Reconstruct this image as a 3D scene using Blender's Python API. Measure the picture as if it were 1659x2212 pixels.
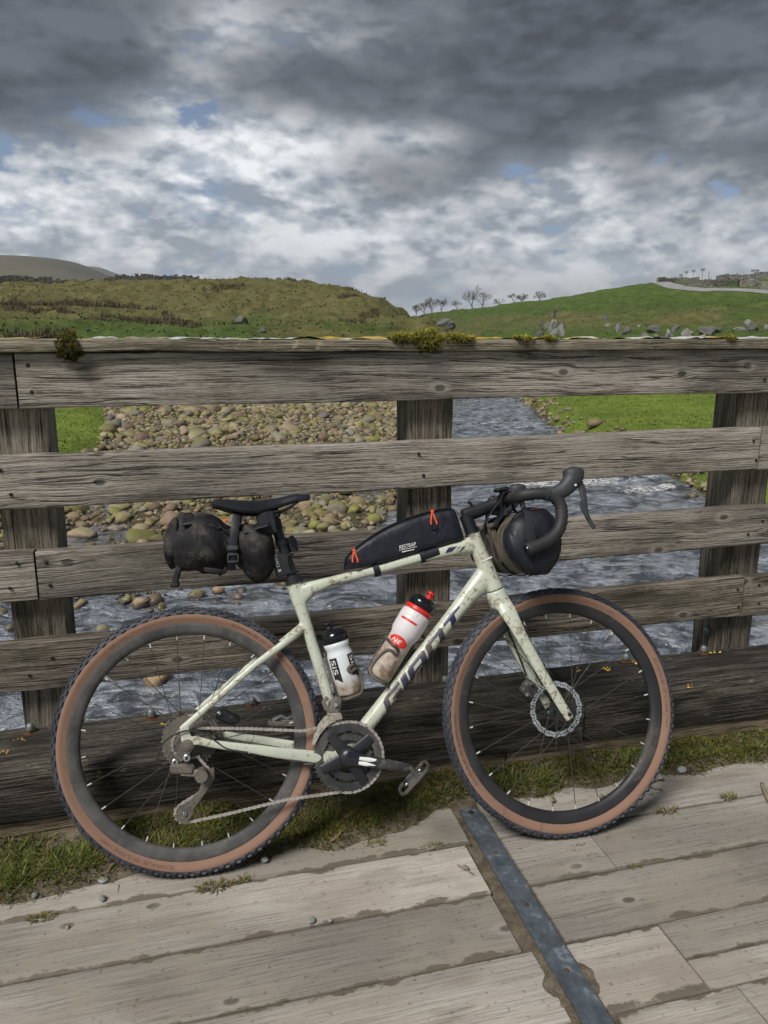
import bpy, bmesh, math, random
import numpy as np
from mathutils import Vector, Matrix

for o in list(bpy.data.objects):
    bpy.data.objects.remove(o)
scene = bpy.context.scene
C = scene.collection
R = math.radians
random.seed(7)
rng = np.random.default_rng(7)

# ------------------------------------------------------------------ camera
CAM = Vector((0.0, -2.2765, 1.3942))
cam_d = bpy.data.cameras.new('camera')
cam_o = bpy.data.objects.new('camera', cam_d)
C.objects.link(cam_o)
cam_o.location = CAM
cam_o.rotation_euler = (R(90 - 12.9516), 0, R(-14.362))
cam_d.sensor_fit = 'VERTICAL'
cam_d.sensor_height = 24.0
cam_d.lens = 1666.95 / 2212 * 24.0
cam_d.clip_start = 0.05
cam_d.clip_end = 20000
scene.camera = cam_o

# ------------------------------------------------------------------ view and sampling
scene.view_settings.view_transform = 'Standard'
scene.view_settings.look = 'None'
scene.view_settings.exposure = 1.45
scene.view_settings.gamma = 1.0
scene.view_settings.use_curve_mapping = False
scene.render.engine = 'CYCLES'
scene.cycles.use_denoising = True
scene.cycles.use_adaptive_sampling = True
scene.cycles.adaptive_threshold = 0.03
scene.cycles.max_bounces = 4
scene.cycles.diffuse_bounces = 2
scene.cycles.glossy_bounces = 2
scene.cycles.transmission_bounces = 4
scene.cycles.volume_bounces = 0
scene.cycles.caustics_reflective = False
scene.cycles.caustics_refractive = False

# ------------------------------------------------------------------ sun
SUN_EL, SUN_AZ = R(52), R(-128)           # azimuth measured from +Y towards +X
sun_d = bpy.data.lights.new('sun', 'SUN')
sun_d.energy = 1.5
sun_d.angle = R(22)
sun_d.color = (1.0, 0.965, 0.92)
sun_o = bpy.data.objects.new('sun', sun_d)
C.objects.link(sun_o)
sv = Vector((math.cos(SUN_EL) * math.sin(SUN_AZ), math.cos(SUN_EL) * math.cos(SUN_AZ), math.sin(SUN_EL)))
sun_o.rotation_euler = sv.to_track_quat('Z', 'Y').to_euler()
sun_o.location = (-8, -6, 20)


# ------------------------------------------------------------------ node helper
class NT:
    def __init__(self, tree):
        self.t = tree
        self.n = tree.nodes
        self.l = tree.links

    def add(self, typ, **kw):
        nd = self.n.new(typ)
        for k, v in kw.items():
            setattr(nd, k, v)
        return nd

    def put(self, nd, idx, val):
        s = nd.inputs[idx]
        if isinstance(val, bpy.types.NodeSocket):
            self.l.new(val, s)
        elif val is not None:
            s.default_value = val

    def math(self, op, a, b=None, c=None, clamp=False):
        nd = self.add('ShaderNodeMath', operation=op, use_clamp=clamp)
        self.put(nd, 0, a)
        if b is not None:
            self.put(nd, 1, b)
        if c is not None:
            self.put(nd, 2, c)
        return nd.outputs[0]

    def vmath(self, op, a, b=None):
        nd = self.add('ShaderNodeVectorMath', operation=op)
        self.put(nd, 0, a)
        if b is not None:
            self.put(nd, 1, b)
        return nd.outputs['Value'] if op in ('LENGTH', 'DOT_PRODUCT', 'DISTANCE') else nd.outputs[0]

    def comb(self, x=0.0, y=0.0, z=0.0):
        nd = self.add('ShaderNodeCombineXYZ')
        for i, v in enumerate((x, y, z)):
            self.put(nd, i, v)
        return nd.outputs[0]

    def sep(self, v):
        nd = self.add('ShaderNodeSeparateXYZ')
        self.put(nd, 0, v)
        return nd.outputs

    def noise(self, vec, scale=5.0, detail=3.0, rough=0.55, dist=0.0, dim='3D', w=None):
        nd = self.add('ShaderNodeTexNoise', noise_dimensions=dim)
        self.put(nd, 'Vector', vec)
        nd.inputs['Scale'].default_value = scale
        nd.inputs['Detail'].default_value = detail
        nd.inputs['Roughness'].default_value = rough
        nd.inputs['Distortion'].default_value = dist
        return nd.outputs[0]

    def voro(self, vec, scale=5.0, feature='F1', dim='3D', rand=1.0):
        nd = self.add('ShaderNodeTexVoronoi', feature=feature, voronoi_dimensions=dim)
        self.put(nd, 'Vector', vec)
        nd.inputs['Scale'].default_value = scale
        nd.inputs['Randomness'].default_value = rand
        return nd.outputs

    def rng(self, v, a, b, c=0.0, d=1.0, smooth=True):
        nd = self.add('ShaderNodeMapRange', interpolation_type='SMOOTHSTEP' if smooth else 'LINEAR', clamp=True)
        self.put(nd, 0, v)
        for i, q in enumerate((a, b, c, d)):
            self.put(nd, i + 1, q)
        return nd.outputs[0]

    def mix(self, f, a, b, mode='MIX'):
        nd = self.add('ShaderNodeMix', data_type='RGBA', blend_type=mode)
        self.put(nd, 0, f)
        self.put(nd, 6, (*a, 1.0) if isinstance(a, tuple) and len(a) == 3 else a)
        self.put(nd, 7, (*b, 1.0) if isinstance(b, tuple) and len(b) == 3 else b)
        return nd.outputs[2]

    def ramp(self, f, stops):
        nd = self.add('ShaderNodeValToRGB')
        e = nd.color_ramp.elements
        while len(e) < len(stops):
            e.new(0.5)
        for i, (p, c) in enumerate(stops):
            e[i].position = p
            e[i].color = (*c, 1.0)
        self.put(nd, 0, f)
        return nd.outputs[0]

    def bump(self, h, strength=0.5, dist=0.01, normal=None):
        nd = self.add('ShaderNodeBump')
        nd.inputs['Strength'].default_value = strength
        nd.inputs['Distance'].default_value = dist
        self.put(nd, 'Height', h)
        if normal is not None:
            self.put(nd, 'Normal', normal)
        return nd.outputs[0]


def new_mat(name):
    m = bpy.data.materials.new(name)
    m.use_nodes = True
    t = NT(m.node_tree)
    bs = m.node_tree.nodes['Principled BSDF']
    return m, t, bs


# ------------------------------------------------------------------ sky: blue air behind layered broken cloud
world = bpy.data.worlds.new('World')
scene.world = world
world.use_nodes = True
wt = NT(world.node_tree)
bg = world.node_tree.nodes['Background']
sky = wt.add('ShaderNodeTexSky', sky_type='NISHITA', sun_disc=False)
sky.sun_elevation = SUN_EL
sky.sun_rotation = SUN_AZ
sky.altitude = 250
sky.air_density = 1.0
sky.dust_density = 0.6
SKYN = 0.105                              # background strength
gen = wt.add('ShaderNodeTexCoord').outputs['Generated']
dx, dy, dz = wt.sep(gen)[:3]
az = wt.math('ARCTAN2', dx, dy)           # radians from +Y towards +X
el = wt.math('ARCSINE', wt.math('MINIMUM', wt.math('MAXIMUM', dz, -1.0), 1.0))
den = wt.math('ADD', wt.math('MULTIPLY', wt.math('MAXIMUM', dz, 0.0), 0.8), 0.70)
pl = wt.comb(wt.math('DIVIDE', dx, den), wt.math('DIVIDE', dy, den), wt.math('MULTIPLY', dz, 1.75))
big = wt.noise(wt.vmath('ADD', pl, (3.7, 1.9, 0.0)), 2.9, 3, 0.5)              # heavy cloud masses
mid = wt.noise(wt.vmath('ADD', pl, (11.0, 4.2, 0.0)), 6.5, 6, 0.52)            # billows
fine = wt.noise(wt.vmath('ADD', pl, (2.0, 9.0, 3.0)), 17.0, 5, 0.52)           # torn edges
mid_u = wt.noise(wt.vmath('ADD', pl, (11.0, 4.2, 0.045)), 6.5, 6, 0.52)        # the same a little higher: tops catch the light
fine_u = wt.noise(wt.vmath('ADD', pl, (2.0, 9.0, 3.018)), 17.0, 5, 0.52)


def blob(a0, e0, ra, re, soft=1.0):
    """soft elliptical cloud mass round one direction (degrees)"""
    qa = wt.math('DIVIDE', wt.math('SUBTRACT', az, R(a0)), R(ra))
    qe = wt.math('DIVIDE', wt.math('SUBTRACT', el, R(e0)), R(re))
    q = wt.math('ADD', wt.math('MULTIPLY', qa, qa), wt.math('MULTIPLY', qe, qe))
    return wt.math('POWER', 2.718, wt.math('MULTIPLY', q, -soft))


# heavy dark deck of cloud that closes in from about ten degrees up, ragged lower edge
heavy = wt.math('ADD', wt.math('MULTIPLY', wt.rng(el, R(5), R(21)), 1.14), wt.math('MULTIPLY', wt.math('SUBTRACT', big, 0.5), 1.9))
heavy = wt.math('ADD', heavy, wt.math('MULTIPLY', wt.math('SUBTRACT', mid, 0.5), 1.6))
heavy = wt.math('ADD', heavy, wt.math('MULTIPLY', wt.math('SUBTRACT', fine, 0.5), 0.45))
for a0, e0, ra, re, k in ((-12, 16, 8, 5.0, 0.70), (18, 10.2, 6, 2.4, 0.42), (37, 11, 10, 6.0, 0.50), (10, 16.0, 6, 1.6, 0.30), (26, 16, 8, 4, .28),
                          (1, 11.5, 8, 3.8, -0.62), (6, 19.4, 4.5, 2.0, -0.34), (17, 12.9, 5, 1.2, -0.34), (27.5, 8.0, 2.6, 3.2, -0.50), (-9, 7.5, 7, 3.0, -0.5), (10, 5.5, 10, 3, -.3), (14, 1.5, 34, 3.4, -0.45), (37, 14, 2.5, 2, -.22)):
    heavy = wt.math('ADD', heavy, wt.math('MULTIPLY', blob(a0, e0, ra, re), k))
heavy = wt.rng(heavy, -0.10, 1.12)


def billow(v, k):
    return wt.rng(wt.math('ABSOLUTE', wt.math('SUBTRACT', v, 0.5)), 0.0, k)


edge = wt.math('ADD', wt.math('MULTIPLY', mid, 0.55), wt.math('MULTIPLY', fine, 0.45))
puff = wt.math('ADD', wt.math('MULTIPLY', billow(mid, .20), 0.45), wt.math('MULTIPLY', billow(fine, .20), 0.55))
emb = wt.math('ADD', wt.math('MULTIPLY', wt.math('SUBTRACT', mid, mid_u), 2.6), wt.math('MULTIPLY', wt.math('SUBTRACT', fine, fine_u), 1.7))
lit = wt.math('ADD', wt.math('MULTIPLY', wt.rng(edge, 0.38, 0.62), 0.55), wt.math('MULTIPLY', puff, 0.27))
lit = wt.math('ADD', lit, wt.math('ADD', emb, 0.06), clamp=True)
light_c = wt.mix(lit, (0.118, 0.138, 0.164), (0.42, 0.43, 0.44))
dark_c = wt.mix(wt.math('ADD', 0.16, wt.math('MULTIPLY', lit, 0.62)), (0.0080, 0.0100, 0.0138), (0.054, 0.064, 0.078))
cloud = wt.mix(heavy, light_c, dark_c)
cloud = wt.mix(wt.rng(el, R(-1), R(9), 0.42, 0.0), cloud, (0.335, 0.352, 0.372))
gap = wt.math('MULTIPLY', wt.rng(edge, 0.43, 0.38), wt.rng(heavy, 0.55, 0.25))
for a0, e0, ra, re, k in ((-4.6, 13.2, 2.6, 1.3, 1.0), (1.8, 9.4, 1.6, 1.7, 0.95), (-11, 7.4, 2.8, 0.9, 0.95), (5.5, 7.6, 1.6, 0.9, .8), (12.5, 4.4, 3, .8, .8), (29, 4.0, 3, .9, .8), (20, 2.5, 6, .7, .5)):
    b2 = wt.math('MULTIPLY', blob(a0, e0, ra, re), wt.rng(edge, 0.58, 0.47))
    gap = wt.math('MAXIMUM', gap, wt.math('MULTIPLY', b2, k))
blue = wt.vmath('MULTIPLY', sky.outputs[0], (SKYN * 0.20, SKYN * 0.22, SKYN * 0.26))
blue = wt.mix(wt.rng(el, R(-2), R(14), 0.75, 0.15), blue, (0.150, 0.215, 0.31))
final = wt.mix(wt.math('MULTIPLY', gap, 0.92), cloud, blue)
final = wt.mix(wt.rng(el, R(-0.5), R(-6)), final, (0.06, 0.066, 0.065))
wt.l.new(wt.vmath('DIVIDE', final, (SKYN, SKYN, SKYN)), bg.inputs[0])
bg.inputs[1].default_value = SKYN
world.cycles.sampling_method = 'MANUAL'
world.cycles.sample_map_resolution = 256


# ------------------------------------------------------------------ mesh helpers
def link_mesh(name, verts, faces, mat, parent=None, smooth=False, loc=None, rot=None, mats=None, midx=None, cols=None):
    me = bpy.data.meshes.new(name)
    if isinstance(verts, np.ndarray):
        verts = verts.tolist()
    me.from_pydata(verts, [], faces if isinstance(faces, list) else faces.tolist())
    if mats:
        for m in mats:
            me.materials.append(m)
        if midx is not None:
            me.polygons.foreach_set('material_index', midx)
    elif mat is not None:
        me.materials.append(mat)
    if smooth:
        me.polygons.foreach_set('use_smooth', [True] * len(me.polygons))
    if cols is not None:
        a = me.color_attributes.new('tint', 'FLOAT_COLOR', 'POINT')
        cc = np.ones((len(me.vertices), 4), np.float32)
        cc[:, :3] = cols
        a.data.foreach_set('color', cc.ravel())
    me.update()
    o = bpy.data.objects.new(name, me)
    C.objects.link(o)
    if parent is not None:
        o.parent = parent
    if loc is not None:
        o.location = loc
    if rot is not None:
        o.rotation_euler = rot
    return o


def tag(o, label=None, cat=None, group=None, kind=None):
    if label:
        o['label'] = label
    if cat:
        o['category'] = cat
    if group:
        o['group'] = group
    if kind:
        o['kind'] = kind
    return o


def empty(name, loc=(0, 0, 0), rot=(0, 0, 0), **kw):
    o = bpy.data.objects.new(name, None)
    o.empty_display_size = 0.1
    C.objects.link(o)
    o.location = loc
    o.rotation_euler = rot
    return tag(o, **kw)


class MB:
    """collects faces (with a material slot each) for ONE mesh object"""

    def __init__(self):
        self.v, self.f, self.m = [], [], []

    def add(self, vf, mi=0, xf=None):
        vs, fs = vf
        b = len(self.v)
        for p in vs:
            self.v.append(tuple(xf(p)) if xf else tuple(p))
        for f in fs:
            self.f.append([b + i for i in f])
            self.m.append(mi)
        return self

    def build(self, name, mats, parent=None, smooth=True, off=(0, 0, 0), loc=None, rot=None):
        if not isinstance(mats, (list, tuple)):
            mats = [mats]
        vs = [(p[0] - off[0], p[1] - off[1], p[2] - off[2]) for p in self.v]
        o = link_mesh(name, vs, self.f, None, parent, smooth, loc, rot, mats=mats, midx=self.m)
        if smooth:
            try:
                o.data.set_sharp_from_angle(angle=R(38))
            except Exception:
                pass
        return o


def box(c, s, bev=0.0, rot=None):
    """box with chamfered edges; c centre, s full size, rot optional Matrix"""
    hx, hy, hz = s[0] / 2, s[1] / 2, s[2] / 2
    b = min(bev, hx * .9, hy * .9, hz * .9)
    bm = bmesh.new()
    bmesh.ops.create_cube(bm, size=1.0)
    for v in bm.verts:
        v.co = Vector((v.co.x * s[0], v.co.y * s[1], v.co.z * s[2]))
    if b > 0:
        bmesh.ops.bevel(bm, geom=bm.edges[:], offset=b, segments=1, affect='EDGES', profile=0.5)
    out = []
    for v in bm.verts:
        p = v.co.copy()
        if rot is not None:
            p = rot @ p
        out.append((p.x + c[0], p.y + c[1], p.z + c[2]))
    bm.verts.index_update()
    fs = [[v.index for v in f.verts] for f in bm.faces]
    bm.free()
    return out, fs


def tube(path, rad, seg=10, caps=True, ref=None, closed=False, sup=1.0):
    """swept tube; rad = number, list of numbers or list of (ra, rb); ra lies along ref; sup<1 squares the section"""
    P = [Vector(p) for p in path]
    n = len(P)
    if not isinstance(rad, (list, tuple)):
        rad = [rad] * n
    vs, fs = [], []
    T = []
    for i in range(n):
        if closed:
            t = P[(i + 1) % n] - P[i - 1]
        else:
            t = P[min(i + 1, n - 1)] - P[max(i - 1, 0)]
        T.append(t.normalized())
    if ref is None:
        a = Vector((0, 0, 1)) if abs(T[0].z) < .9 else Vector((1, 0, 0))
        N = (a - T[0] * a.dot(T[0])).normalized()
    for i in range(n):
        if ref is not None:
            rf = Vector(ref)
            N = (rf - T[i] * rf.dot(T[i])).normalized()
        else:
            N = (N - T[i] * N.dot(T[i])).normalized()
        B = T[i].cross(N)
        ra, rb = rad[i] if isinstance(rad[i], (list, tuple)) else (rad[i], rad[i])
        for k in range(seg):
            a = 2 * math.pi * k / seg
            ca, sa = math.cos(a), math.sin(a)
            if sup != 1.0:
                ca = math.copysign(abs(ca) ** sup, ca)
                sa = math.copysign(abs(sa) ** sup, sa)
            vs.append(tuple(P[i] + N * (ra * ca) + B * (rb * sa)))
    m = n if closed else n - 1
    for i in range(m):
        j = (i + 1) % n
        for k in range(seg):
            l = (k + 1) % seg
            fs.append([i * seg + k, i * seg + l, j * seg + l, j * seg + k])
    if caps and not closed:
        fs.append([k for k in range(seg)][::-1])
        fs.append([(n - 1) * seg + k for k in range(seg)])
    return vs, fs


def smooth_path(pts, sub=6):
    """Catmull-Rom through points (any dimension)"""
    P = [np.array(p, float) for p in pts]
    P = [2 * P[0] - P[1]] + P + [2 * P[-1] - P[-2]]
    out = []
    for i in range(1, len(P) - 2):
        for k in range(sub):
            t = k / sub
            a, b, c, d = P[i - 1], P[i], P[i + 1], P[i + 2]
            out.append(.5 * ((2 * b) + (c - a) * t + (2 * a - 5 * b + 4 * c - d) * t * t + (3 * b - a - 3 * c + d) * t ** 3))
    out.append(P[-2])
    return [tuple(float(q) for q in p) for p in out]


def lathe(prof, c, axis, ref, seg=20, caps=True):
    """prof = [(s, r)...] along axis from c"""
    A = Vector(axis).normalized()
    path = [Vector(c) + A * s for s, r in prof]
    rf = Vector(ref)
    N = (rf - A * rf.dot(A)).normalized()
    B = A.cross(N)
    vs, fs = [], []
    for (s, r), p in zip(prof, path):
        for k in range(seg):
            a = 2 * math.pi * k / seg
            vs.append(tuple(p + N * (r * math.cos(a)) + B * (r * math.sin(a))))
    for i in range(len(prof) - 1):
        for k in range(seg):
            l = (k + 1) % seg
            fs.append([i * seg + k, i * seg + l, (i + 1) * seg + l, (i + 1) * seg + k])
    if caps:
        fs.append([k for k in range(seg)][::-1])
        fs.append([(len(prof) - 1) * seg + k for k in range(seg)])
    return vs, fs


def prism(poly, depth, to3):
    """flat polygon extruded; to3(a, b, d) maps to 3-D, d = +-depth/2"""
    n = len(poly)
    vs = [to3(a, b, depth / 2) for a, b in poly] + [to3(a, b, -depth / 2) for a, b in poly]
    fs = [list(range(n)), list(range(n, 2 * n))[::-1]]
    for i in range(n):
        j = (i + 1) % n
        fs.append([i, n + i, n + j, j])
    return vs, fs


def text_mesh(txt, size=1.0, shear=0.0, cuts=0):
    """2-D triangles of a line of text, left edge at x=0, baseline y=0; optional cuts across its length"""
    cu = bpy.data.curves.new('t', 'FONT')
    cu.body = txt
    cu.size = size
    cu.shear = shear
    ob = bpy.data.objects.new('t', cu)
    C.objects.link(ob)
    dg = bpy.context.evaluated_depsgraph_get()
    me = ob.evaluated_get(dg).to_mesh()
    bm = bmesh.new()
    bm.from_mesh(me)
    ob.evaluated_get(dg).to_mesh_clear()
    bpy.data.objects.remove(ob)
    bpy.data.curves.remove(cu)
    xs = [v.co.x for v in bm.verts]
    x0, x1 = min(xs), max(xs)
    if cuts:
        for i in range(1, cuts):
            g = bm.verts[:] + bm.edges[:] + bm.faces[:]
            bmesh.ops.bisect_plane(bm, geom=g, plane_co=(x0 + (x1 - x0) * i / cuts, 0, 0), plane_no=(1, 0, 0))
    bm.verts.index_update()
    vs = [(v.co.x - x0, v.co.y) for v in bm.verts]
    fs = [[v.index for v in f.verts] for f in bm.faces]
    bm.free()
    return vs, fs, x1 - x0


# ------------------------------------------------------------------ value noise for shapes
def _hash(ix, iy, seed):
    n = (ix.astype(np.int64) * 374761393 + iy.astype(np.int64) * 668265263 + seed * 974711) & 0x7fffffff
    n = ((n ^ (n >> 13)) * 1274126177) & 0x7fffffff
    return ((n ^ (n >> 16)) & 0xffff) / 65535.0


def vnoise(x, y, seed=0):
    x = np.asarray(x, float)
    y = np.asarray(y, float)
    ix, iy = np.floor(x), np.floor(y)
    fx, fy = x - ix, y - iy
    fx = fx * fx * fx * (fx * (fx * 6 - 15) + 10)
    fy = fy * fy * fy * (fy * (fy * 6 - 15) + 10)
    a, b = _hash(ix, iy, seed), _hash(ix + 1, iy, seed)
    c, d = _hash(ix, iy + 1, seed), _hash(ix + 1, iy + 1, seed)
    return (a + (b - a) * fx) * (1 - fy) + (c + (d - c) * fx) * fy - 0.5


def fbm(x, y, seed=0, octv=4, gain=0.5):
    s, a = 0, 1.0
    for k in range(octv):
        s = s + a * vnoise(x * 2 ** k + 17.3 * k, y * 2 ** k - 9.1 * k, seed + k)
        a *= gain
    return s


def sstep(x, a, b):
    t = np.clip((x - a) / (b - a), 0, 1)
    return t * t * (3 - 2 * t)

# ================================================================== TERRAIN (survey points, river corridor)
#TERRAIN-BEGIN
SURVEY = np.array([
    (-3, 37, -1.4), (-4, 24, -1.45), (-5, 12, -1.25), (-9, 4, -.9), (-15, 20, -.8), (-16, 40, -.5), (-5, 48, -.5), (9, 52, -.6),
    (0, 60, 1.0), (-20, 57, 1.2), (12, 58, .5), (21, 60, -.2), (-25, 90, 4.9), (0, 92, 5.0), (14, 88, 4.5), (20, 76, 2.6),
    (-45, 90, 5), (-50, 128, 8), (-25, 125, 8.3), (1, 128, 9.2), (19, 106, 7.7), (22, 85, 4.9), (23, 74, 3.4), (23.6, 64.5, 1.6), (25.5, 69, 1.1), (20.8, 95.5, 6.5),
    (30, 72, -.4), (30, 86, .6), (32, 100, .9), (35, 125, 1.4), (44, 150, 2.2), (-25, 180, 8.5), (0, 180, 8.8), (25, 150, 8), (40, 185, 4.2),
    (45, 87, 1.0), (47, 56, .7), (36, 52, -.6), (62, 122, 4.6), (50, 130, 2.0), (94, 163, 10.8), (79, 181, 8.8), (64, 208, 5.6), (100, 147, 12.0), (96, 113, 8.0),
    (70, 95, 4.6), (75, 72, 4.2), (78, 140, 7.8), (60, 165, 4.6), (116, 200, 11), (84, 245, 6), (140, 165, 14.2), (140, 110, 11.5), (118, 138, 11.3), (112, 112, 9.5),
    (60, 38, .8), (36, 34, -.7), (24, 20, -1.05), (40, 10, -.4), (24, 29, -1.0), (19, 30, -1.3), (14.6, 20, -1.5), (14, 8, -1.3), (20, -10, -.8),
    (-12, -15, -.8), (-30, -30, 0), (40, -40, 0), (-70, 20, 1), (-80, 70, 4), (120, 40, 5), (-120, 150, 10), (-200, 250, 13), (-300, 0, 6), (300, 0, 8), (260, 260, 16),
    (0, -150, 1), (0, 420, 10), (-200, -200, 2), (200, -200, 3), (0, 1000, 12), (150, 400, 9), (-100, 300, 11)], float)


def _tps(r2):
    return np.where(r2 > 1e-9, 0.5 * r2 * np.log(np.maximum(r2, 1e-9)), 0.0)


_n = len(SURVEY)
_d2 = ((SURVEY[:, None, :2] - SURVEY[None, :, :2]) ** 2).sum(-1)
_A = np.zeros((_n + 3, _n + 3))
_A[:_n, :_n] = _tps(_d2) + np.eye(_n) * 2.0
_A[:_n, _n:] = np.c_[np.ones(_n), SURVEY[:, :2]]
_A[_n:, :_n] = _A[:_n, _n:].T
_W = np.linalg.solve(_A, np.r_[SURVEY[:, 2], 0, 0, 0])


def banks(x, y):
    far = np.clip((np.hypot(x - 20, y - 60) - 320) / 400, 0, 1)
    xx, yy = x, y
    z = _W[_n] + _W[_n + 1] * xx + _W[_n + 2] * yy
    for i in range(_n):
        z = z + _W[i] * _tps((xx - SURVEY[i, 0]) ** 2 + (yy - SURVEY[i, 1]) ** 2)
    return z * (1 - far) + 8.0 * far


YK = np.array([-400, -60, -10, 5, 9.0, 10.2, 12, 14.3, 23, 25, 31, 37, 45, 55, 80, 130, 250, 900])
XR = np.array([12, 12, 10, 10.4, 10.8, 10.9, 11.0, 11.6, 12.9, 13.6, 15.9, 17.8, 22, 28.5, 39, 50, 64, 64])
XL = np.array([-8, -8, -7, -6, -4.6, -4.2, -3.7, -2.6, -2.2, -2.4, -3.0, -3.6, 6, 22, 34.5, 47, 61, 61])
CL = np.array([-8, -8, -7, -6.5, -1.5, 3.0, 4.0, 4.9, 7.6, 8.4, 11.0, 13.4, 17.0, 23, 34.5, 47, 61, 61])
WATER = -2.1


LANE = [(101, 152), (98.0, 146.5), (95.4, 141.5), (93.6, 136.6), (92.0, 131.4), (91.5, 127.2), (92.3, 124.4), (94.6, 122.8), (97.2, 121.2), (99.4, 119.2), (100.9, 116.4), (102, 112), (102.5, 104), (101, 96)]


def height(x, y):
    x = np.asarray(x, float)
    y = np.asarray(y, float)
    wob = fbm(x * .35, y * .35, 11, 3) * 1.1 + fbm(x * 1.3, y * 1.3, 12, 2) * .35
    b = banks(x, y)
    hill = sstep(b, -.4, 2.5)
    b = b + fbm(x * .045, y * .045, 21, 3) * np.where(x < 30, .55, 1.3) * hill
    b0 = b
    b = b + fbm(x * .16, y * .16, 31, 4) * (.18 + .55 * hill) + fbm(x * .8, y * .8, 41, 3) * (.10 + .16 * hill)
    # sheep tracks stepping across the slopes
    b = b + .16 * hill * np.sin(b * 5.2 + fbm(x * .07, y * .07, 51, 2) * 7)
    rdist = np.full(x.shape, 99.0)
    for (ax, ay), (bx_, by_) in zip(LANE[:-1], LANE[1:]):
        ex, ey = bx_ - ax, by_ - ay
        q = np.clip(((x - ax) * ex + (y - ay) * ey) / (ex * ex + ey * ey), 0, 1)
        rdist = np.minimum(rdist, np.hypot(x - ax - q * ex, y - ay - q * ey))
    b = b0 + (b - b0) * sstep(rdist, 2.2, 5.0)
    xr, xl, cl = np.interp(y, YK, XR), np.interp(y, YK, XL), np.interp(y, YK, CL)
    bar = np.interp(y, [-20, 5, 8.5, 10, 12, 14, 20, 28, 37, 60], [-2.6, -2.42, -2.20, -2.08, -2.02, -2.00, -1.88, -1.72, -1.62, -1.5])
    bar = bar + fbm(x * .6, y * .5, 61, 3) * (.20 + .13 * np.exp(-((y - 12.5) / 3.5) ** 2))
    inch = sstep(x + wob * .8, cl - .7, cl + .6)
    floor = bar * (1 - inch) + (-2.6 + fbm(x * .7, y * .7, 71, 2) * .2) * inch
    t = np.maximum(sstep(x + wob * .45, xr - .35, xr + .75), 1 - sstep(x + wob * .45, xl - .75, xl + .3))
    return floor * (1 - t) + np.maximum(b, -1.72) * t


#TERRAIN-END
def axis(parts):
    a = np.concatenate([np.arange(s, e, d) for s, e, d in parts])
    return a


GX = np.concatenate([-np.geomspace(62, 2900, 20)[::-1], axis([(-60, -8, .65), (-8, 30, .24), (30, 152, .62)]), np.geomspace(153, 2900, 18)])
GY = np.concatenate([-np.geomspace(6, 1700, 22)[::-1], axis([(-5, 2, .6), (2, 42, .22), (42, 150, .55), (150, 262, 1.1)]), np.geomspace(264, 4100, 24)])
gx, gy = np.meshgrid(GX, GY)
gz = height(gx.ravel(), gy.ravel())
nx, ny = len(GX), len(GY)
ii = np.arange((nx) * (ny)).reshape(ny, nx)
gf = np.stack([ii[:-1, :-1], ii[:-1, 1:], ii[1:, 1:], ii[1:, :-1]], -1).reshape(-1, 4)


def mat_ground():
    m, t, bs = new_mat('pasture')
    geo = t.add('ShaderNodeNewGeometry')
    pos = geo.outputs['Position']
    x, y, z = t.sep(pos)[:3]
    n1 = t.noise(pos, .11, 6, .6)
    n2 = t.noise(pos, .9, 6, .65)
    n3 = t.noise(t.vmath('MULTIPLY', pos, (1.0, 1.0, 2.5)), 5.5, 5, .7)
    attr = t.add('ShaderNodeAttribute', attribute_name='tint')
    ar, ag, ab = t.add('ShaderNodeSeparateColor'), None, None
    t.l.new(attr.outputs['Color'], ar.inputs[0])
    straw, rock, lush = ar.outputs[0], ar.outputs[1], ar.outputs[2]
    green = t.ramp(t.math('ADD', t.math('MULTIPLY', n2, .55), t.math('MULTIPLY', n3, .45)),
                   [(.3, (.028, .044, .010)), (.5, (.068, .102, .022)), (.66, (.112, .158, .035)), (.82, (.15, .17, .06))])
    green = t.mix(t.math('MULTIPLY', lush, .65), green, t.ramp(t.math('ADD', t.math('MULTIPLY', n2, .5), t.math('MULTIPLY', n3, .5)), [(.3, (.10, .15, .02)), (.5, (.18, .25, .035)), (.72, (.26, .30, .07))]))
    dull = t.ramp(t.math('ADD', t.math('MULTIPLY', n2, .5), t.math('MULTIPLY', n3, .5)),
                  [(.3, (.050, .046, .017)), (.5, (.125, .112, .042)), (.68, (.195, .175, .076)), (.85, (.26, .225, .11))])
    n4 = t.noise(pos, .34, 5, .6)
    kk = t.math('ADD', .58, t.math('MULTIPLY', n4, .84))
    green = t.vmath('MULTIPLY', green, t.comb(kk, kk, kk))
    dull = t.vmath('MULTIPLY', dull, t.comb(kk, kk, kk))
    sm = t.rng(t.math('ADD', straw, t.math('MULTIPLY', t.math('SUBTRACT', n1, .5), 1.3)), .3, .7)
    sm2 = t.math('MULTIPLY', sm, t.rng(n2, .25, .6, .55, 1.0))
    col = t.mix(sm2, green, dull)
    stone = t.ramp(n3, [(.3, (.035, .030, .020)), (.5, (.10, .085, .055)), (.7, (.19, .165, .11))])
    rk = t.rng(t.math('ADD', rock, t.math('MULTIPLY', t.math('SUBTRACT', n2, .5), .5)), .4, .6)
    col = t.mix(rk, col, stone)
    t.l.new(col, bs.inputs['Base Color'])
    bs.inputs['Roughness'].default_value = .95
    bs.inputs['Specular IOR Level'].default_value = .15
    h = t.math('ADD', t.math('MULTIPLY', n4, 1.3), t.math('ADD', t.math('MULTIPLY', n2, .55), t.math('MULTIPLY', n3, .22)))
    t.l.new(t.bump(h, .9, .5), bs.inputs['Normal'])
    return m


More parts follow.
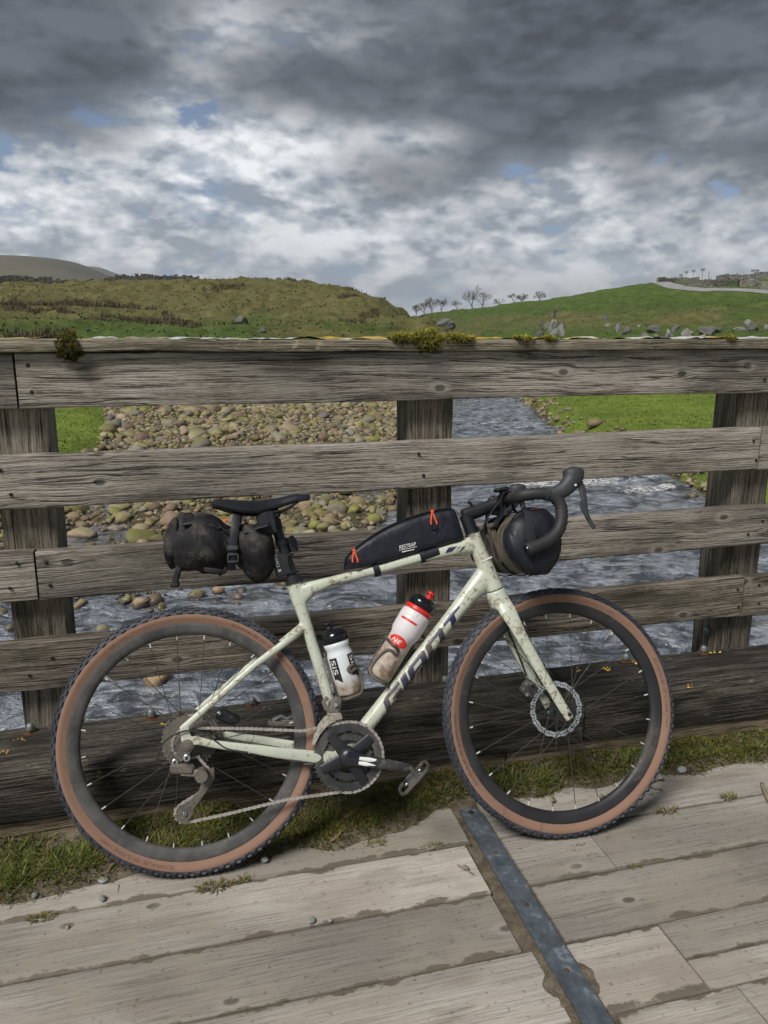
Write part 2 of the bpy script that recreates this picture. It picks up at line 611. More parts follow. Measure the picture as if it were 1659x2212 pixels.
M_ground = mat_ground()
fx_, fy_ = gx.ravel(), gy.ravel()
cl_, xl_, xr_ = np.interp(fy_, YK, CL), np.interp(fy_, YK, XL), np.interp(fy_, YK, XR)
straw = np.where(fx_ < cl_ + 4, np.maximum(sstep(gz, .6, 4.6) * .72 + .12, .62 * sstep(fx_, -2, 12) * sstep(fy_, 54, 60)), .04 + .46 * sstep(np.abs(gz - 3.6), 3.0, .8))
straw = np.where((fx_ > 60) & (gz > 6), .0, straw)
rocky = ((fx_ > xl_ - .1) & (fx_ < xr_ + .15)).astype(float)
tint = np.stack([np.clip(straw, 0, 1), rocky, (1 - sstep(gz, -.6, 1.2)) * (1 - sstep(fy_, 44, 54)) + .12 * sstep(gz, 6, 9) * (fx_ > 50)], -1)
ground = link_mesh('ground', np.stack([fx_, fy_, gz], -1), gf, M_ground, smooth=True, cols=tint)
tag(ground, 'rolling green and straw coloured pasture with a river valley', kind='structure')


# ------------------------------------------------------------------ river water
def mat_water():
    m, t, bs = new_mat('river_water')
    geo = t.add('ShaderNodeNewGeometry')
    pos = geo.outputs['Position']
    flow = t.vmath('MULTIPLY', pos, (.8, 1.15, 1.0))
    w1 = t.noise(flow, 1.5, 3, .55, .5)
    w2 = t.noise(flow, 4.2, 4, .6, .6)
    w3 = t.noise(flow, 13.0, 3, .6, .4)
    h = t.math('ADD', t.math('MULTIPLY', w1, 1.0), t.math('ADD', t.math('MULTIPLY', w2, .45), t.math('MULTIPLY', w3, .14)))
    attr = t.add('ShaderNodeAttribute', attribute_name='tint')
    sp = t.add('ShaderNodeSeparateColor')
    t.l.new(attr.outputs['Color'], sp.inputs[0])
    foam = t.math('MULTIPLY', t.rng(t.math('ADD', sp.outputs[0], t.math('MULTIPLY', t.math('SUBTRACT', w2, .5), 1.5)), .62, .85), t.rng(w3, .40, .58))
    base = t.mix(t.rng(t.math('ADD', t.math('MULTIPLY', w1, .4), t.math('MULTIPLY', w2, .6)), .40, .60), (.036, .044, .056), (.275, .302, .345))  # pale crests put reflected sky brightness into the base colour
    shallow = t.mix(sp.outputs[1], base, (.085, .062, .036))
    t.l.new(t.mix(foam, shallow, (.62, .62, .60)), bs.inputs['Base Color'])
    t.l.new(t.math('ADD', .11, t.math('MULTIPLY', foam, .6)), bs.inputs['Roughness'])
    bs.inputs['IOR'].default_value = 1.33
    bs.inputs['Specular IOR Level'].default_value = 1.0
    bn = t.bump(h, 1.0, .34)
    t.l.new(t.math('ADD', .16, t.math('MULTIPLY', sp.outputs[2], .84)), bn.node.inputs['Strength'])
    t.l.new(bn, bs.inputs['Normal'])
    return m


wx = axis([(-14, 34, .16)])
wy = np.concatenate([np.arange(-40, 2.5, 1.0), np.arange(2.5, 46, .16), np.arange(46, 140, 1.0)])
wgx, wgy = np.meshgrid(wx, wy)
a_, b_ = wgx.ravel(), wgy.ravel()
chan = sstep(a_, np.interp(b_, YK, CL), np.interp(b_, YK, CL) + 1.5)
calm = .12 + .88 * np.maximum(chan, sstep(b_, 10.2, 8.4))
wz = WATER + (fbm(a_ * .9, b_ * .7, 81, 3) * .10 + fbm(a_ * 2.2, b_ * 1.7, 91, 2) * .075) * calm
rap = np.exp(-(((a_ - 9.0) / 1.9) ** 2 + ((b_ - 14.6) / .8) ** 2)) + .8 * np.exp(-(((a_ - 7.6) / 1.2) ** 2 + ((b_ - 16.2) / .5) ** 2)) + .8 * np.exp(-(((a_ - 10.4) / 1.0) ** 2 + ((b_ - 13.2) / .4) ** 2))
rap = rap + .38 * np.exp(-(((a_ - 12.5) / 3) ** 2 + ((b_ - 27) / 5) ** 2)) + .22
wz = wz + .07 * np.clip(rap - .22, 0, 1) * np.sin(b_ * 5 + a_)
hz = height(a_, b_)
shal = np.clip(1 - (wz - hz) / .22, 0, 1) * .6
wi = np.arange(len(wx) * len(wy)).reshape(len(wy), len(wx))
wf = np.stack([wi[:-1, :-1], wi[:-1, 1:], wi[1:, 1:], wi[1:, :-1]], -1).reshape(-1, 4)
keep = (hz[wf] < wz[wf] + .25).any(1)
wf = wf[keep]
used = np.unique(wf)
remap = -np.ones(len(a_), int)
remap[used] = np.arange(len(used))
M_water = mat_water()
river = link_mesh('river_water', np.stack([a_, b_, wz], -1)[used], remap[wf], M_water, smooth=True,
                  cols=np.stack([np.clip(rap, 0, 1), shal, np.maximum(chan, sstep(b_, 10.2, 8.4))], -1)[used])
tag(river, 'rippling blue grey river flowing past the gravel bar', kind='structure')

# ================================================================== TIMBER
def mat_wood(name, dark, mid, light, grain=1.0, knots=True, stain=(.035, .04, .02), stain_amt=.5, bump=.6, mud=None, pale_top=0.0, crack=.5, lichen=0.0, knot_gate=.80):
    m, t, bs = new_mat(name)
    tc = t.add('ShaderNodeTexCoord')
    oi = t.add('ShaderNodeObjectInfo')
    rnd = oi.outputs['Random']
    x, y, z = t.sep(tc.outputs['Object'])[:3]
    c = t.math('ADD', y, z)
    x0 = t.math('ADD', x, t.math('MULTIPLY', rnd, 41.0))
    c0 = t.math('ADD', c, t.math('MULTIPLY', rnd, 17.0))
    wav = t.noise(t.comb(t.math('MULTIPLY', x0, 1.7), t.math('MULTIPLY', c0, 5.0)), 1.0, 3, .55, dim='2D')
    g = t.math('ADD', c0, t.math('MULTIPLY', t.math('SUBTRACT', wav, .5), .030))
    kcore = None
    if knots:
        kv = t.voro(t.comb(t.math('MULTIPLY', x0, 4.6), t.math('MULTIPLY', c0, 8.0)), 1.0, dim='2D')
        sp = t.add('ShaderNodeSeparateColor')
        t.l.new(kv[1], sp.inputs[0])
        gate = t.math('GREATER_THAN', sp.outputs[0], knot_gate)
        kd = t.rng(kv[0], .0, .36, 1.0, 0.0)
        k2 = t.math('MULTIPLY', t.math('MULTIPLY', kd, kd), gate)
        dc = t.math('SUBTRACT', c0, t.math('DIVIDE', t.sep(kv[2])[1], 8.0))
        g = t.math('SUBTRACT', g, t.math('MULTIPLY', t.math('MULTIPLY', k2, dc), .88))
        halo = t.math('MULTIPLY', t.rng(kv[0], .11, .24, 1.0, 0.0), gate)
        kcore = t.math('MULTIPLY', t.rng(kv[0], .055, .10, 1.0, 0.0), gate)
    fine = t.noise(t.comb(t.math('MULTIPLY', x0, 5.0), t.math('MULTIPLY', g, 270.0 * grain)), 1.0, 3, .62, dim='2D')
    band = t.noise(t.comb(t.math('MULTIPLY', x0, 1.1), t.math('MULTIPLY', g, 42.0 * grain)), 1.0, 3, .6, dim='2D')
    pit = t.noise(t.comb(t.math('MULTIPLY', x0, 40.0), t.math('MULTIPLY', g, 330.0)), 1.0, 2, .65, dim='2D')
    ck = t.noise(t.comb(t.math('MULTIPLY', x0, 1.5), t.math('MULTIPLY', g, 60.0)), 1.0, 2, .45, dim='2D')
    ck = t.math('MULTIPLY', t.rng(t.math('ABSOLUTE', t.math('SUBTRACT', ck, .5)), .0, .030, 1.0, 0.0),
                t.rng(t.noise(t.comb(t.math('MULTIPLY', x0, 1.3), t.math('MULTIPLY', c0, 9.0)), 1.0, 2, .5, dim='2D'), .46, .54))
    v = t.math('ADD', t.math('MULTIPLY', fine, .58), t.math('ADD', t.math('MULTIPLY', band, .22), t.math('MULTIPLY', pit, .20)))
    col = t.ramp(v, [(.395, dark), (.462, mid), (.62, light)])
    big = t.noise(t.comb(t.math('MULTIPLY', x0, 2.3), t.math('MULTIPLY', c0, 7.0)), 1.0, 5, .62, dim='2D')
    hue = t.math('ADD', .82, t.math('MULTIPLY', rnd, .36))
    tone = t.rng(t.noise(t.comb(t.math('MULTIPLY', x0, .9), t.math('MULTIPLY', c0, 2.0)), 1.0, 2, .5, dim='2D'), .3, .7, .72, 1.22)
    tone = t.math('MULTIPLY', tone, hue)
    col = t.vmath('MULTIPLY', col, t.comb(tone, tone, tone))
    col = t.mix(t.math('MULTIPLY', t.rng(big, .50, .68), stain_amt), col, stain)
    if lichen:
        lv = t.noise(t.comb(t.math('MULTIPLY', x0, 30.0), t.math('MULTIPLY', c0, 60.0)), 1.0, 4, .6, dim='2D')
        lm = t.math('MULTIPLY', t.rng(lv, .60, .66), t.rng(big, .38, .5, 1.0, 0.0))
        col = t.mix(t.math('MULTIPLY', lm, lichen), col, (.42, .40, .27))
    if kcore is not None:
        col = t.mix(t.math('MULTIPLY', halo, .40), col, light)
        col = t.mix(t.math('MULTIPLY', kcore, .75), col, (.035, .026, .018))
    col = t.mix(t.math('MULTIPLY', ck, crack), col, (.012, .010, .008))
    rough = .86
    if mud:
        gy_ = t.sep(tc.outputs['Generated'])[1]
        ed = t.math('MULTIPLY', t.math('MINIMUM', gy_, t.math('SUBTRACT', 1.0, gy_)), .195)
        gx_ = t.math('ABSOLUTE', x)
        mn = t.noise(t.comb(t.math('MULTIPLY', x0, 9.0), t.math('MULTIPLY', c0, 14.0)), 1.0, 6, .65, dim='2D')
        mb = t.noise(t.comb(t.math('MULTIPLY', x0, 2.1), t.math('MULTIPLY', c0, 2.6)), 1.0, 3, .6, dim='2D')
        reach = t.math('MULTIPLY', t.math('MAXIMUM', t.math('SUBTRACT', t.math('ADD', mn, t.math('MULTIPLY', mb, .6)), .80), 0.0), .075)
        mm = t.rng(t.math('SUBTRACT', ed, reach), .0005, .0085, 1.0, 0.0)
        film = t.rng(t.math('ADD', t.math('MULTIPLY', mb, .7), t.math('MULTIPLY', mn, .3)), .44, .62)
        col = t.mix(t.math('MULTIPLY', film, .55), col, (.31, .275, .22))
        col = t.mix(t.math('MULTIPLY', mm, t.rng(mn, .3, .6, .45, .85)), col, (.105, .086, .062))
        speck = t.rng(t.noise(t.comb(t.math('MULTIPLY', x0, 60.0), t.math('MULTIPLY', c0, 60.0)), 1.0, 2, .5, dim='2D'), .68, .75)
        col = t.mix(t.math('MULTIPLY', speck, .4), col, (.06, .05, .035))
    t.l.new(col, bs.inputs['Base Color'])
    bs.inputs['Roughness'].default_value = rough
    bs.inputs['Specular IOR Level'].default_value = .25
    h = t.math('SUBTRACT', t.math('ADD', t.math('MULTIPLY', fine, .6), t.math('MULTIPLY', pit, .4)), t.math('MULTIPLY', ck, .9))
    t.l.new(t.bump(h, bump, .006), bs.inputs['Normal'])
    return m


M_rail = mat_wood('weathered_rail', (.092, .079, .065), (.270, .238, .202), (.44, .403, .353), stain=(.085, .073, .056), stain_amt=.55, bump=.9, crack=.8)
M_rail_low = mat_wood('damp_low_rail', (.036, .029, .022), (.165, .137, .108), (.37, .33, .275), stain=(.040, .036, .022), stain_amt=.6, bump=.75)
M_cap = mat_wood('lichened_cap', (.05, .04, .026), (.17, .145, .105), (.34, .31, .235), stain=(.052, .052, .028), stain_amt=.55, bump=.7, lichen=.6)
M_post = mat_wood('post_timber', (.046, .037, .027), (.175, .147, .114), (.36, .325, .27), grain=.7, knots=False, stain=(.032, .034, .016), stain_amt=.75, bump=.7)
M_beam = mat_wood('black_kerb_timber', (.008, .007, .006), (.031, .028, .024), (.125, .110, .088), grain=.8, knots=False, stain=(.016, .014, .010), stain_amt=.7, bump=.8, lichen=.22)
M_fascia = mat_wood('damp_fascia', (.045, .032, .020), (.17, .13, .085), (.33, .27, .19), knots=False, stain=(.028, .026, .012), stain_amt=.6, bump=.7)
M_deck = mat_wood('muddy_deck_board', (.225, .201, .172), (.298, .271, .238), (.358, .332, .298), grain=.9, stain=(.20, .175, .14), stain_amt=.5, bump=.22, mud=True, crack=.25, knot_gate=.86)


def plank(L, W, T, nx=40, bev=.004, rough=.0012, seed=0, chip=.0):
    """box of length L (x), width W (z), thickness T (y), rounded worn edges; centred"""
    prof = []
    hw, ht = W / 2, T / 2
    for sy in (-1, 1):
        for sz in (-1, 1):
            for k in range(3):
                a = R(45 * k)
                prof.append((sy * (ht - bev + bev * math.cos(a)), sz * (hw - bev + bev * math.sin(a))))
    # order round the section
    prof.sort(key=lambda p: math.atan2(p[1] / hw, p[0] / ht))
    # points in between on the broad faces
    full = []
    n = len(prof)
    for i in range(n):
        a, b = prof[i], prof[(i + 1) % n]
        full.append(a)
        d = math.hypot(b[0] - a[0], b[1] - a[1])
        k = int(d / .03)
        for j in range(1, k + 1):
            full.append((a[0] + (b[0] - a[0]) * j / (k + 1), a[1] + (b[1] - a[1]) * j / (k + 1)))
    n = len(full)
    xs = np.linspace(-L / 2, L / 2, nx + 1)
    fa = np.array(full)
    by = fbm(xs * 1.7, xs * 0 + seed * 3.1, seed, 2) * rough * 2
    bz = fbm(xs * 1.3, xs * 0 + seed * 5.7 + 9, seed + 3, 2) * rough * 3
    XX, JJ = np.meshgrid(xs, np.arange(n), indexing='ij')
    q = vnoise(XX * 14.0, JJ * 1.37 + seed * 7, seed)
    s = 1 + q * chip * np.where(np.abs(fa[:, 1]) > hw - 2.5 * bev, 1, .15)[None, :]
    vs = np.stack([XX, fa[None, :, 0] * s + by[:, None] + q * rough * .6, fa[None, :, 1] * s + bz[:, None] + q * rough], -1).reshape(-1, 3).tolist()
    fs = []
    for i in range(nx):
        for j in range(n):
            k = (j + 1) % n
            fs.append([i * n + j, (i + 1) * n + j, (i + 1) * n + k, i * n + k])
    fs.append(list(range(n)))
    fs.append([nx * n + j for j in range(n)][::-1])
    return vs, fs


def add_plank(name, x0, x1, yc, zc, W, T, mat, parent, seed, nx=None, bev=.004, rough=.0012, chip=.006, rot=(0, 0, 0), loc=None):
    L = x1 - x0
    vs, fs = plank(L, W, T, nx or max(6, int(L / .035)), bev, rough, seed, chip)
    o = link_mesh(name, vs, fs, mat, parent, smooth=True, loc=loc or ((x0 + x1) / 2, yc, zc), rot=rot)
    try:
        o.data.set_sharp_from_angle(angle=R(50))
    except Exception:
        pass
    return o


def simple_mat(name, col, rough=.6, metal=0.0, spec=.5, var=.0, vscale=20.0, bump=0.0, bscale=60.0, col2=None):
    m, t, bs = new_mat(name)
    tc = t.add('ShaderNodeTexCoord').outputs['Object']
    if var or col2:
        nz = t.noise(tc, vscale, 5, .6)
        a = tuple(max(0, q * (1 - var)) for q in col)
        b = col2 or tuple(min(1, q * (1 + var)) for q in col)
        t.l.new(t.mix(t.rng(nz, .35, .65), a, b), bs.inputs['Base Color'])
    else:
        bs.inputs['Base Color'].default_value = (*col, 1)
    bs.inputs['Roughness'].default_value = rough
    bs.inputs['Metallic'].default_value = metal
    bs.inputs['Specular IOR Level'].default_value = spec
    if bump:
        t.l.new(t.bump(t.noise(tc, bscale, 4, .6), bump, .004), bs.inputs['Normal'])
    return m


def mat_galv(name, base=(.30, .33, .36)):
    m, t, bs = new_mat(name)
    tc = t.add('ShaderNodeTexCoord').outputs['Object']
    v = t.voro(tc, 75.0)[0]
    n = t.noise(tc, 14.0, 6, .65)
    n2 = t.noise(tc, 60.0, 4, .6)
    dk = tuple(q * .52 for q in base)
    lt = tuple(min(1, q * 1.75) for q in base)
    col = t.mix(t.rng(n, .35, .62), dk, base)
    col = t.mix(t.math('MULTIPLY', t.rng(t.math('ADD', n, t.math('MULTIPLY', n2, .6)), .86, .98), .75), col, lt)
    col = t.mix(t.math('MULTIPLY', t.rng(v, .1, .5), .2), col, dk)
    t.l.new(col, bs.inputs['Base Color'])
    bs.inputs['Metallic'].default_value = .45
    t.l.new(t.rng(n2, .3, .7, .38, .62), bs.inputs['Roughness'])
    return m


M_galv = mat_galv('galvanised_strip', (.17, .205, .235))
M_bolt = mat_galv('galvanised_bolt', (.27, .31, .31))
M_nail = simple_mat('rusty_nail', (.035, .022, .016), .8, .3)
M_rustnut = simple_mat('rusty_nut', (.10, .085, .055), .75, .3, var=.5, vscale=60, col2=(.16, .075, .03))

# ------------------------------------------------------------------ fence: boards, posts, cap
fence = empty('bridge_fence', (0.75, .05, 0), label='weathered grey timber parapet fence with four rails between square posts', cat='fence')
FO = Vector((0.75, .05, 0))


def fpl(name, x0, x1, z0, z1, seed, mat=M_rail, yc=.0225, T=.045):
    return add_plank(name, x0 - FO.x, x1 - FO.x, yc - FO.y, (z0 + z1) / 2, z1 - z0, T, mat, fence, seed, bev=.005, rough=.0026, chip=.016)


JL, JR = -.437, 1.944
XA, XB = -3.0, 4.6
rails = [(1.1988, 1.3458, M_rail, (JL,)), (.9259, 1.0744, M_rail, (JR,)), (.6521, .7951, M_rail, (JL,)), (.3818, .5309, M_rail_low, (JR, .485 + .0)),]
sd = 1
for ri, (z0, z1, mt, joints) in enumerate(rails):
    cuts = [XA] + [j for j in joints if j in (JL, JR)] + [XB]
    for i in range(len(cuts) - 1):
        dz = .0015 * ((i + ri) % 2)
        fpl('rail_board', cuts[i] + .003, cuts[i + 1] - .003, z0 - dz, z1 - dz, sd, mt, yc=.0225 - .001 * i)
        sd += 1
# flat cap plank lying on the posts, overhanging the top rail
for i, (a, b) in enumerate(((XA, 2.25), (2.255, XB))):
    add_plank('top_cap', a - FO.x, b - FO.x, .078 - FO.y, 1.3640, .034, .205, M_cap, fence, 40 + i, rough=.0016, chip=.008)
PX = [-1.655, -.4485, .7485, 1.9615, 3.16]
for i, px in enumerate(PX):
    H0, H1 = -.22, 1.344
    add_plank('post', 0, H1 - H0, 0, 0, .149, .145, M_post, fence, 60 + i, nx=40, bev=.006, rough=.0015, chip=.01,
              rot=(0, R(-90), 0), loc=(px - FO.x, .048 + .0725 - FO.y, (H0 + H1) / 2))
# added filler strip behind the top rail, darkens the gap below the cap
add_plank('cap_gap_filler', XA - FO.x, XB - FO.x, .067 - FO.y, 1.3305, .032, .042, M_post, fence, 57)
# nail heads
nmb = lathe([(0, .0052), (.0016, .0052), (.0022, .004)], (0, 0, 0), (0, -1, 0), (1, 0, 0), 10)
nail_me = None
for ri, (z0, z1, mt, joints) in enumerate(rails):
    for px in PX[:4]:
        offs = ((-.05, .72), (-.035, .26)) if ri % 2 else ((-.04, .8), (-.058, .3))
        offs = list(offs)
        if (abs(px + .4485) < .01 and JL in joints) or (abs(px - 1.9615) < .01 and JR in joints):
            offs += [(.045, .78), (.05, .3)]
        elif ri != 1:
            offs = [(.03, .62), (-.03, .3)]
        for dxn, fz in offs:
            p = (px + dxn + random.uniform(-.006, .006) - FO.x, -.0012 - FO.y, z0 + (z1 - z0) * fz)
            if nail_me is None:
                o = link_mesh('nail', *nmb, M_nail, fence, True, loc=p)
                nail_me = o.data
            else:
                o = bpy.data.objects.new('nail', nail_me)
                C.objects.link(o)
                o.parent = fence
                o.location = p
# coach bolt through the side of the right post
cb = lathe([(0, .019), (.004, .0185), (.009, .014), (.012, .006)], (1.8868 - FO.x, .105 - FO.y, .288), (-1, 0, 0), (0, 1, 0), 16)
link_mesh('coach_bolt', *cb, M_bolt, fence, True)

# ------------------------------------------------------------------ kerb timber bolted along the deck edge
kerb = empty('kerb_beam', (0.75, -.09, .09), label='black weathered kerb timber with domed bolts under the fence', cat='beam')
KO = Vector((.75, -.09, .09))
KT, KB, KF, KK = .2385, .0905, -.226, .0445
for i, (a, b, dzz, dyy) in enumerate(((XA, 1.192, 0, 0), (1.200, XB, .004, .004))):
    add_plank('timber', a - KO.x, b - KO.x, (KF + KK) / 2 + dyy - KO.y, (KT + KB) / 2 + dzz - KO.z, KT - KB, KK - KF, M_beam, kerb, 80 + i, bev=.009, rough=.003, chip=.02)
for i, (a, b) in enumerate(((XA, .93), (.937, XB))):
    add_plank('fascia_plank', a - KO.x, b - KO.x, -.185 - KO.y, .0385 - KO.z, .098, .045, M_fascia, kerb, 90 + i, bev=.006, rough=.004, chip=.04)
hexa = lathe([(0, .0155), (.012, .0155)], (0, 0, 0), (0, 0, 1), (1, 0, 0), 6)
dome = lathe([(.0118, .0122), (.020, .0118), (.026, .0098), (.0295, .006), (.0305, .001)], (0, 0, 0), (0, 0, 1), (1, 0, 0), 14)
wash = lathe([(0, .021), (.0025, .021)], (0, 0, -.0002), (0, 0, 1), (1, 0, 0), 16)
bolt_me = None
for bx_, by_ in ((-.50, .012), (-.155, .014), (.155, .022), (.80, .015), (1.165, .03), (1.49, .022), (1.81, .018), (2.105, .0), (-.85, .012), (2.45, .01)):
    p = (bx_ - KO.x, by_ - KO.y, KT + (.004 if bx_ > 1.2 else 0) + .0005 - KO.z)
    if bolt_me is None:
        mb = MB()
        mb.add(wash, 1).add(hexa, 1).add(dome, 0)
        o = mb.build('domed_bolt', [M_bolt, M_rustnut], kerb, loc=p)
        bolt_me = o.data
    else:
        o = bpy.data.objects.new('domed_bolt', bolt_me)
        C.objects.link(o)
        o.parent = kerb
        o.location = p
    o.rotation_euler = (random.uniform(-.06, .06), random.uniform(-.06, .06), random.uniform(0, 6))

# ------------------------------------------------------------------ deck
deck = empty('bridge_deck', (0.75, -.9, 0), kind='structure')
tag(deck, 'pale muddy timber bridge deck of long boards')
DO = Vector((.75, -.9, 0))
rows = [(-.3005, -.4895), (-.4930, -.6885), (-.6925, -.8865), (-.8905, -1.0875), (-1.0915, -1.2885), (-1.2925, -1.49), (-1.494, -1.69), (-1.694, -1.89), (-1.894, -2.09), (-2.094, -2.3), (-2.304, -2.5), (-2.504, -2.7)]
SX0, SX1 = .726, .788


def dboard(x0, x1, y1, y0, seed, dz=0.0):
    W = y1 - y0
    vs, fs = plank(x1 - x0, W, .05, max(4, int((x1 - x0) / .06)), .004, .0012, seed, .004)
    vs = [(a, c, -b) for a, b, c in vs]                      # width across y, thickness down
    fs = [f[::-1] for f in fs]
    fs = [f[::-1] for f in fs]
    o = link_mesh('deck_board', vs, fs, M_deck, deck, True, loc=((x0 + x1) / 2 - DO.x, (y0 + y1) / 2 - DO.y, -.025 + dz - DO.z))
    try:
        o.data.set_sharp_from_angle(angle=R(50))
    except Exception:
        pass
    return o


leftend = [.708, .690, .686, .708, .69, .70, .69, .7, .7, .7, .7, .7]
rightst = [.797, .798, .800, .796, .81, .81, .81, .81, .81, .81, .81, .81]
for i, (y1, y0) in enumerate(rows):
    dboard(XA, leftend[i], y1, y0, 100 + i, random.uniform(-.002, .001))
    if i == 1:
        cuts = [rightst[i], 1.051, XB]
    elif i == 3:
        cuts = [rightst[i], 1.040, XB]
    elif i == 4:
        cuts = [rightst[i], 1.102, XB]
    else:
        cuts = [rightst[i], XB]
    for j in range(len(cuts) - 1):
        a, b = cuts[j] + (.002 if j else 0), cuts[j + 1] - .002
        if i == 3 and j == 1:
            dboard(a, b, y1, -.999, 130 + i)
            dboard(a, b, -1.003, y0, 150 + i, -.001)
        else:
            dboard(a, b, y1, y0, 120 + i * 3 + j, random.uniform(-.002, .001))
# packed mud under and between the boards
mx, my = np.meshgrid(np.arange(XA, XB, .02), np.concatenate([np.arange(-2.7, -1.2, .1), np.arange(-1.2, -.15, .012)]))
mzr = -.020 + fbm(mx * 5, my * 5, 201, 3) * .026
strip_near = np.exp(-((mx - .757) / .075) ** 2)
mzr = mzr + strip_near * (.0185 + fbm(mx * 22, my * 22, 203, 3) * .012)
mzr = np.where((mx > SX0 - .004) & (mx < SX1 + .004) & (my < -.33), np.minimum(mzr, -.001), mzr)
mi_ = np.arange(mx.size).reshape(mx.shape)
mf = np.stack([mi_[:-1, :-1], mi_[:-1, 1:], mi_[1:, 1:], mi_[1:, :-1]], -1).reshape(-1, 4)


def mat_mud():
    m, t, bs = new_mat('packed_mud')
    geo = t.add('ShaderNodeNewGeometry').outputs['Position']
    n = t.noise(geo, 30, 6, .65)
    n2 = t.noise(geo, 220, 3, .6)
    col = t.ramp(t.math('ADD', t.math('MULTIPLY', n, .6), t.math('MULTIPLY', n2, .4)), [(.35, (.055, .042, .027)), (.5, (.115, .092, .062)), (.68, (.21, .175, .125))])
    t.l.new(col, bs.inputs['Base Color'])
    bs.inputs['Roughness'].default_value = .9
    t.l.new(t.bump(t.math('ADD', n, t.math('MULTIPLY', n2, .5)), .7, .008), bs.inputs['Normal'])
    return m


M_mud = mat_mud()
mud = link_mesh('packed_mud', np.stack([mx.ravel(), my.ravel(), mzr.ravel()], -1), mf, M_mud, smooth=True)
tag(mud, 'brown packed mud filling the gaps of the deck', 'mud', kind='stuff')
# under-deck bearers close the bridge from below
bear = MB()
bear.add(box((.8, -1.45, -.16), (7.6, 2.6, .18), .01))
o = bear.build('bearer', M_fascia, deck, smooth=False, off=DO)

# galvanised strip across the deck
strip = empty('metal_strip', ((SX0 + SX1) / 2, -.9, .004), label='galvanised steel strip screwed across the deck boards', cat='strip')
SO = Vector(((SX0 + SX1) / 2, -.9, .004))
poly = []
for k in range(5):
    a = R(90 + 90 * (1 - k / 4)) if False else R(180 - 18 * k)
    poly.append((SX0 + .012 + .012 * math.cos(a), -.345 + .012 * math.sin(a)))
poly = [(SX0, -2.6), (SX0, -.352), (SX0 + .006, -.343), (SX0 + .02, -.341), (SX1 - .012, -.352), (SX1, -.372), (SX1, -2.6)]
mb = MB().add(prism(poly, .006, lambda a, b, d: (a, b, .0035 + d)))
mb.build('plate', M_galv, strip, smooth=False, off=SO)
for (sx_, sy_, rr) in ((.757, -.365, .0085), (.757, -.555, .0058), (.757, -.76, .0058), (.757, -.97, .0058), (.757, -1.18, .0058)):
    hd = lathe([(0, rr), (.0012, rr), (.0018, rr * .8)], (sx_ - SO.x, sy_ - SO.y, .0066 - SO.z), (0, 0, 1), (1, 0, 0), 12)
    link_mesh('screw', *hd, M_nail if rr > .008 else M_rustnut, strip, True)

# ================================================================== BICYCLE (own frame: u forward, w up, n to the drive side)
BO = Vector((-.04942, -.43415, 0))
BROT = (-.30413, 0, -.09519)
BMAT = Matrix.Translation(BO) @ (Matrix.Rotation(BROT[2], 4, 'Z') @ Matrix.Rotation(BROT[0], 4, 'X'))


def P(u, w, n=0.0):
    return (u, -n, w)


AX_A, AX_B = Vector(P(.8105, .876)), Vector(P(.8675, .7086))
AX = (AX_A - AX_B).normalized()
STEER = Matrix.Translation(AX_B) @ Matrix.Rotation(.053, 4, AX) @ Matrix.Translation(-AX_B)


def ST(p):
    return STEER @ Vector(p)


def bthing(name, base, **kw):
    e = empty(name, BMAT @ Vector(base), BROT, **kw)
    return e


def mat_muddy(name, col, mud=(.16, .125, .08), amount=.5, rough=.4, scale=24.0, spec=.5, coat=0.0, drip=False, thr=.54, bump=.15, col_var=.06):
    """painted or fabric surface with splashed, dried mud"""
    m, t, bs = new_mat(name)
    tc = t.add('ShaderNodeTexCoord').outputs['Object']
    v = t.vmath('MULTIPLY', tc, (1.0, 1.0, .6)) if drip else tc
    n1 = t.noise(v, scale, 7, .68, .8)
    n2 = t.noise(tc, scale * .22, 3, .55)
    n3 = t.noise(tc, scale * 4.5, 4, .65)
    splash = t.rng(t.math('ADD', t.math('MULTIPLY', n1, .6), t.math('ADD', t.math('MULTIPLY', n2, .35), t.math('MULTIPLY', n3, .1))), thr, thr + .035)
    film = t.math('MULTIPLY', t.rng(n2, .35, .75), amount * .45)
    c0 = t.mix(t.rng(n2, .3, .7), tuple(q * (1 - col_var) for q in col), tuple(min(1, q * (1 + col_var)) for q in col))
    c1 = t.mix(film, c0, tuple(min(1, q * 1.7) for q in mud))
    c2 = t.mix(t.math('MULTIPLY', splash, amount), c1, t.mix(t.rng(n3, .35, .65), mud, tuple(q * .55 for q in mud)))
    t.l.new(c2, bs.inputs['Base Color'])
    t.l.new(t.math('ADD', rough, t.math('MULTIPLY', splash, .75 - rough)), bs.inputs['Roughness'])
    bs.inputs['Specular IOR Level'].default_value = spec
    if coat:
        bs.inputs['Coat Weight'].default_value = coat
        bs.inputs['Coat Roughness'].default_value = .22
    t.l.new(t.bump(t.math('ADD', splash, t.math('MULTIPLY', n3, .4)), bump, .003), bs.inputs['Normal'])
    return m


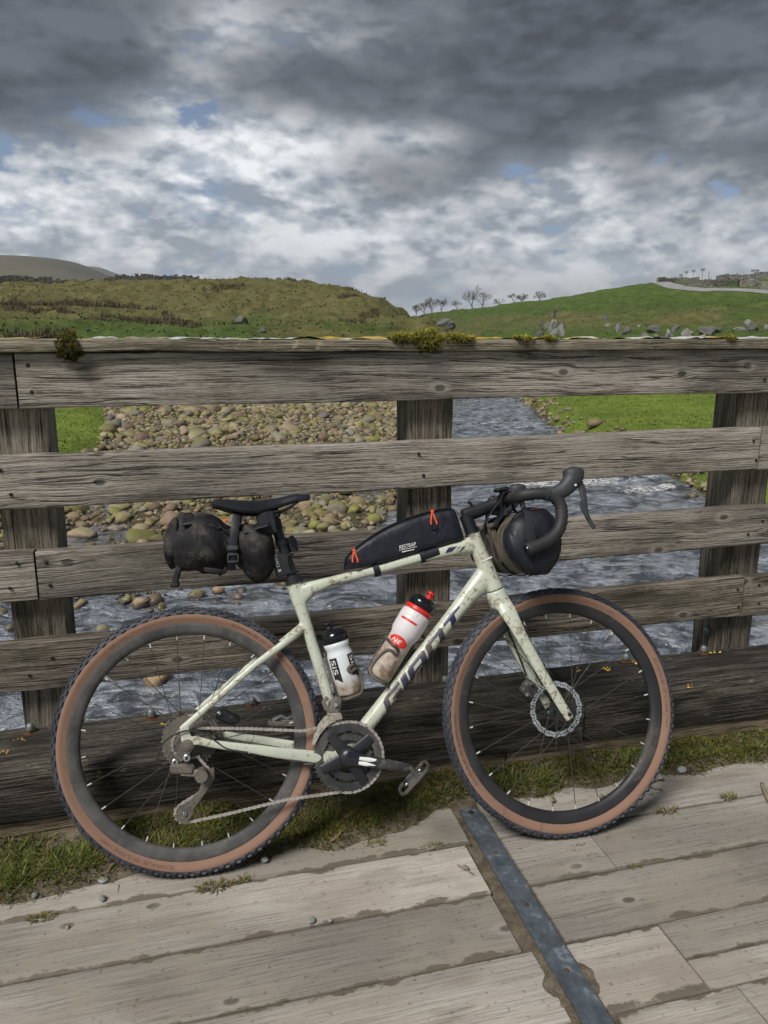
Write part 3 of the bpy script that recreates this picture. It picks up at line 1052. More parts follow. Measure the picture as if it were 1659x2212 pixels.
M_frame = mat_muddy('sage_paint', (.560, .600, .495), (.20, .145, .09), .72, .34, 95, coat=.2, thr=.562)
M_navy = mat_muddy('navy_decal', (.022, .025, .075), (.17, .13, .085), .75, .4, 40, thr=.555)
M_rubber = mat_muddy('tyre_rubber', (.034, .038, .050), (.11, .11, .115), .4, .62, 60, spec=.4, thr=.57)
M_tan = mat_muddy('tan_sidewall', (.250, .148, .104), (.20, .14, .10), .4, .75, 14, spec=.25, thr=.58)
M_rimF = mat_muddy('front_rim', (.018, .018, .021), (.13, .115, .095), .35, .5, 22, thr=.58)
M_rimR = mat_muddy('muddy_rear_rim', (.050, .049, .048), (.125, .118, .108), .65, .7, 60, thr=.53)
M_black = mat_muddy('black_alloy', (.012, .014, .019), (.12, .10, .07), .22, .36, 50, thr=.60)
M_grime = mat_muddy('muddy_metal', (.085, .080, .072), (.175, .155, .125), .7, .62, 60, spec=.4, thr=.47, bump=.4)
M_chain = mat_muddy('dusty_chain', (.36, .34, .31), (.19, .165, .13), .5, .42, 120, thr=.52)
M_fabric = mat_muddy('black_nylon', (.0085, .010, .017), (.10, .09, .07), .10, .55, 40, spec=.35, thr=.64, bump=.25)
M_mudfab = mat_muddy('muddy_nylon', (.010, .010, .013), (.130, .115, .096), .45, .7, 62, spec=.25, thr=.55, bump=.5)
M_tape = mat_muddy('bar_tape', (.020, .020, .022), (.09, .08, .07), .25, .62, 30, thr=.62)
M_hood = simple_mat('rubber_hood', (.040, .043, .048), .55, var=.15)
M_gloss = simple_mat('gloss_black', (.008, .009, .012), .16)
M_silver = simple_mat('bright_metal', (.62, .62, .60), .28, 1.0, var=.2)
M_white = simple_mat('white_print', (.80, .80, .78), .5)
M_rotor = simple_mat('steel_rotor', (.66, .66, .66), .32, .8, var=.12, vscale=60)
M_spoke = simple_mat('dusty_spoke', (.055, .052, .048), .5, .3)
M_orange = simple_mat('orange_cord', (.85, .10, .03), .5)
M_red = simple_mat('red_plastic', (.62, .028, .02), .35)
M_dark = simple_mat('dark_void', (.006, .006, .007), .8)

bike = bthing('bicycle', (0, 0, 0), label='muddy sage green gravel bicycle leaning on the bridge fence', cat='bicycle')


def bpart(name, mb, mats, parent=None, smooth=True):
    return mb.build(name, mats, parent or bike, smooth)


# ---- frame: tubes fused by a voxel remesh
fb = MB()
LN = (0, -1, 0)           # n axis as a direction


def ft(pts, rads, seg=16, sup=1.0):
    fb.add(tube([P(*p) for p in pts], rads, seg, True, ref=(0, 1, 0), sup=sup))


ft([(.2935, .764, 0), (.302, .72, 0), (.3185, .66, 0), (.376, .44, 0), (.4175, .283, 0)], [(.017, .0225), (.0165, .0205), (.016, .0165), (.0165, .0155), (.018, .017)])
ft([(.308, .722, 0), (.345, .742, 0), (.40, .7575, 0), (.52, .781, 0), (.65, .811, 0), (.75, .831, 0), (.826, .845, 0)],
   [(.016, .030), (.017, .019), (.0175, .0135), (.019, .0135), (.020, .0145), (.020, .0185), (.019, .025)], sup=.8)
ft([(.8105, .874, 0), (.824, .834, 0), (.838, .793, 0), (.8675, .710, 0)], [(.0225, .0215), (.0225, .022), (.024, .0245), (.027, .0265)])
ft([(.4213, .290, 0), (.47, .345, 0), (.60, .489, 0), (.74, .6435, 0), (.80, .709, 0), (.846, .752, 0)],
   [(.025, .023), (.022, .0215), (.021, .0205), (.022, .0215), (.0225, .0265), (.022, .034)], sup=.9)
ft([(.4213, .2842, .036), (.4213, .2842, -.036)], .0225)
for s in (1, -1):
    ft([(.3135, .637, 0), (.296, .622, s * .020), (.262, .598, s * .037), (.18, .545, s * .050), (.05, .443, s * .0655), (-.006, .398, s * .068)],
       [(.010, .013), (.010, .0125), (.0085, .0105), (.0078, .0095), (.0072, .009), (.0065, .010)])
    ft([(.415, .285, s * .024), (.37, .286, s * .036), (.33, .2895, s * .042), (.22, .316, s * .058), (.06, .352, s * .0665), (.018, .366, s * .068)],
       [(.012, .018), (.010, .0185), (.0085, .018), (.0072, .0145), (.0066, .0105), (.006, .0115)], sup=.8)
    fb.add(prism([(-.017, .402), (.006, .405), (.012, .375), (.03, .372), (.03, .352), (.014, .352), (.008, .365), (-.013, .362)], .010, lambda a, b, d, s=s: P(a, b, s * .068 + d)))
    fb.add(prism([(-.013, .366), (.014, .366), (.018, .345), (.010, .333), (-.006, .333), (-.014, .346)], .008, lambda a, b, d, s=s: P(a, b, s * .066 + d)))
fr = fb.build('frame', M_frame, bike)
md = fr.modifiers.new('fuse', 'REMESH')
md.mode = 'VOXEL'
md.voxel_size = .0026
md.use_smooth_shade = True
sm = fr.modifiers.new('weld', 'SMOOTH')
sm.factor = .5
sm.iterations = 7


def tube_print(txt_polys, base, dirv, half, name, mat, roff=.0008, nrm=1):
    pass


# big down-tube letters, wrapped on the tube
def wrap_letters(polys, a0, a1, ra, rb, length, name, mat, parent):
    """polys in (s along tube 0..length, t across -1..1); tube from a0 to a1 (u,w); ra half depth in n, rb half height"""
    d = np.array(a1) - np.array(a0)
    d = d / np.hypot(*d)
    pn = np.array([-d[1], d[0]])
    mb = MB()
    for poly in polys:
        bm = bmesh.new()
        vs = [bm.verts.new((p[0], p[1], 0)) for p in poly]
        bm.faces.new(vs)
        for k in range(-9, 10):
            g = bm.verts[:] + bm.edges[:] + bm.faces[:]
            bmesh.ops.bisect_plane(bm, geom=g, plane_co=(0, k / 10, 0), plane_no=(0, 1, 0))
        bmesh.ops.triangulate(bm, faces=bm.faces[:])
        bm.verts.index_update()
        out = []
        for v in bm.verts:
            a = R(-22) + v.co.y * R(57)
            r = 1.035
            q = np.array(a0) + d * v.co.x + pn * rb * r * math.sin(a)
            out.append(P(q[0], q[1], ra * r * math.cos(a)))
        mb.add((out, [[v.index for v in f.verts] for f in bm.faces]))
        bm.free()
    return mb.build(name, mat, parent, smooth=True)


def sl(poly, s0, w, lean=.018):
    return [(s0 + a * w + lean * b, b) for a, b in poly]


# letters G I A N T as slanted block shapes (a along 0..1, b across -1..1)
LG = [[(0, -.75), (.12, -1), (1, -1), (1, -.55), (.28, -.55), (.28, .55), (1, .55), (1, 1), (.12, 1), (0, .75)], [(.62, -.55), (1, -.55), (1, .12), (.45, .12), (.45, -.18), (.62, -.18)]]
LI = [[(0, -1), (1, -1), (1, 1), (0, 1)]]
LA = [[(0, -1), (.28, -1), (.28, .55), (.72, .55), (.72, -1), (1, -1), (1, .75), (.88, 1), (.12, 1), (0, .75)], [(.28, -.35), (.72, -.35), (.72, .0), (.28, .0)]]
LNn = [[(0, -1), (.28, -1), (.28, .55), (.72, .55), (.72, -1), (1, -1), (1, .75), (.88, 1), (0, 1)]]
LT = [[(0, .55), (1.15, .55), (1.15, 1), (0, 1)], [(.40, -1), (.74, -1), (.74, .55), (.40, .55)]]
polys = []
for L_, s0, w_ in ((LG, .002, .070), (LI, .079, .023), (LA, .109, .075), (LNn, .191, .073), (LT, .272, .062)):
    for pl_ in L_:
        polys.append(sl(pl_, s0, w_, .011))
wrap_letters(polys, (.524, .405), (.74, .6435), .0216, .0209, .37, 'frame_lettering', M_navy, bike)
# chainstay lettering on the far stay and top-tube stripes
tv, tf, tw = text_mesh('ALUXX', 1.0)
k = .052 / tw
mb = MB()
mb.add(([P(.135 + x * k, .3625 - x * k * .16 + y * k * .9, -.0505) for x, y in tv], tf))
mb.add(([P(.122, .365, -.0505), P(.134, .362, -.0505), P(.130, .3715, -.0505)], [[0, 1, 2]]))
bpart('stay_lettering', mb, M_navy, smooth=False)
mb = MB()
for a, b in ((.722, .746), (.752, .757), (.762, .772)):
    q = [P(a, .8215, .0208), P(b - .003, .8255, .0208), P(b + .012, .8395, .0208), P(a + .011, .8365, .0208)]
    mb.add((q, [[0, 1, 2, 3]]))
bpart('top_tube_stripe', mb, M_navy, smooth=False)
mb = MB()
mb.add(([P(.8245, .7935, .0242), P(.8265, .790, .0243), P(.858, .803, .0243), P(.8575, .8065, .0242)], [[0, 1, 2, 3]]))
bpart('head_tube_mark', mb, M_white, smooth=False)

# ---- fork
fk = MB()
fk.add(tube([P(.8675, .708), P(.872, .694), P(.881, .669), P(.888, .652)], [(.0285, .0285), (.031, .030), (.035, .031), (.026, .022)], 18, True, ref=(0, 1, 0)))
for s in (1, -1):
    fk.add(tube([P(*q) for q in ((.880, .676, s * .014), (.889, .648, s * .038), (.905, .611, s * .046), (.925, .565, s * .051), (.975, .465, s * .0565), (1.026, .372, s * .060), (1.0445, .3385, s * .060))],
                [(.014, .026), (.012, .0255), (.0105, .0205), (.010, .0175), (.0085, .0155), (.007, .0145), (.006, .013)], 14, True, ref=(0, 1, 0)))
fo = MB()
fo.v = [tuple(ST(p)) for p in fk.v]
fo.f, fo.m = fk.f, fk.m
fkob = fo.build('fork', M_frame, bike)
md = fkob.modifiers.new('fuse', 'REMESH')
md.mode = 'VOXEL'
md.voxel_size = .0026
md.use_smooth_shade = True
sm = fkob.modifiers.new('weld', 'SMOOTH')
sm.factor = .5
sm.iterations = 6
for (a, b, r_) in ((1.041, .3535, .0052), (1.036, .372, .0018), (.990, .470, .0022)):
    nn = .0668 if b < .4 else .0655
    bpart('fork_eyelet', MB().add(lathe([(0, r_), (.0012, r_)], P(a, b, nn), (0, -1, 0), (1, 0, 0), 12), 0, ST), M_dark)


# ---- wheels
def ring(prof, seg=180, c=(0, 0)):
    """closed surface of revolution about n; prof list of (r, n)"""
    vs, fs = [], []
    m = len(prof)
    for i in range(seg):
        a = 2 * math.pi * i / seg
        for r, nn in prof:
            vs.append((c[0] + r * math.cos(a), -nn, c[1] + r * math.sin(a)))
    for i in range(seg):
        j = (i + 1) % seg
        for k in range(m - 1):
            fs.append([i * m + k, i * m + k + 1, j * m + k + 1, j * m + k])
    return vs, fs


def spline1(prof, sub=3):
    return [(a, b) for a, b in smooth_path(prof, sub)]


def knob(c, a, r, nn, l, wd, h, tilt):
    """tread block at angle a, radius r, lateral nn"""
    ca, sa = math.cos(a), math.sin(a)
    rad = Vector((ca, 0, sa))
    tan = Vector((-sa, 0, ca))
    lat = Vector((0, -1, 0))
    up = (rad * math.cos(tilt) + lat * math.sin(tilt))
    sd_ = (lat * math.cos(tilt) - rad * math.sin(tilt))
    o = Vector((c[0], 0, c[1])) + rad * r + lat * nn
    vs = []
    for hh, k in ((-h * .6, 1.0), (h, .8)):
        for sx, sy in ((-1, -1), (1, -1), (1, 1), (-1, 1)):
            vs.append(tuple(o + tan * (sx * l / 2 * k) + sd_ * (sy * wd / 2 * k) + up * hh))
    return vs, [[4, 5, 6, 7], [0, 1, 5, 4], [1, 2, 6, 5], [2, 3, 7, 6], [3, 0, 4, 7]]


def wheel(name, c, xf, rim_mat, front, text_starts, phase):
    wh = empty(name, (0, 0, 0))
    wh.parent = bike
    if front:
        wh.matrix_local = STEER.copy()
    tread = [(.3340, .0210), (.3405, .0192), (.3462, .0148), (.3495, .0080), (.3505, .0), (.3495, -.0080), (.3462, -.0148), (.3405, -.0192), (.3340, -.0210)]
    mb = MB().add(ring(spline1(tread), 160, c))
    ka = 70
    for i in range(ka):
        a = 2 * math.pi * (i + phase) / ka
        b = 2 * math.pi * (i + .5 + phase) / ka
        for s in (1, -1):
            mb.add(knob(c, a, .3395, s * .0200, .0145, .0075, .0038, s * 1.05))
            mb.add(knob(c, b, .3450, s * .0165, .0115, .0070, .0036, s * .72))
            mb.add(knob(c, a, .3487, s * .0105, .0120, .0065, .0030, s * .4))
            mb.add(knob(c, b, .3503, s * .0038, .0130, .0060, .0026, s * .12))
    t_ = mb.build('tyre', M_rubber, wh)
    mb = MB()
    for s in (1, -1):
        side = [(.3348, s * .0209), (.3300, s * .0214), (.3250, s * .0206), (.3185, s * .0178), (.3115, s * .0148)]
        vf = ring(spline1(side), 160, c)
        mb.add((vf[0], vf[1] if s > 0 else [f[::-1] for f in vf[1]]))
    mb.build('sidewall', M_tan, wh)
    rimp = [(.3125, .0138), (.3100, .0150), (.3040, .0148), (.2920, .0128), (.2835, .0090), (.2795, .0040), (.2790, 0), (.2795, -.0040), (.2835, -.0090), (.2920, -.0128), (.3040, -.0148), (.3100, -.0150), (.3125, -.0138), (.3125, .0138)]
    MB().add(ring(rimp, 160, c)).build('rim', rim_mat, wh)
    # hot-printed words along the sidewall, clockwise, tops outward
    for a0 in text_starts:
        mb = MB()
        pos = 0.0
        for word, hgt, kk in (('SCHWALBE', .0088, 1.35), ('IIIIIII', .0088, .95), ('G-ONE', .0088, 1.35), ('ULTRABITE', .0050, 1.1)):
            tv, tf, tw = text_mesh(word, 1.0, 0.0, 10)
            sc = hgt / .73
            for_len = tw * sc * kk
            vv = []
            for x, y in tv:
                ang = a0 - (pos + x * sc * kk) / .3235
                rr = .3195 + y * sc + (.0088 - hgt) * .5
                nn = np.interp(rr, [.3115, .3185, .3250, .3300, .3348], [.0148, .0178, .0206, .0214, .0209]) + .0005
                vv.append((c[0] + rr * math.cos(ang), -nn, c[1] + rr * math.sin(ang)))
            mb.add((vv, tf))
            pos += for_len + .006
        lt_ = mb.build('sidewall_lettering', M_dark2, wh, smooth=False)
        lt_['kind'] = 'stuff'
    # hub
    fl = (.021, -.032) if not front else (.030, -.022)
    mb = MB()
    mb.add(lathe([(-.055, .009), (-.036, .010), (-.034, .026), (-.030, .026), (-.027, .014), (.016, .013), (.019, .026), (.023, .026), (.026, .011), (.058, .009)] if not front else
                 [(-.05, .009), (-.034, .012), (-.026, .027), (-.022, .027), (-.018, .015), (.022, .014), (.027, .027), (.031, .027), (.036, .012), (.055, .009)], (c[0], 0, c[1]), (0, -1, 0), (1, 0, 0), 20))
    mb.build('hub', M_black, wh)
    # spokes, two-cross
    for i in range(24):
        s = 1 if i % 2 else -1
        ar = 2 * math.pi * (i + .35) / 24
        ah = ar + (1 if (i // 2) % 2 else -1) * R(62)
        nf = fl[0] if s > 0 else fl[1]
        h = Vector((c[0] + .0255 * math.cos(ah), -nf, c[1] + .0255 * math.sin(ah)))
        rmp = Vector((c[0] + .281 * math.cos(ar), -s * .002, c[1] + .281 * math.sin(ar)))
        d = (rmp - h).normalized()
        mb = MB()
        mb.add(tube([h, rmp - d * .012], .00115, 5), 0)
        mb.add(tube([rmp - d * .0135, rmp - d * .001], .0021, 6), 1)
        mb.build('spoke', [M_spoke, M_nip], wh)
    return wh


M_dark2 = simple_mat('sidewall_ink', (.10, .050, .035), .8)
M_nip = simple_mat('nipple', (.75, .74, .70), .35, .4)
rw = wheel('rear_wheel', (0, .353), None, M_rimR, False, (R(262), R(68)), .0)
fw = wheel('front_wheel', (1.045, .353), None, M_rimF, True, (R(24), R(213)), .3)

# valves
mb = MB()
mb.add(tube([(1.045 + .280 * math.cos(R(52)), -.002, .353 + .280 * math.sin(R(52))), (1.045 + .245 * math.cos(R(52)), -.002, .353 + .245 * math.sin(R(52)))], [.0042, .0028], 8))
mb.build('valve', M_silver, fw)
mb = MB()
mb.add(tube([(.280 * math.cos(R(139)), -.002, .353 + .280 * math.sin(R(139))), (.240 * math.cos(R(139)), -.002, .353 + .240 * math.sin(R(139)))], [.0042, .0028], 8))
mb.build('valve', M_silver, rw)


def gear(c, r, teeth, n0, n1, hole=.02, depth=.004, seg_hole=40):
    """toothed ring between n0 and n1 with a round hole"""
    out = []
    for i in range(teeth):
        for f, k in ((0, 0), (.28, 0), (.42, 1), (.62, 1), (.76, 0)):
            a = 2 * math.pi * (i + f) / teeth
            out.append((r - depth + depth * k, a))
    m = len(out)
    vs = []
    for nn in (n0, n1):
        for rr, a in out:
            vs.append((c[0] + rr * math.cos(a), -nn, c[1] + rr * math.sin(a)))
        for rr, a in out:
            vs.append((c[0] + hole * math.cos(a), -nn, c[1] + hole * math.sin(a)))
    fs = []
    for i in range(m):
        j = (i + 1) % m
        fs.append([i, j, 2 * m + j, 2 * m + i])
        fs.append([i, m + i, m + j, j])
        fs.append([2 * m + i, 2 * m + j, 3 * m + j, 3 * m + i])
        fs.append([m + i, 3 * m + i, 3 * m + j, m + j])
    return vs, fs


mb = MB()
for i, tt in enumerate((34, 30, 27, 24, 21, 19, 17, 15, 13, 11)):
    n0 = .0255 + i * .0038
    mb.add(gear((0, .353), tt * .0127 / (2 * math.pi) + .0028, tt, n0, n0 + .0018, .014 + .012 * (i < 4)))
mb.add(lathe([(.026, .016), (.063, .0145), (.066, .011)], (0, 0, .353), (0, -1, 0), (1, 0, 0), 20))
mb.add(lathe([(.0245, .058), (.0255, .058)], (0, 0, .353), (0, -1, 0), (1, 0, 0), 40))
mb.build('cassette', M_grime, rw)


def rotor(c, nn, mat, wh, r=.080):
    mb = MB()
    seg = 144
    pts = []
    vs, fs = [], []
    for i in range(seg):
        a = 2 * math.pi * i / seg
        ro = r + .0016 * math.sin(a * 18)
        ri = r - .0145 + .0012 * math.sin(a * 18 + 1.2)
        for rr, k in ((ro, .0009), (ri, .0009), (ri, -.0009), (ro, -.0009)):
            vs.append((c[0] + rr * math.cos(a), -(nn + k), c[1] + rr * math.sin(a)))
    for i in range(seg):
        j = (i + 1) % seg
        for k in range(4):
            l = (k + 1) % 4
            fs.append([i * 4 + k, i * 4 + l, j * 4 + l, j * 4 + k])
    mb.add((vs, fs), 0)
    # slots
    for i in range(54):
        a = 2 * math.pi * (i + .3) / 54
        s = .0036 if i % 3 else .0018
        for off in ([(-.0030, .0034)] if i % 3 else [(-.002, .002)]):
            rc = r - .0072
            q = []
            for dr, da in ((s, -.0012), (s * .8, .0022), (-s, .0012), (-s * .8, -.0022)):
                q.append((c[0] + (rc + dr) * math.cos(a + (da + dr * .6) / rc), -(nn + .00105), c[1] + (rc + dr) * math.sin(a + (da + dr * .6) / rc)))
            mb.add((q, [[0, 1, 2, 3]]), 1)
    for i in range(5):
        a = 2 * math.pi * i / 5 + .4
        b = a + .5
        mb.add(tube([(c[0] + .020 * math.cos(a), -nn, c[1] + .020 * math.sin(a)), (c[0] + (r - .0135) * math.cos(b), -nn, c[1] + (r - .0135) * math.sin(b))], [(.0015, .006), (.0013, .003)], 6, ref=(0, 1, 0)), 2)
    mb.add(lathe([(-.003, .023), (.003, .023)], (c[0], -nn, c[1]), (0, -1, 0), (1, 0, 0), 20), 2)
    mb.build('brake_rotor', [mat, M_dark, M_black], wh, smooth=False)


rotor((1.045, .353), -.034, M_rotor, fw)
rotor((0, .353), -.036, M_grime, rw, .0755)
# calipers
mb = MB()
mb.add(box(P(.972, .418, -.044), (.036, .028, .050), .008, Matrix.Rotation(R(-38), 3, 'Y')), 0, ST)
mb.add(box(P(.956, .408, -.034), (.024, .03, .044), .006, Matrix.Rotation(R(-38), 3, 'Y')), 0, ST)
for a, b in ((.951, .405), (.965, .437)):
    mb.add(lathe([(0, .0062), (.004, .0060), (.005, .003)], P(a, b, -.016), (0, -1, 0), (1, 0, 0), 12), 1, ST)
bpart('front_caliper', mb, [mat_muddy('caliper', (.05, .048, .045), (.14, .125, .10), .5, .55, 50, thr=.52), M_silver])
mb = MB()
mb.add(box(P(.100, .398, -.046), (.062, .032, .034), .007, Matrix.Rotation(R(28), 3, 'Y')))
mb.add(box(P(.118, .392, -.030), (.03, .012, .016), .003, Matrix.Rotation(R(28), 3, 'Y')))
mb.add(lathe([(0, .0058), (.004, .0056), (.005, .003)], P(.078, .412, -.028), (0, -1, 0), (1, 0, 0), 12), 1)
mb.add(lathe([(0, .004), (.004, .0038)], P(.102, .372, -.028), (0, -1, 0), (1, 0, 0), 10), 1)
bpart('rear_caliper', mb, [M_black, M_silver])
mb = MB()
mb.add(box(P(.245, .366, -.062), (.075, .03, .014), .004, Matrix.Rotation(R(8), 3, 'Y')))
mb.add(box(P(.27, .372, -.075), (.05, .05, .008), .003, Matrix.Rotation(R(4), 3, 'Y')))
mb.add(tube([P(.222, .378, -.058), P(.245, .388, -.058), P(.262, .380, -.058), P(.285, .388, -.058), P(.292, .374, -.058)], .0055, 6), 1)
bpart('far_pedal', mb, [M_grime, M_silver])
mb = MB()
mb.add(tube([P(.4213, .2842, -.058), P(.33, .318, -.062), P(.258, .346, -.066)], [(.009, .016), (.008, .014), (.007, .012)], 10, ref=(0, 1, 0)))
bpart('far_crank_arm', mb, M_black)

# ---- crankset
BBC = (.4213, .2842)
mb = MB()
mb.add(gear(BBC, .0980, 46, .0455, .0485, .0690, .0050), 0)
mb.add(gear(BBC, .0665, 30, .0385, .0410, .0440, .0045), 0)
bpart('chainring', mb, mat_muddy('dusty_chainring', (.030, .031, .034), (.13, .12, .105), .6, .45, 55, thr=.55))
mb = MB()
for ang in (128, 38, -52 - 8, 200):
    a = R(ang)
    d = Vector((math.cos(a), 0, math.sin(a)))
    mb.add(tube([Vector(P(*BBC, .050)) + d * .012, Vector(P(*BBC, .051)) + d * .045, Vector(P(*BBC, .0505)) + d * .079], [(.006, .020), (.005, .0145), (.004, .0125)], 10, ref=(0, 1, 0), sup=.7))
mb.add(lathe([(-.004, .030), (.006, .028), (.014, .020), (.017, .012)], P(*BBC, .050), (0, -1, 0), (1, 0, 0), 20))
spider = bpart('crank_spider', mb, M_black)
mb = MB()
dv = Vector(P(.5837, .2498)) - Vector(P(*BBC))
p0 = Vector(P(*BBC, .058))
mb.add(tube([p0 - dv * .02, p0 + dv * .18 + Vector((0, -.006, 0)), p0 + dv * .5 + Vector((0, -.014, 0)), p0 + dv * .9 + Vector((0, -.022, 0)), p0 + dv * 1.04 + Vector((0, -.023, 0))],
            [(.010, .021), (.009, .0175), (.008, .0145), (.008, .0125), (.006, .009)], 14, ref=(0, 1, 0), sup=.75))
arm = bpart('crank_arm', mb, mat_muddy('crank_gloss', (.012, .014, .022), (.16, .14, .11), .5, .2, 30, thr=.55))
mb = MB()
pn_ = Vector((-dv.z, 0, dv.x)).normalized()
for s_, f0, f1 in ((1, .15, .62), (-1, .15, .42)):
    a = p0 + dv * f0 + pn_ * .006 * s_ + Vector((0, -.0165, 0))
    b = p0 + dv * f1 + pn_ * .006 * s_ + Vector((0, -.0205, 0))
    mb.add(tube([a, a * .6 + b * .4, b], [(.0012, .0042), (.0012, .0056), (.0008, .001)], 8, ref=(0, 1, 0)))
mb.build('worn_patch', M_white, arm)
mb = MB()
for nn in (.110,):
    c0 = Vector(P(.5837, .2498, .125))
    mb.add(tube([Vector(P(.5837, .2498, .075)), Vector(P(.5837, .2498, .165))], [.0075, .0055], 10), 0)
pd = Vector((.074, 0, .068)).normalized()
pq = Vector((-.068, 0, .074)).normalized()
ctr = Vector(P(.5826, .2363, .128))
loop = [ctr + pd * a + Vector((0, b, 0)) for a, b in ((-.05, -.02), (-.04, -.034), (.0, -.036), (.04, -.034), (.050, -.02), (.050, .02), (.04, .034), (0, .036), (-.04, .034), (-.05, .02))]
mb.add(tube(loop, [(.005, .0042)] * 10, 8, closed=True, ref=tuple(pq)), 0)
mb.add(tube([ctr - pd * .024, ctr + pd * .024], [(.008, .018)] * 2, 8, ref=tuple(pq)), 0)
for s in (1, -1):
    mb.add(box(tuple(ctr + pd * .024 * s + pq * .008), (.012, .034, .006), .002, Matrix.Rotation(R(-42), 3, 'Y')), 1)
bpart('pedal', mb, [mat_muddy('pedal_metal', (.06, .06, .06), (.13, .11, .09), .5, .35, 60, thr=.5), M_silver])

# ---- chain: side plates link by link
def chain_run(pts, n0=.046):
    P2 = [np.array(p) for p in pts]
    segl = [np.hypot(*(P2[i + 1] - P2[i])) for i in range(len(P2) - 1)]
    tot = sum(segl)
    cum = np.r_[0, np.cumsum(segl)]
    N = int(tot / .0127)
    def at(s):
        i = min(len(segl) - 1, max(0, int(np.searchsorted(cum, s) - 1)))
        f = (s - cum[i]) / segl[i]
        return P2[i] * (1 - f) + P2[i + 1] * f
    for k in range(N):
        a, b = at(k * tot / N), at((k + 1) * tot / N)
        d = (b - a) / np.hypot(*(b - a))
        q = np.array([-d[1], d[0]])
        wid = .0028 if k % 2 else .0020
        poly = []
        for s, h in ((-.0042, .0), (-.0028, .0036), (.0008, .0040), (.0063, .0024), (.0119, .0040), (.0155, .0036), (.0169, 0), (.0155, -.0036), (.0119, -.0040), (.0063, -.0024), (.0008, -.0040), (-.0028, -.0036)):
            pt = a + d * s + q * h
            poly.append((pt[0], pt[1]))
        for sg in (1, -1):
            chn.add(prism(poly, .001, lambda x, y, dd, sg=sg: P(x, y, n0 + sg * wid + dd)))


chn = MB()
arc = [(.4213 + .0935 * math.cos(R(a)), .2842 + .0935 * math.sin(R(a))) for a in range(98, -118, -12)]
pul_lo, pul_up = (-.011, .1775), (.041, .262)
cas = [(.0 + .040 * math.cos(R(a)), .353 + .040 * math.sin(R(a))) for a in range(86, 300, 16)]
cas = [(.0 + .040 * math.cos(R(a)), .353 + .040 * math.sin(R(a))) for a in (84, 110, 140, 170, 200, 230, 260, 285, 305)]
path = arc[::-1] + [(.30, .3625), (.16, .379)] + cas + [(.058, .276), (.062, .262), (.055, .247), (.03, .225), (-.012, .205), (-.034, .190), (-.037, .170), (-.022, .154), (-.004, .152), (.10, .1645), (.25, .187), arc[-1]]
chain_run(path)
ch = bpart('chain', chn, M_chain, smooth=False)

# ---- rear derailleur
mb = MB()
mb.add(prism([(-.014, .353), (.012, .353), (.006, .325), (-.026, .308), (-.036, .318), (-.026, .338)], .010, lambda a, b, d: P(a, b, .0675 + d)), 0)
mb.add(box(P(-.012, .296, .069), (.062, .034, .026), .006, Matrix.Rotation(R(8), 3, 'Y')), 0)
mb.add(box(P(.012, .284, .074), (.060, .014, .020), .004, Matrix.Rotation(R(10), 3, 'Y')), 1)
mb.add(tube([P(.036, .276, .05), P(.036, .276, .088)], .0165, 14), 0)
for nn in (.041, .0525):
    mb.add(tube([P(.056, .285, nn), P(.054, .262, nn), P(.030, .222, nn), (P(.004, .196, nn)), P(-.008, .186, nn), P(-.018, .160, nn)],
                [(.0012, .010), (.0012, .014), (.0012, .0085), (.0012, .012), (.0012, .0225), (.0012, .014)], 10, ref=(0, 1, 0)), 0)
mb.add(gear(pul_lo, .0215, 11, .0445, .0490, .006, .004), 0)
mb.add(gear(pul_up, .0215, 11, .0445, .0490, .006, .004), 0)
mb.add(prism([(-.038, .176), (-.03, .160), (-.012, .150), (.004, .150), (-.006, .162), (-.02, .175)], .0022, lambda a, b, d: P(a, b, .0525 + d)), 0)
for (a, b, nn, r_) in ((-.0295, .3145, .0755, .0082), (.0005, .323, .077, .0092), (-.011, .1775, .0545, .0052)):
    mb.add(lathe([(0, r_), (.004, r_), (.005, r_ * .8)], P(a, b, nn), (0, -1, 0), (1, 0, 0), 16), 2)
    mb.add(lathe([(.0045, r_ * .42), (.0053, r_ * .42)], P(a, b, nn), (0, -1, 0), (1, 0, 0), 8), 3)
mb.add(lathe([(0, .0185), (.006, .0175), (.010, .012)], P(.002, .353, .066), (0, -1, 0), (1, 0, 0), 18), 0)
bpart('rear_derailleur', mb, [M_grime, mat_muddy('pale_grime', (.27, .24, .19), (.16, .13, .09), .6, .6, 60, thr=.5), M_silver, M_dark])
# ---- front derailleur
mb = MB()
mb.add(box(P(.395, .418, .030), (.024, .022, .052), .005, Matrix.Rotation(R(14), 3, 'Y')), 0)
mb.add(tube([P(.372, .444, .03), P(.360, .432, .034), P(.366, .415, .036), P(.385, .404, .036)], [(.003, .006)] * 4, 8, ref=(0, 1, 0)), 0)
mb.add(lathe([(0, .006), (.005, .0055)], P(.392, .425, .044), (0, -1, 0), (1, 0, 0), 12), 1)
for nn in (.0405, .0545):
    poly = [(.362, .397), (.405, .402), (.408, .388), (.392, .386), (.366, .372), (.345, .350), (.331, .326), (.324, .326), (.330, .348), (.345, .378)]
    mb.add(prism(poly, .0014, lambda a, b, d, nn=nn: P(a, b, nn + d)), 2)
mb.add(box(P(.385, .401, .047), (.035, .014, .003), .001), 2)
bpart('front_derailleur', mb, [M_grime, M_silver, mat_muddy('cage_steel', (.42, .39, .34), (.22, .18, .13), .6, .38, 60, thr=.52)])
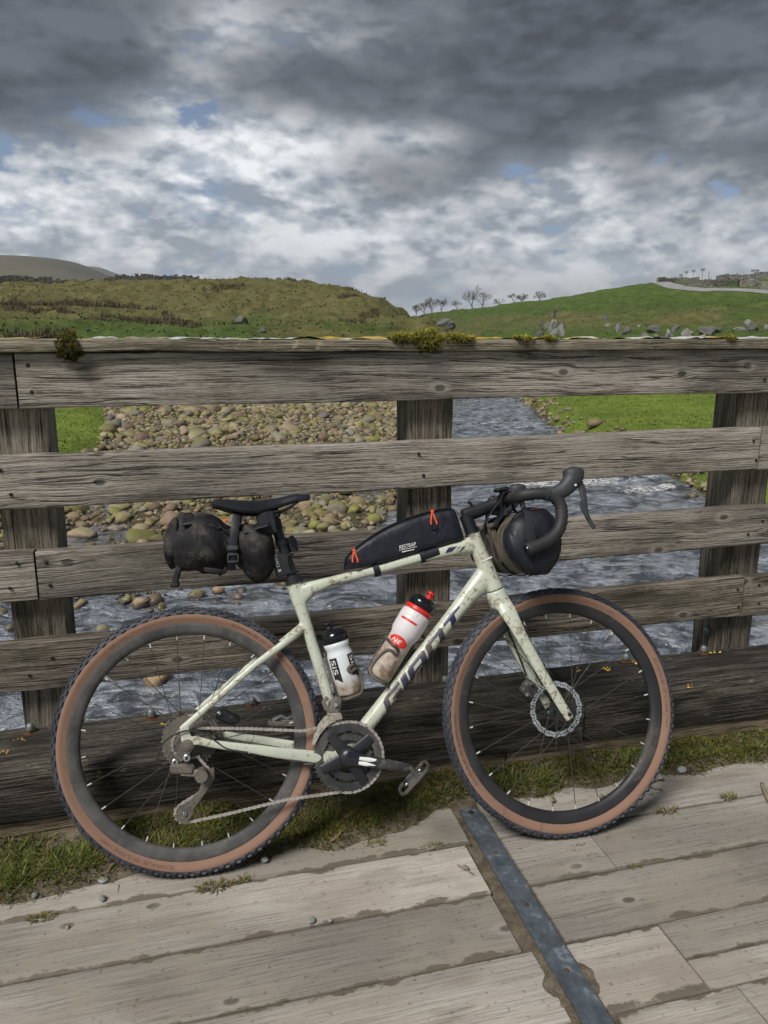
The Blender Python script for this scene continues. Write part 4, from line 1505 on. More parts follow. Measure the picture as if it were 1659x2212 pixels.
# cables at the rear and the fork hose
mb = MB()
mb.add(tube([P(*q) for q in smooth_path([(.155, .322, .068), (.10, .338, .070), (.05, .378, .074), (.0, .392, .080), (-.05, .372, .080), (-.072, .335, .078), (-.066, .315, .074), (-.040, .313, .072)], 6)], .0024, 6))
mb.add(tube([P(.16, .320, .066), P(.33, .2755, .048)], .0018, 5))
mb.add(tube([P(.300, .2755, .046), P(.325, .2735, .047)], .006, 8))
bpart('gear_cable', mb, M_spoke)
mb = MB()
mb.add(tube([P(*q) for q in smooth_path([(.885, .655, -.035), (.91, .60, -.037), (.94, .52, -.038), (.962, .455, -.04)], 5)], .0028, 6), 0, ST)
bpart('brake_hose', mb, M_black)
mb = MB()
mb.add(tube([P(*q) for q in smooth_path([(.300, .622, -.030), (.22, .580, -.058), (.12, .505, -.068), (.06, .455, -.072)], 5)], .0026, 6))
bpart('brake_hose', mb, M_black)

# ---- seatpost, saddle
mb = MB()
mb.add(tube([P(.2925, .765), P(.2795, .815), P(.2425, .945)], [.0150, .0142, .0142], 16), 0)
mb.add(tube([P(.296, .756), P(.2905, .778)], [(.0195, .0245), (.0185, .021)], 16, ref=(0, 1, 0)), 0)
mb.add(prism([(.297, .779), (.318, .764), (.318, .760), (.297, .762)], .02, lambda a, b, d: P(a, b, d)), 0)
mb.add(box(P(.240, .950), (.046, .040, .030), .008, Matrix.Rotation(R(-8), 3, 'Y')), 0)
bpart('seatpost', mb, M_black)
tg = MB()
tg.add(box(P(.262, .808, .006), (.044, .032, .062), .004, Matrix.Rotation(R(-14), 3, 'Y')), 0)
for ww in (.786, .833):
    tg.add(tube([P(.287 - (ww - .786) * .26 + .019 * math.cos(a), ww + .004 * math.cos(a), .019 * math.sin(a)) for a in [2 * math.pi * k / 16 for k in range(16)]], .003, 6, closed=True), 0)
tagp = bpart('name_tag_holder', tg, M_black)
tv, tf, tw = text_mesh('NIALL B', 1.0)
k = .046 / tw
mb = MB()
d = Vector(P(.2475, .832, .0)) - Vector(P(.2445, .832, .0))
ux, uz = Vector((.242, 0, -.97)), Vector((.97, 0, .242))
o0 = Vector(P(.2405, .8335, .0225))
mb.add(([tuple(o0 + ux * (x * k) + uz * (y * k * .95)) for x, y in tv], tf))
mb.build('name_print', M_white, tagp, smooth=False)

sad = MB()
NU = 26
rings = []
for i in range(NU + 1):
    f = i / NU
    uu = .0765 + (.3475 - .0765) * f
    top = float(np.interp(f, [0, .08, .25, .45, .65, .85, 1], [.9935, .9975, .9940, .9900, .9960, 1.0050, 1.0030]))
    hw = float(np.interp(f, [0, .05, .15, .28, .42, .55, .7, .88, .97, 1], [.030, .052, .068, .073, .058, .038, .025, .019, .014, .006]))
    drop = float(np.interp(f, [0, .1, .3, .45, .6, .8, 1], [.012, .024, .034, .034, .026, .018, .010]))
    sec = []
    for k in range(13):
        q = -1 + 2 * k / 12
        yy = hw * math.copysign(abs(q) ** .85, q)
        zz = top - drop * abs(q) ** 2.6 - .004 * math.exp(-(q / .25) ** 2) * (f < .75)
        sec.append((uu, -yy, zz))
    for k in range(12, -1, -1):
        q = -1 + 2 * k / 12
        sec.append((uu, -hw * .93 * q, top - drop * 1.0 * (.45 + .55 * abs(q) ** 2) - .006))
    rings.append(sec)
m_ = len(rings[0])
sv_ = [p for s in rings for p in s]
sf_ = [[i * m_ + k, i * m_ + (k + 1) % m_, (i + 1) * m_ + (k + 1) % m_, (i + 1) * m_ + k] for i in range(NU) for k in range(m_)]
sf_ += [list(range(m_))[::-1], [NU * m_ + k for k in range(m_)]]
sad.add((sv_, sf_))
saddle = bpart('saddle', sad, simple_mat('saddle_cover', (.012, .0135, .019), .42, var=.2, vscale=8))
mb = MB()
for s in (1, -1):
    mb.add(tube([P(*q) for q in smooth_path([(.118, .972, s * .028), (.150, .958, s * .023), (.25, .956, s * .022), (.285, .966, s * .016), (.325, .992, s * .008)], 5)], .0036, 8))
mb.build('saddle_rail', simple_mat('rail_metal', (.05, .045, .045), .35, .7), saddle)

# ---- stem, spacers, bar
mb = MB()
mb.add(tube([P(.8125, .870), P(.8045, .893), P(.7925, .930)], [.0205, .0195, .0185], 16), 0, ST)
mb.add(tube([P(.785, .9265), P(.80, .930), (P(.85, .9455)), P(.892, .959), P(.905, .9635)], [(.017, .019), (.0185, .0205), (.0175, .0185), (.0185, .0195), (.022, .021)], 16, ref=(0, 1, 0), sup=.85), 0, ST)
mb.add(tube([P(.904, .9635, .024), P(.904, .9635, -.024)], .0225, 16), 0, ST)
bpart('stem', mb, M_black)
mb = MB()
mb.add(tube([P(.808, .8755), P(.8095, .8715)], .0215, 16), 0, ST)
bpart('headset_ring', mb, M_silver)


def barpath(s):
    return smooth_path([(.904, .9635, 0), (.904, .9640, s * .06), (.898, .9625, s * .12), (.891, .9600, s * .165), (.900, .9610, s * .190), (.935, .9625, s * .203), (.968, .9570, s * .207),
                        (.9905, .9350, s * .209), (.9935, .9050, s * .211), (.9835, .8680, s * .214), (.9560, .8400, s * .217), (.920, .8240, s * .219), (.884, .8130, s * .221)], 5)


mb = MB()
mb.add(tube([P(*q) for q in barpath(1)[:14]][::-1] + [P(*q) for q in barpath(-1)[1:14]], .0135, 12), 0, ST)
bar = bpart('handlebar', mb, M_black)
for s in (1, -1):
    bp_ = barpath(s)[9:]
    rr = []
    for i in range(len(bp_)):
        rr.append(.0158 if i % 2 else .0176)
    mb = MB()
    mb.add(tube([P(*q) for q in bp_], rr, 14), 0, ST)
    mb.add(lathe([(0, .0135), (.003, .0125), (.0035, .008)], P(.8845, .8132, s * .221), (P(.884 - .920, .8130 - .8240, 0)), (0, 1, 0), 14), 1, ST)
    mb.build('bar_tape', [M_tape, M_gloss], bar)
    hd_ = MB()
    dw = .010 if s < 0 else 0.0
    hp = smooth_path([(.948, .9605, s * .206), (.980, .9610, s * .208), (1.006, .9720, s * .209), (1.026, .9900 + dw, s * .209), (1.035, 1.0060 + dw, s * .208), (1.038, 1.0190 + dw, s * .207), (1.038, 1.0320 + dw, s * .207)], 4)
    hr = [np.interp(i / (len(hp) - 1), [0, .25, .5, .7, .85, .94, 1], [.0178, .0205, .0255, .0295, .0295, .0245, .010]) for i in range(len(hp))]
    hd_.add(tube([P(*q) for q in hp], [(a * .82, a) for a in hr], 16, ref=(0, 1, 0)), 0, ST)
    hood = bpart('brake_hood', hd_, M_hood)
    lv = MB()
    lp = smooth_path([(1.046, .995, s * .212), (1.056, .972, s * .213), (1.060, .935, s * .214), (1.062, .905, s * .215), (1.071, .882, s * .216), (1.082, .862, s * .217)], 4)
    lr = [(.0045, np.interp(i / (len(lp) - 1), [0, .2, .5, .8, 1], [.011, .010, .0075, .0065, .005])) for i in range(len(lp))]
    lv.add(tube([P(*q) for q in lp], lr, 10, ref=(0, 1, 0)), 0, ST)
    lv.add(prism([(1.046, .938), (1.055, .934), (1.064, .893), (1.061, .888), (1.050, .905), (1.043, .921)], .004, lambda a, b, d, s=s: P(a, b, s * .222 + d)), 0, ST)
    lv.build('brake_lever', M_hood, bike)
    dt = MB()
    dt.add(lathe([(0, .0033), (.001, .0030)], P(1.029, .9795, s * .2325), (0, -s, 0), (1, 0, 0), 10), 0, ST)
    dt.build('hood_bolt', M_white, hood)
mb = MB()
mb.add(tube([P(*q) for q in smooth_path([(.895, .975, .06), (.872, .95, .05), (.842, .905, .03), (.838, .87, .022), (.852, .84, .02)], 6)], .0026, 6), 0, ST)
mb.add(tube([P(*q) for q in smooth_path([(.90, .972, -.05), (.868, .94, -.03), (.858, .89, .0), (.87, .83, .012), (.895, .79, .015), (.893, .77, -.01)], 6)], .0026, 6), 0, ST)
mb.add(tube([P(*q) for q in smooth_path([(.812, .896, .021), (.826, .885, .022), (.845, .845, .024), (.858, .815, .024), (.862, .79, .022)], 6)], .0022, 6))
bpart('cable_housing', mb, M_black)
mb = MB()
mb.add(box(P(.893, .996, .035), (.040, .032, .012), .004, Matrix.Rotation(R(-6), 3, 'Y')), 0, ST)
mb.add(box(P(.902, .985, .03), (.020, .03, .02), .004), 0, ST)
bpart('computer_mount', mb, M_black)
mb = MB()
mb.add(tube([P(.815, .950, .005), P(.808, .962, .008), P(.800, .966, .008)], [(.004, .005)] * 3, 8), 0, ST)
bpart('cable_clip', mb, M_black)

# ---- bottle cages
def cage(axis0, axdir, r, name, loops):
    mb = MB()
    A = Vector(P(*axdir)).normalized()
    for pts in loops:
        path_ = []
        for s, ang in pts:
            side = Vector((A.z, 0, -A.x))
            lat = Vector((0, -1, 0))
            path_.append(Vector(P(*axis0)) + A * s + (side * math.cos(R(ang)) + lat * math.sin(R(ang))) * (r + .0035))
        q = [Vector(v) for v in smooth_path([tuple(v) for v in path_], 5)]
        mb.add(tube(q, .0042, 8))
    return bpart(name, mb, mat_muddy(name + '_composite', (.02, .02, .02), (.17, .145, .11), .7, .5, 50, thr=.5))


B1, D1 = (.4395, .445), (-.245, .9695)
B2, D2 = (.5155, .4836), (.575, .818)
cage(B1, D1, .036, 'seat_tube_bottle_cage', [[(.13, 175), (.07, 178), (.01, 178), (-.004, 178)], [(-.003, 178), (-.004, 120), (-.003, 60), (.01, 30), (.04, 20), (.070, 30), (.078, 55), (.072, 78), (.062, 70), (.066, 40)],
                                            [(-.003, 182), (-.004, -120), (-.003, -60), (.02, -30), (.06, -30), (.075, -60)]])
cage(B2, D2, .0355, 'down_tube_bottle_cage', [[(.13, 5), (.07, 2), (.01, 2), (-.004, 2)], [(-.003, 5), (-.004, 60), (-.003, 120), (.012, 150), (.045, 148), (.074, 132), (.083, 112), (.080, 88), (.089, 84), (.097, 96), (.098, 120), (.103, 150), (.106, 175)],
                                             [(-.003, -5), (-.004, -60), (-.003, -120), (.02, -150), (.07, -150), (.106, -175)]])


# ================================================================== BOTTLES
def mat_bottle(name, clear, mudline, axis0, axdir, tintc=None):
    """translucent plastic, dried mud towards the base (a stain with its own edge)"""
    m, t, bs = new_mat(name)
    tc = t.add('ShaderNodeTexCoord').outputs['Object']
    n1 = t.noise(tc, 38, 6, .65)
    n2 = t.noise(tc, 11, 3, .6)
    A = Vector(P(*axdir)).normalized()
    s = t.vmath('DOT_PRODUCT', tc, tuple(A))
    edge = t.math('ADD', s, t.math('MULTIPLY', t.math('SUBTRACT', n2, .5), .05))
    low = t.rng(edge, mudline - .02, mudline + .02, 1.0, 0.0)
    splash = t.rng(t.math('ADD', n1, t.math('MULTIPLY', n2, .3)), .70, .76)
    col = t.mix(t.math('MULTIPLY', low, t.rng(n1, .3, .6, .55, .95)), clear, (.34, .255, .18))
    col = t.mix(t.math('MULTIPLY', splash, t.math('MULTIPLY', low, .6)), col, (.13, .09, .06))
    t.l.new(col, bs.inputs['Base Color'])
    bs.inputs['Roughness'].default_value = .42
    bs.inputs['Subsurface Weight'].default_value = .15
    bs.inputs['Subsurface Radius'].default_value = (.01, .01, .01)
    return m


def bottle(name, base, axd, prof, lidprof, bandprof, nozz, noz_off, mats, label, print_fn):
    b3 = P(*base)
    A = Vector(P(*axd)).normalized()
    e = bthing(name, b3, label=label, cat='bottle')
    ref = (A.z, 0, -A.x)
    link_mesh('body', *lathe(prof, (0, 0, 0), A, ref, 40), mats[0], e, True)
    link_mesh('lid', *lathe(lidprof, (0, 0, 0), A, ref, 32), mats[1], e, True)
    if bandprof:
        link_mesh('collar', *lathe(bandprof, (0, 0, 0), A, ref, 32), mats[2], e, True)
    nz = lathe(nozz, tuple(Vector(ref).normalized() * noz_off), A, ref, 16)
    link_mesh('nozzle', *nz, mats[3], e, True)
    print_fn(e, A, Vector(ref).normalized())
    return e


def wrap_on(e, A, side, r, name, mat, vf, off=.0006):
    """vf: verts (s along axis, ang degrees from the side axis towards n), faces"""
    vs = []
    for s, ang in vf[0]:
        rr = (r(s) if callable(r) else r) + off
        vs.append(tuple(A * s + (side * math.cos(R(ang)) + Vector((0, -1, 0)) * math.sin(R(ang))) * rr))
    return link_mesh(name, vs, vf[1], mat, e, True)


def patch(s0, s1, a0, a1, na=10, ns=4, fn=None):
    vs, fs = [], []
    for i in range(ns + 1):
        for j in range(na + 1):
            s, a = s0 + (s1 - s0) * i / ns, a0 + (a1 - a0) * j / na
            if fn:
                s, a = fn(s, a, i / ns, j / na)
            vs.append((s, a))
    for i in range(ns):
        for j in range(na):
            k = i * (na + 1) + j
            fs.append([k, k + 1, k + na + 2, k + na + 1])
    return vs, fs


def axis_text(txt, s0, ang, hgt, r, length, down=True):
    """text running down the bottle; tops turned round the bottle"""
    tv, tf, tw = text_mesh(txt, 1.0, 0, 0)
    k = length / tw
    ky = hgt / .72
    vs = []
    for x, y in tv:
        vs.append((s0 - x * k, ang - math.degrees((y * ky - hgt / 2) / r)) if not down else (s0 - x * k, ang - math.degrees(-(y * ky - hgt / 2) / r) * -1))
    return vs, tf


def print1(e, A, side):
    r = .0362
    dk = simple_mat('bottle_ink', (.018, .018, .020), .5)
    for a0, a1 in ((112, 152), (22, 62)):
        wrap_on(e, A, side, r, 'printed_panel', dk, patch(.040, .110, a0, a1, 8, 6, lambda s, a, i, j, a0=a0: (s + (.018 * j if i == 0 else 0), a)))
        tv, tf = axis_text('SiS', .105, (a0 + a1) / 2, .015, r, .040)
        wrap_on(e, A, side, r, 'printed_logo', M_white, (tv, tf), .0013)


bottle('water_bottle', B1, D1,
       [(0, .028), (.003, .034), (.008, .0362), (.040, .0362), (.080, .0362), (.112, .0362), (.118, .0345), (.124, .0325), (.132, .0330), (.138, .0355), (.150, .0358)],
       [(.1495, .0368), (.166, .0372), (.170, .0362), (.179, .0315), (.185, .0225), (.187, .014)], None,
       [(.183, .0085), (.192, .0085), (.193, .0068), (.199, .0068), (.2, .0105), (.204, .0105), (.206, .008)], -.008,
       [mat_bottle('small_bottle_plastic', (.66, .70, .72), .040, B1, D1), M_gloss, None, M_fabric],
       'small white sports bottle with black lid in the seat tube cage', print1)


def print2(e, A, side):
    def rr(s):
        return float(np.interp(s, [0, .12, .135, .145, .2], [.0352, .0357, .0372, .0415, .0435]))
    wrap_on(e, A, side, rr, 'printed_flash', M_red, patch(.098, .132, 62, 158, 16, 4, lambda s, a, i, j: (.115 + (i - .5) * .030 * max(0.0, math.sin(math.pi * min(1, .08 + .92 * j))) ** .7 + (j - .5) * .004, a)))
    tv, tf, tw = text_mesh('NE', 1.0, .2, 8)
    k = .030 / tw
    wrap_on(e, A, side, rr, 'printed_word', M_white, ([(.1085 + y * .0165, 138 - x * k / .036 * 57.3) for x, y in tv], tf), .0014)
    wrap_on(e, A, side, rr, 'printed_bar', M_red, patch(.176, .182, 78, 148, 12, 2), .0008)
    wrap_on(e, A, side, rr, 'clear_sticker', simple_mat('sticker', (.72, .72, .68), .2), patch(.193, .208, 95, 140, 8, 3), .0008)


bottle('water_bottle', B2, D2,
       [(0, .027), (.003, .033), (.010, .0352), (.060, .0355), (.120, .0357), (.133, .0365), (.141, .0400), (.148, .0418), (.195, .0435), (.206, .0425), (.211, .0385), (.213, .036)],
       [(.225, .0402), (.243, .0405), (.249, .0385), (.258, .0305), (.260, .020)],
       [(.2125, .0405), (.216, .0412), (.219, .0402), (.222, .0412), (.2255, .0402)],
       [(.255, .0105), (.266, .0095), (.267, .0075), (.274, .0075), (.275, .0118), (.280, .0118), (.283, .0085)], .006,
       [mat_bottle('tall_bottle_plastic', (.68, .64, .66), .122, B2, D2), M_gloss, M_red, M_red],
       'tall clear sports bottle with red collar in the down tube cage', print2)

# ================================================================== TOP TUBE BAG
def mat_crease():
    m, t, bs = new_mat('creased_nylon')
    tc = t.add('ShaderNodeTexCoord').outputs['Object']
    n1 = t.noise(tc, 15, 2, .5, 1.0)
    n2 = t.noise(tc, 420, 2, .5)
    crease = t.math('ABSOLUTE', t.math('SUBTRACT', n1, .5))
    dust = t.rng(t.noise(tc, 70, 5, .65), .56, .70)
    t.l.new(t.mix(t.math('MULTIPLY', dust, .35), (.0085, .010, .017), (.045, .043, .040)), bs.inputs['Base Color'])
    bs.inputs['Roughness'].default_value = .52
    bs.inputs['Specular IOR Level'].default_value = .45
    t.l.new(t.bump(t.math('ADD', t.rng(crease, 0, .22), t.math('MULTIPLY', n2, .12)), .20, .006), bs.inputs['Normal'])
    return m


M_crease = mat_crease()
tb0 = P(.60, .805, 0)
tbag = bthing('frame_bag', tb0, label='black wedge shaped bag on the top tube with orange zip pulls', cat='bag')
botl = smooth_path([(.434, .786), (.47, .7895), (.5208, .7955), (.6448, .8240), (.74, .846), (.7820, .8560)], 6)
topl = smooth_path([(.434, .799), (.443, .822), (.478, .852), (.5398, .8905), (.607, .9190), (.6726, .9370), (.720, .9455), (.757, .9475)], 6)
NS = 40


def along(pl, f):
    x = f * (len(pl) - 1)
    i = min(len(pl) - 2, int(x))
    a, b = pl[i], pl[i + 1]
    return (a[0] + (b[0] - a[0]) * (x - i), a[1] + (b[1] - a[1]) * (x - i))


rings = []
for i in range(NS + 1):
    f = i / NS
    a, b = along(botl, f), along(topl, f)
    th = .026 * min(1.0, .35 + 4 * f, .75 + 3 * (1 - f))
    sec = []
    K = 12
    for side in (1, -1):
        for k in range(K + 1):
            g = k / K if side > 0 else 1 - k / K
            uu, ww = a[0] + (b[0] - a[0]) * g, a[1] + (b[1] - a[1]) * g
            prof = (1 - abs(2 * g - 1) ** 5) ** .45 if 0 < g < 1 else 0
            puff = th * (.45 + .55 * prof) * (1 + .05 * math.sin(f * 30 + g * 4))
            sec.append((uu - tb0[0], -side * puff, ww - tb0[2]))
    rings.append(sec)
m_ = len(rings[0])
vs = [p for s in rings for p in s]
fs = [[i * m_ + k, (i + 1) * m_ + k, (i + 1) * m_ + (k + 1) % m_, i * m_ + (k + 1) % m_] for i in range(NS) for k in range(m_)]
fs += [list(range(m_)), [NS * m_ + k for k in range(m_)][::-1]]
o = link_mesh('bag_body', vs, fs, M_crease, tbag, True)
mb = MB()
mb.add(tube([(q[0] - tb0[0], -q[2], q[1] - tb0[2]) for q in ((.660, .8295, .0262), (.657, .860, .0272), (.655, .895, .0272), (.653, .925, .0235))], .0012, 6))
mb.build('panel_seam', M_fabric, tbag)
mb = MB()
for s in (1,):
    mb.add(tube([(along(topl, f)[0] - tb0[0], -.0165 * s, along(topl, f)[1] + .001 - tb0[2]) for f in np.linspace(.0, .97, 40)], .0028, 6))
mb.build('zip_piping', simple_mat('wet_piping', (.012, .013, .016), .15), tbag)
mb = MB()
mb.add(tube([(along(topl, f)[0] - tb0[0], 0, along(topl, f)[1] + .0005 - tb0[2]) for f in np.linspace(.02, .97, 40)], [(.002, .009)] * 40, 8, ref=(0, 0, 1)))
mb.build('zip_strip', simple_mat('zip_rubber', (.03, .032, .036), .18), tbag)
for (uu, ww, sc) in ((.6905, .9415, 1.0), (.4625, .8405, .9)):
    mb = MB()
    q = [P(uu, ww, .020), P(uu - .007 * sc, ww - .030 * sc, .029), P(uu - .006 * sc, ww - .038 * sc, .030)]
    q2 = [P(uu, ww, .020), P(uu + .009 * sc, ww - .030 * sc, .029), P(uu + .010 * sc, ww - .038 * sc, .030)]
    mb.add(tube(q, .0022, 6), 0).add(tube(q2, .0022, 6), 0)
    mb.add(lathe([(-.004, .0045), (.004, .0045)], q[0], (0, -1, 0), (1, 0, 0), 10), 0)
    lo = smooth_path([q[2], P(uu - .006 * sc, ww - .046 * sc, .030), P(uu + .002 * sc, ww - .051 * sc, .030), P(uu + .010 * sc, ww - .046 * sc, .030), q2[2]], 4)
    mb.add(tube(lo, .0026, 6), 1)
    mb.build('zip_pull', [M_orange, M_fabric], tbag, off=tb0)
tv, tf, tw = text_mesh('RESTRAP', 1.0)
k = .047 / tw
mb = MB()
sl_ = .17
mb.add(([P(.5905 + x * k, .8375 + sl_ * x * k + y * k * 1.25 + 0, .0272) for x, y in tv], tf))
mb.add(([P(.589, .8335, .0272), P(.6405, .8425, .0272), P(.6405, .8437, .0272), P(.589, .8347, .0272)], [[0, 1, 2, 3]]))
mb.add(([P(.597, .8285, .0272), P(.632, .8345, .0272), P(.634, .8365, .0272), P(.597, .8310, .0272)], [[0, 1, 2, 3]]))
mb.build('bag_lettering', M_white, tbag, smooth=False, off=tb0)
for (u0, u1, w0) in ((.5160, .5330, .785), (.6500, .7050, .818)):
    wv = w0
    mb = MB().add(tube([P(u0, wv - .004, .0), P(u1, wv + (u1 - u0) * .22 - .003, .0)], [(.0228, .0195), (.0228, .0195)], 20, ref=(0, 1, 0)))
    mb.build('strap', M_fabric, tbag, off=tb0)

# ================================================================== SADDLE BAG
sb0 = P(.11, .86, 0)
sbag = bthing('saddle_bag', sb0, label='muddy black roll bag strapped beneath the saddle', cat='bag')


def blob_mesh(keys, nu=44, nv=32, seed=5, amp=.004):
    """keys: (u, w centre, rw, rn) ; closed lump along u with folds"""
    K = np.array(keys)
    s = np.linspace(0, 1, len(K))
    vs, fs = [], []
    for i in range(nu + 1):
        f = i / nu
        uu, wc, rw_, rn_ = [float(np.interp(f, s, K[:, c])) for c in range(4)]
        for k in range(nv):
            a = 2 * math.pi * k / nv
            nz = float(fbm(np.array([math.cos(a) * 1.6 + seed]), np.array([math.sin(a) * 1.6 + uu * 22]), seed, 3)[0])
            r_ = 1 + nz * amp / max(rw_, .02)
            ca, sa = math.cos(a), math.sin(a)
            ca = math.copysign(abs(ca) ** .9, ca)
            sa = math.copysign(abs(sa) ** .9, sa)
            vs.append((uu, -rn_ * r_ * ca, wc + rw_ * r_ * sa))
    for i in range(nu):
        for k in range(nv):
            l = (k + 1) % nv
            fs.append([i * nv + k, i * nv + l, (i + 1) * nv + l, (i + 1) * nv + k])
    fs += [list(range(nv))[::-1], [nu * nv + k for k in range(nv)]]
    return vs, fs


def dense(keys, n=60):
    K = smooth_path(keys, 6)
    return K


def sub_off(vf, off):
    return [(p[0] - off[0], p[1] - off[1], p[2] - off[2]) for p in vf[0]], vf[1]


body = blob_mesh(dense([(-.026, .882, .040, .045), (-.022, .880, .062, .062), (-.002, .878, .073, .070), (.030, .876, .0765, .074), (.062, .874, .0815, .082), (.095, .869, .0760, .080), (.116, .872, .0540, .064), (.133, .875, .0430, .056), (.149, .868, .0540, .064),
                         (.170, .855, .0725, .076), (.198, .8465, .0780, .078), (.222, .8435, .0700, .068), (.238, .8435, .0480, .045), (.245, .8435, .0150, .015)]), 90, 36, 5, .024)
link_mesh('bag_body', *sub_off(body, sb0), M_mudfab, sbag, True)
roll = blob_mesh(dense([(-.052, .862, .020, .035), (-.048, .864, .040, .055), (-.034, .872, .062, .066), (-.020, .882, .066, .068), (-.010, .888, .052, .064), (-.006, .890, .030, .04)]), 40, 30, 15, .022)
link_mesh('rolled_end', *sub_off(roll, sb0), M_mudfab, sbag, True)
mb = MB()
mb.add(box(P(-.014, .800, .045), (.016, .014, .06), .004, Matrix.Rotation(R(16), 3, 'Y')), 0)
mb.add(box(P(-.022, .770, .045), (.024, .016, .018), .004), 0)
mb.build('loose_strap', M_mudfab, sbag, off=sb0)
mb = MB()
mb.add(tube([P(*q) for q in smooth_path([(.055, .806, .05), (.09, .800, .058), (.108, .797, .055), (.115, .81, .05)], 4)], [(.0015, .006)] * 13, 8, ref=(0, 1, 0)), 0)
mb.build('loose_strap', M_mudfab, sbag, off=sb0)
# stiff holster flap over the top
flap = smooth_path([(.004, .951), (.03, .954), (.055, .950), (.085, .945), (.112, .922), (.135, .908), (.165, .912), (.20, .923), (.232, .930)], 5)
vs, fs = [], []
for i, (a, b) in enumerate(flap):
    for k in range(13):
        q = -1 + k / 6
        vs.append((a - sb0[0], -.068 * q, b - .030 * q * q * (.6 + .4 * (a < .1)) + .012 * (a < .09) * 0 - sb0[2]))
for i in range(len(flap) - 1):
    for k in range(12):
        fs.append([i * 13 + k, (i + 1) * 13 + k, (i + 1) * 13 + k + 1, i * 13 + k + 1])
fl = link_mesh('holster_flap', vs, fs, M_fabric, sbag, True)
so = fl.modifiers.new('thick', 'SOLIDIFY')
so.thickness = .004
mb = MB()
mb.add(tube([P(*q) for q in smooth_path([(.150, .966, .045), (.144, .935, .062), (.140, .905, .073), (.134, .865, .0735), (.130, .825, .070), (.128, .800, .055)], 5)], [(.0016, .0105)] * 26, 8, ref=(0, 1, 0)), 0)
mb.add(box(P(.1335, .858, .0775), (.030, .008, .014), .003), 1)
for (a, b, l1, l2) in ((.1335, .841, .030, .006), (.1335, .822, .030, .006)):
    mb.add(box(P(a, b, .0765), (l1, .006, l2), .002), 1)
for a in (.1205, .1465):
    mb.add(box(P(a, .8315, .0765), (.005, .006, .024), .002), 1)
mb.build('compression_strap', [M_fabric, M_hood], sbag, off=sb0)
mb = MB()
mb.add(tube([P(.152, .968, .044), P(.146, .925, .060)], [(.0018, .013)] * 2, 8, ref=(0, 1, 0)), 0)
mb.build('rail_strap', M_fabric, sbag, off=sb0)
# wide post wrap with wavy grip lines
wr = [P(*q) for q in ((.222, .955, .03), (.226, .925, .042), (.2315, .893, .040))]
mb = MB()
mb.add(box(P(.226, .923, .030), (.052, .026, .066), .006, Matrix.Rotation(R(-10), 3, 'Y')), 0)
mb.add(tube([P(.244, .935, 0), P(.250, .905, 0)], [(.021, .0195)] * 2, 16, ref=(0, 1, 0)), 0)
mb.add(tube([P(.262, .880, 0), P(.267, .862, 0)], [(.0185, .0175)] * 2, 16, ref=(0, 1, 0)), 1)
wrp = mb.build('post_wrap', [M_fabric, M_mudfab], sbag, off=sb0)
mb = MB()
for kx in range(3):
    mb.add(tube([P(.208 + kx * .014 + f * .012 + .0035 * math.sin(f * 14), .950 - f * .052, .0437) for f in np.linspace(0, 1, 16)], .0008, 4))
mb.build('grip_line', simple_mat('grip_grey', (.05, .055, .06), .6), wrp, off=sb0)
mb = MB()
mb.add(tube([P(.112, .938, .045), P(.122, .934, .052), P(.116, .930, .052), P(.108, .936, .045)], .0018, 6))
mb.build('orange_loop', M_orange, sbag, off=sb0)
rear = MB()
rear.add(tube([P(.283, .885, -.012), P(.290, .872, -.012), P(.296, .845, -.012)], [(.014, .014), (.018, .018), (.014, .015)], 12, ref=(0, 1, 0)))
rear.build('post_light', M_gloss, bike)

# ================================================================== HANDLEBAR BAG
hb0 = ST(P(.935, .8375, 0))
hbag = bthing('handlebar_bag', tuple(hb0), label='black drum shaped bag hanging from the handlebar', cat='bag')
HB = MB()


def drum(nn_list, seg=44):
    vs, fs = [], []
    for (nn, ru, rw_, cu, cw) in nn_list:
        for k in range(seg):
            a = 2 * math.pi * k / seg
            wob = 1 + .030 * math.sin(3 * a + nn * 30) + .014 * math.sin(7 * a + nn * 55) + .13 * float(fbm(np.array([math.cos(a) * 2.2 + 5]), np.array([math.sin(a) * 2.2 + nn * 18]), 77, 3)[0])
            vs.append(tuple(ST(P(cu + ru * math.cos(a) * wob, cw + rw_ * math.sin(a) * wob, nn))))
    m = len(nn_list)
    for i in range(m - 1):
        for k in range(seg):
            l = (k + 1) % seg
            fs.append([i * seg + k, i * seg + l, (i + 1) * seg + l, (i + 1) * seg + k])
    fs += [list(range(seg))[::-1], [(m - 1) * seg + k for k in range(seg)]]
    return vs, fs


cu, cw = .928, .8375
HB.add(drum([(-.196, .030, .035, cu, cw), (-.192, .062, .072, cu, cw), (-.18, .070, .082, cu, cw), (-.08, .072, .084, cu, cw), (.05, .072, .085, cu, cw), (.135, .074, .0865, cu, cw), (.150, .0745, .087, cu, cw)]), 0)
bd = HB.build('bag_body', mat_muddy('muddy_drum', (.022, .021, .020), (.19, .165, .12), .75, .6, 14, spec=.3, thr=.49), hbag, off=hb0)
HB = MB()
HB.add(drum([(.1495, .0765, .0885, cu, cw), (.156, .0775, .0895, cu, cw), (.172, .0765, .0890, cu, cw), (.186, .071, .083, cu, cw - .002), (.196, .058, .069, cu, cw - .003), (.201, .040, .048, cu + .003, cw - .004), (.200, .022, .026, cu + .004, cw - .004), (.197, .006, .006, cu + .004, cw - .004)]), 0)
HB.build('end_cap', M_crease, hbag, off=hb0)
HB = MB()
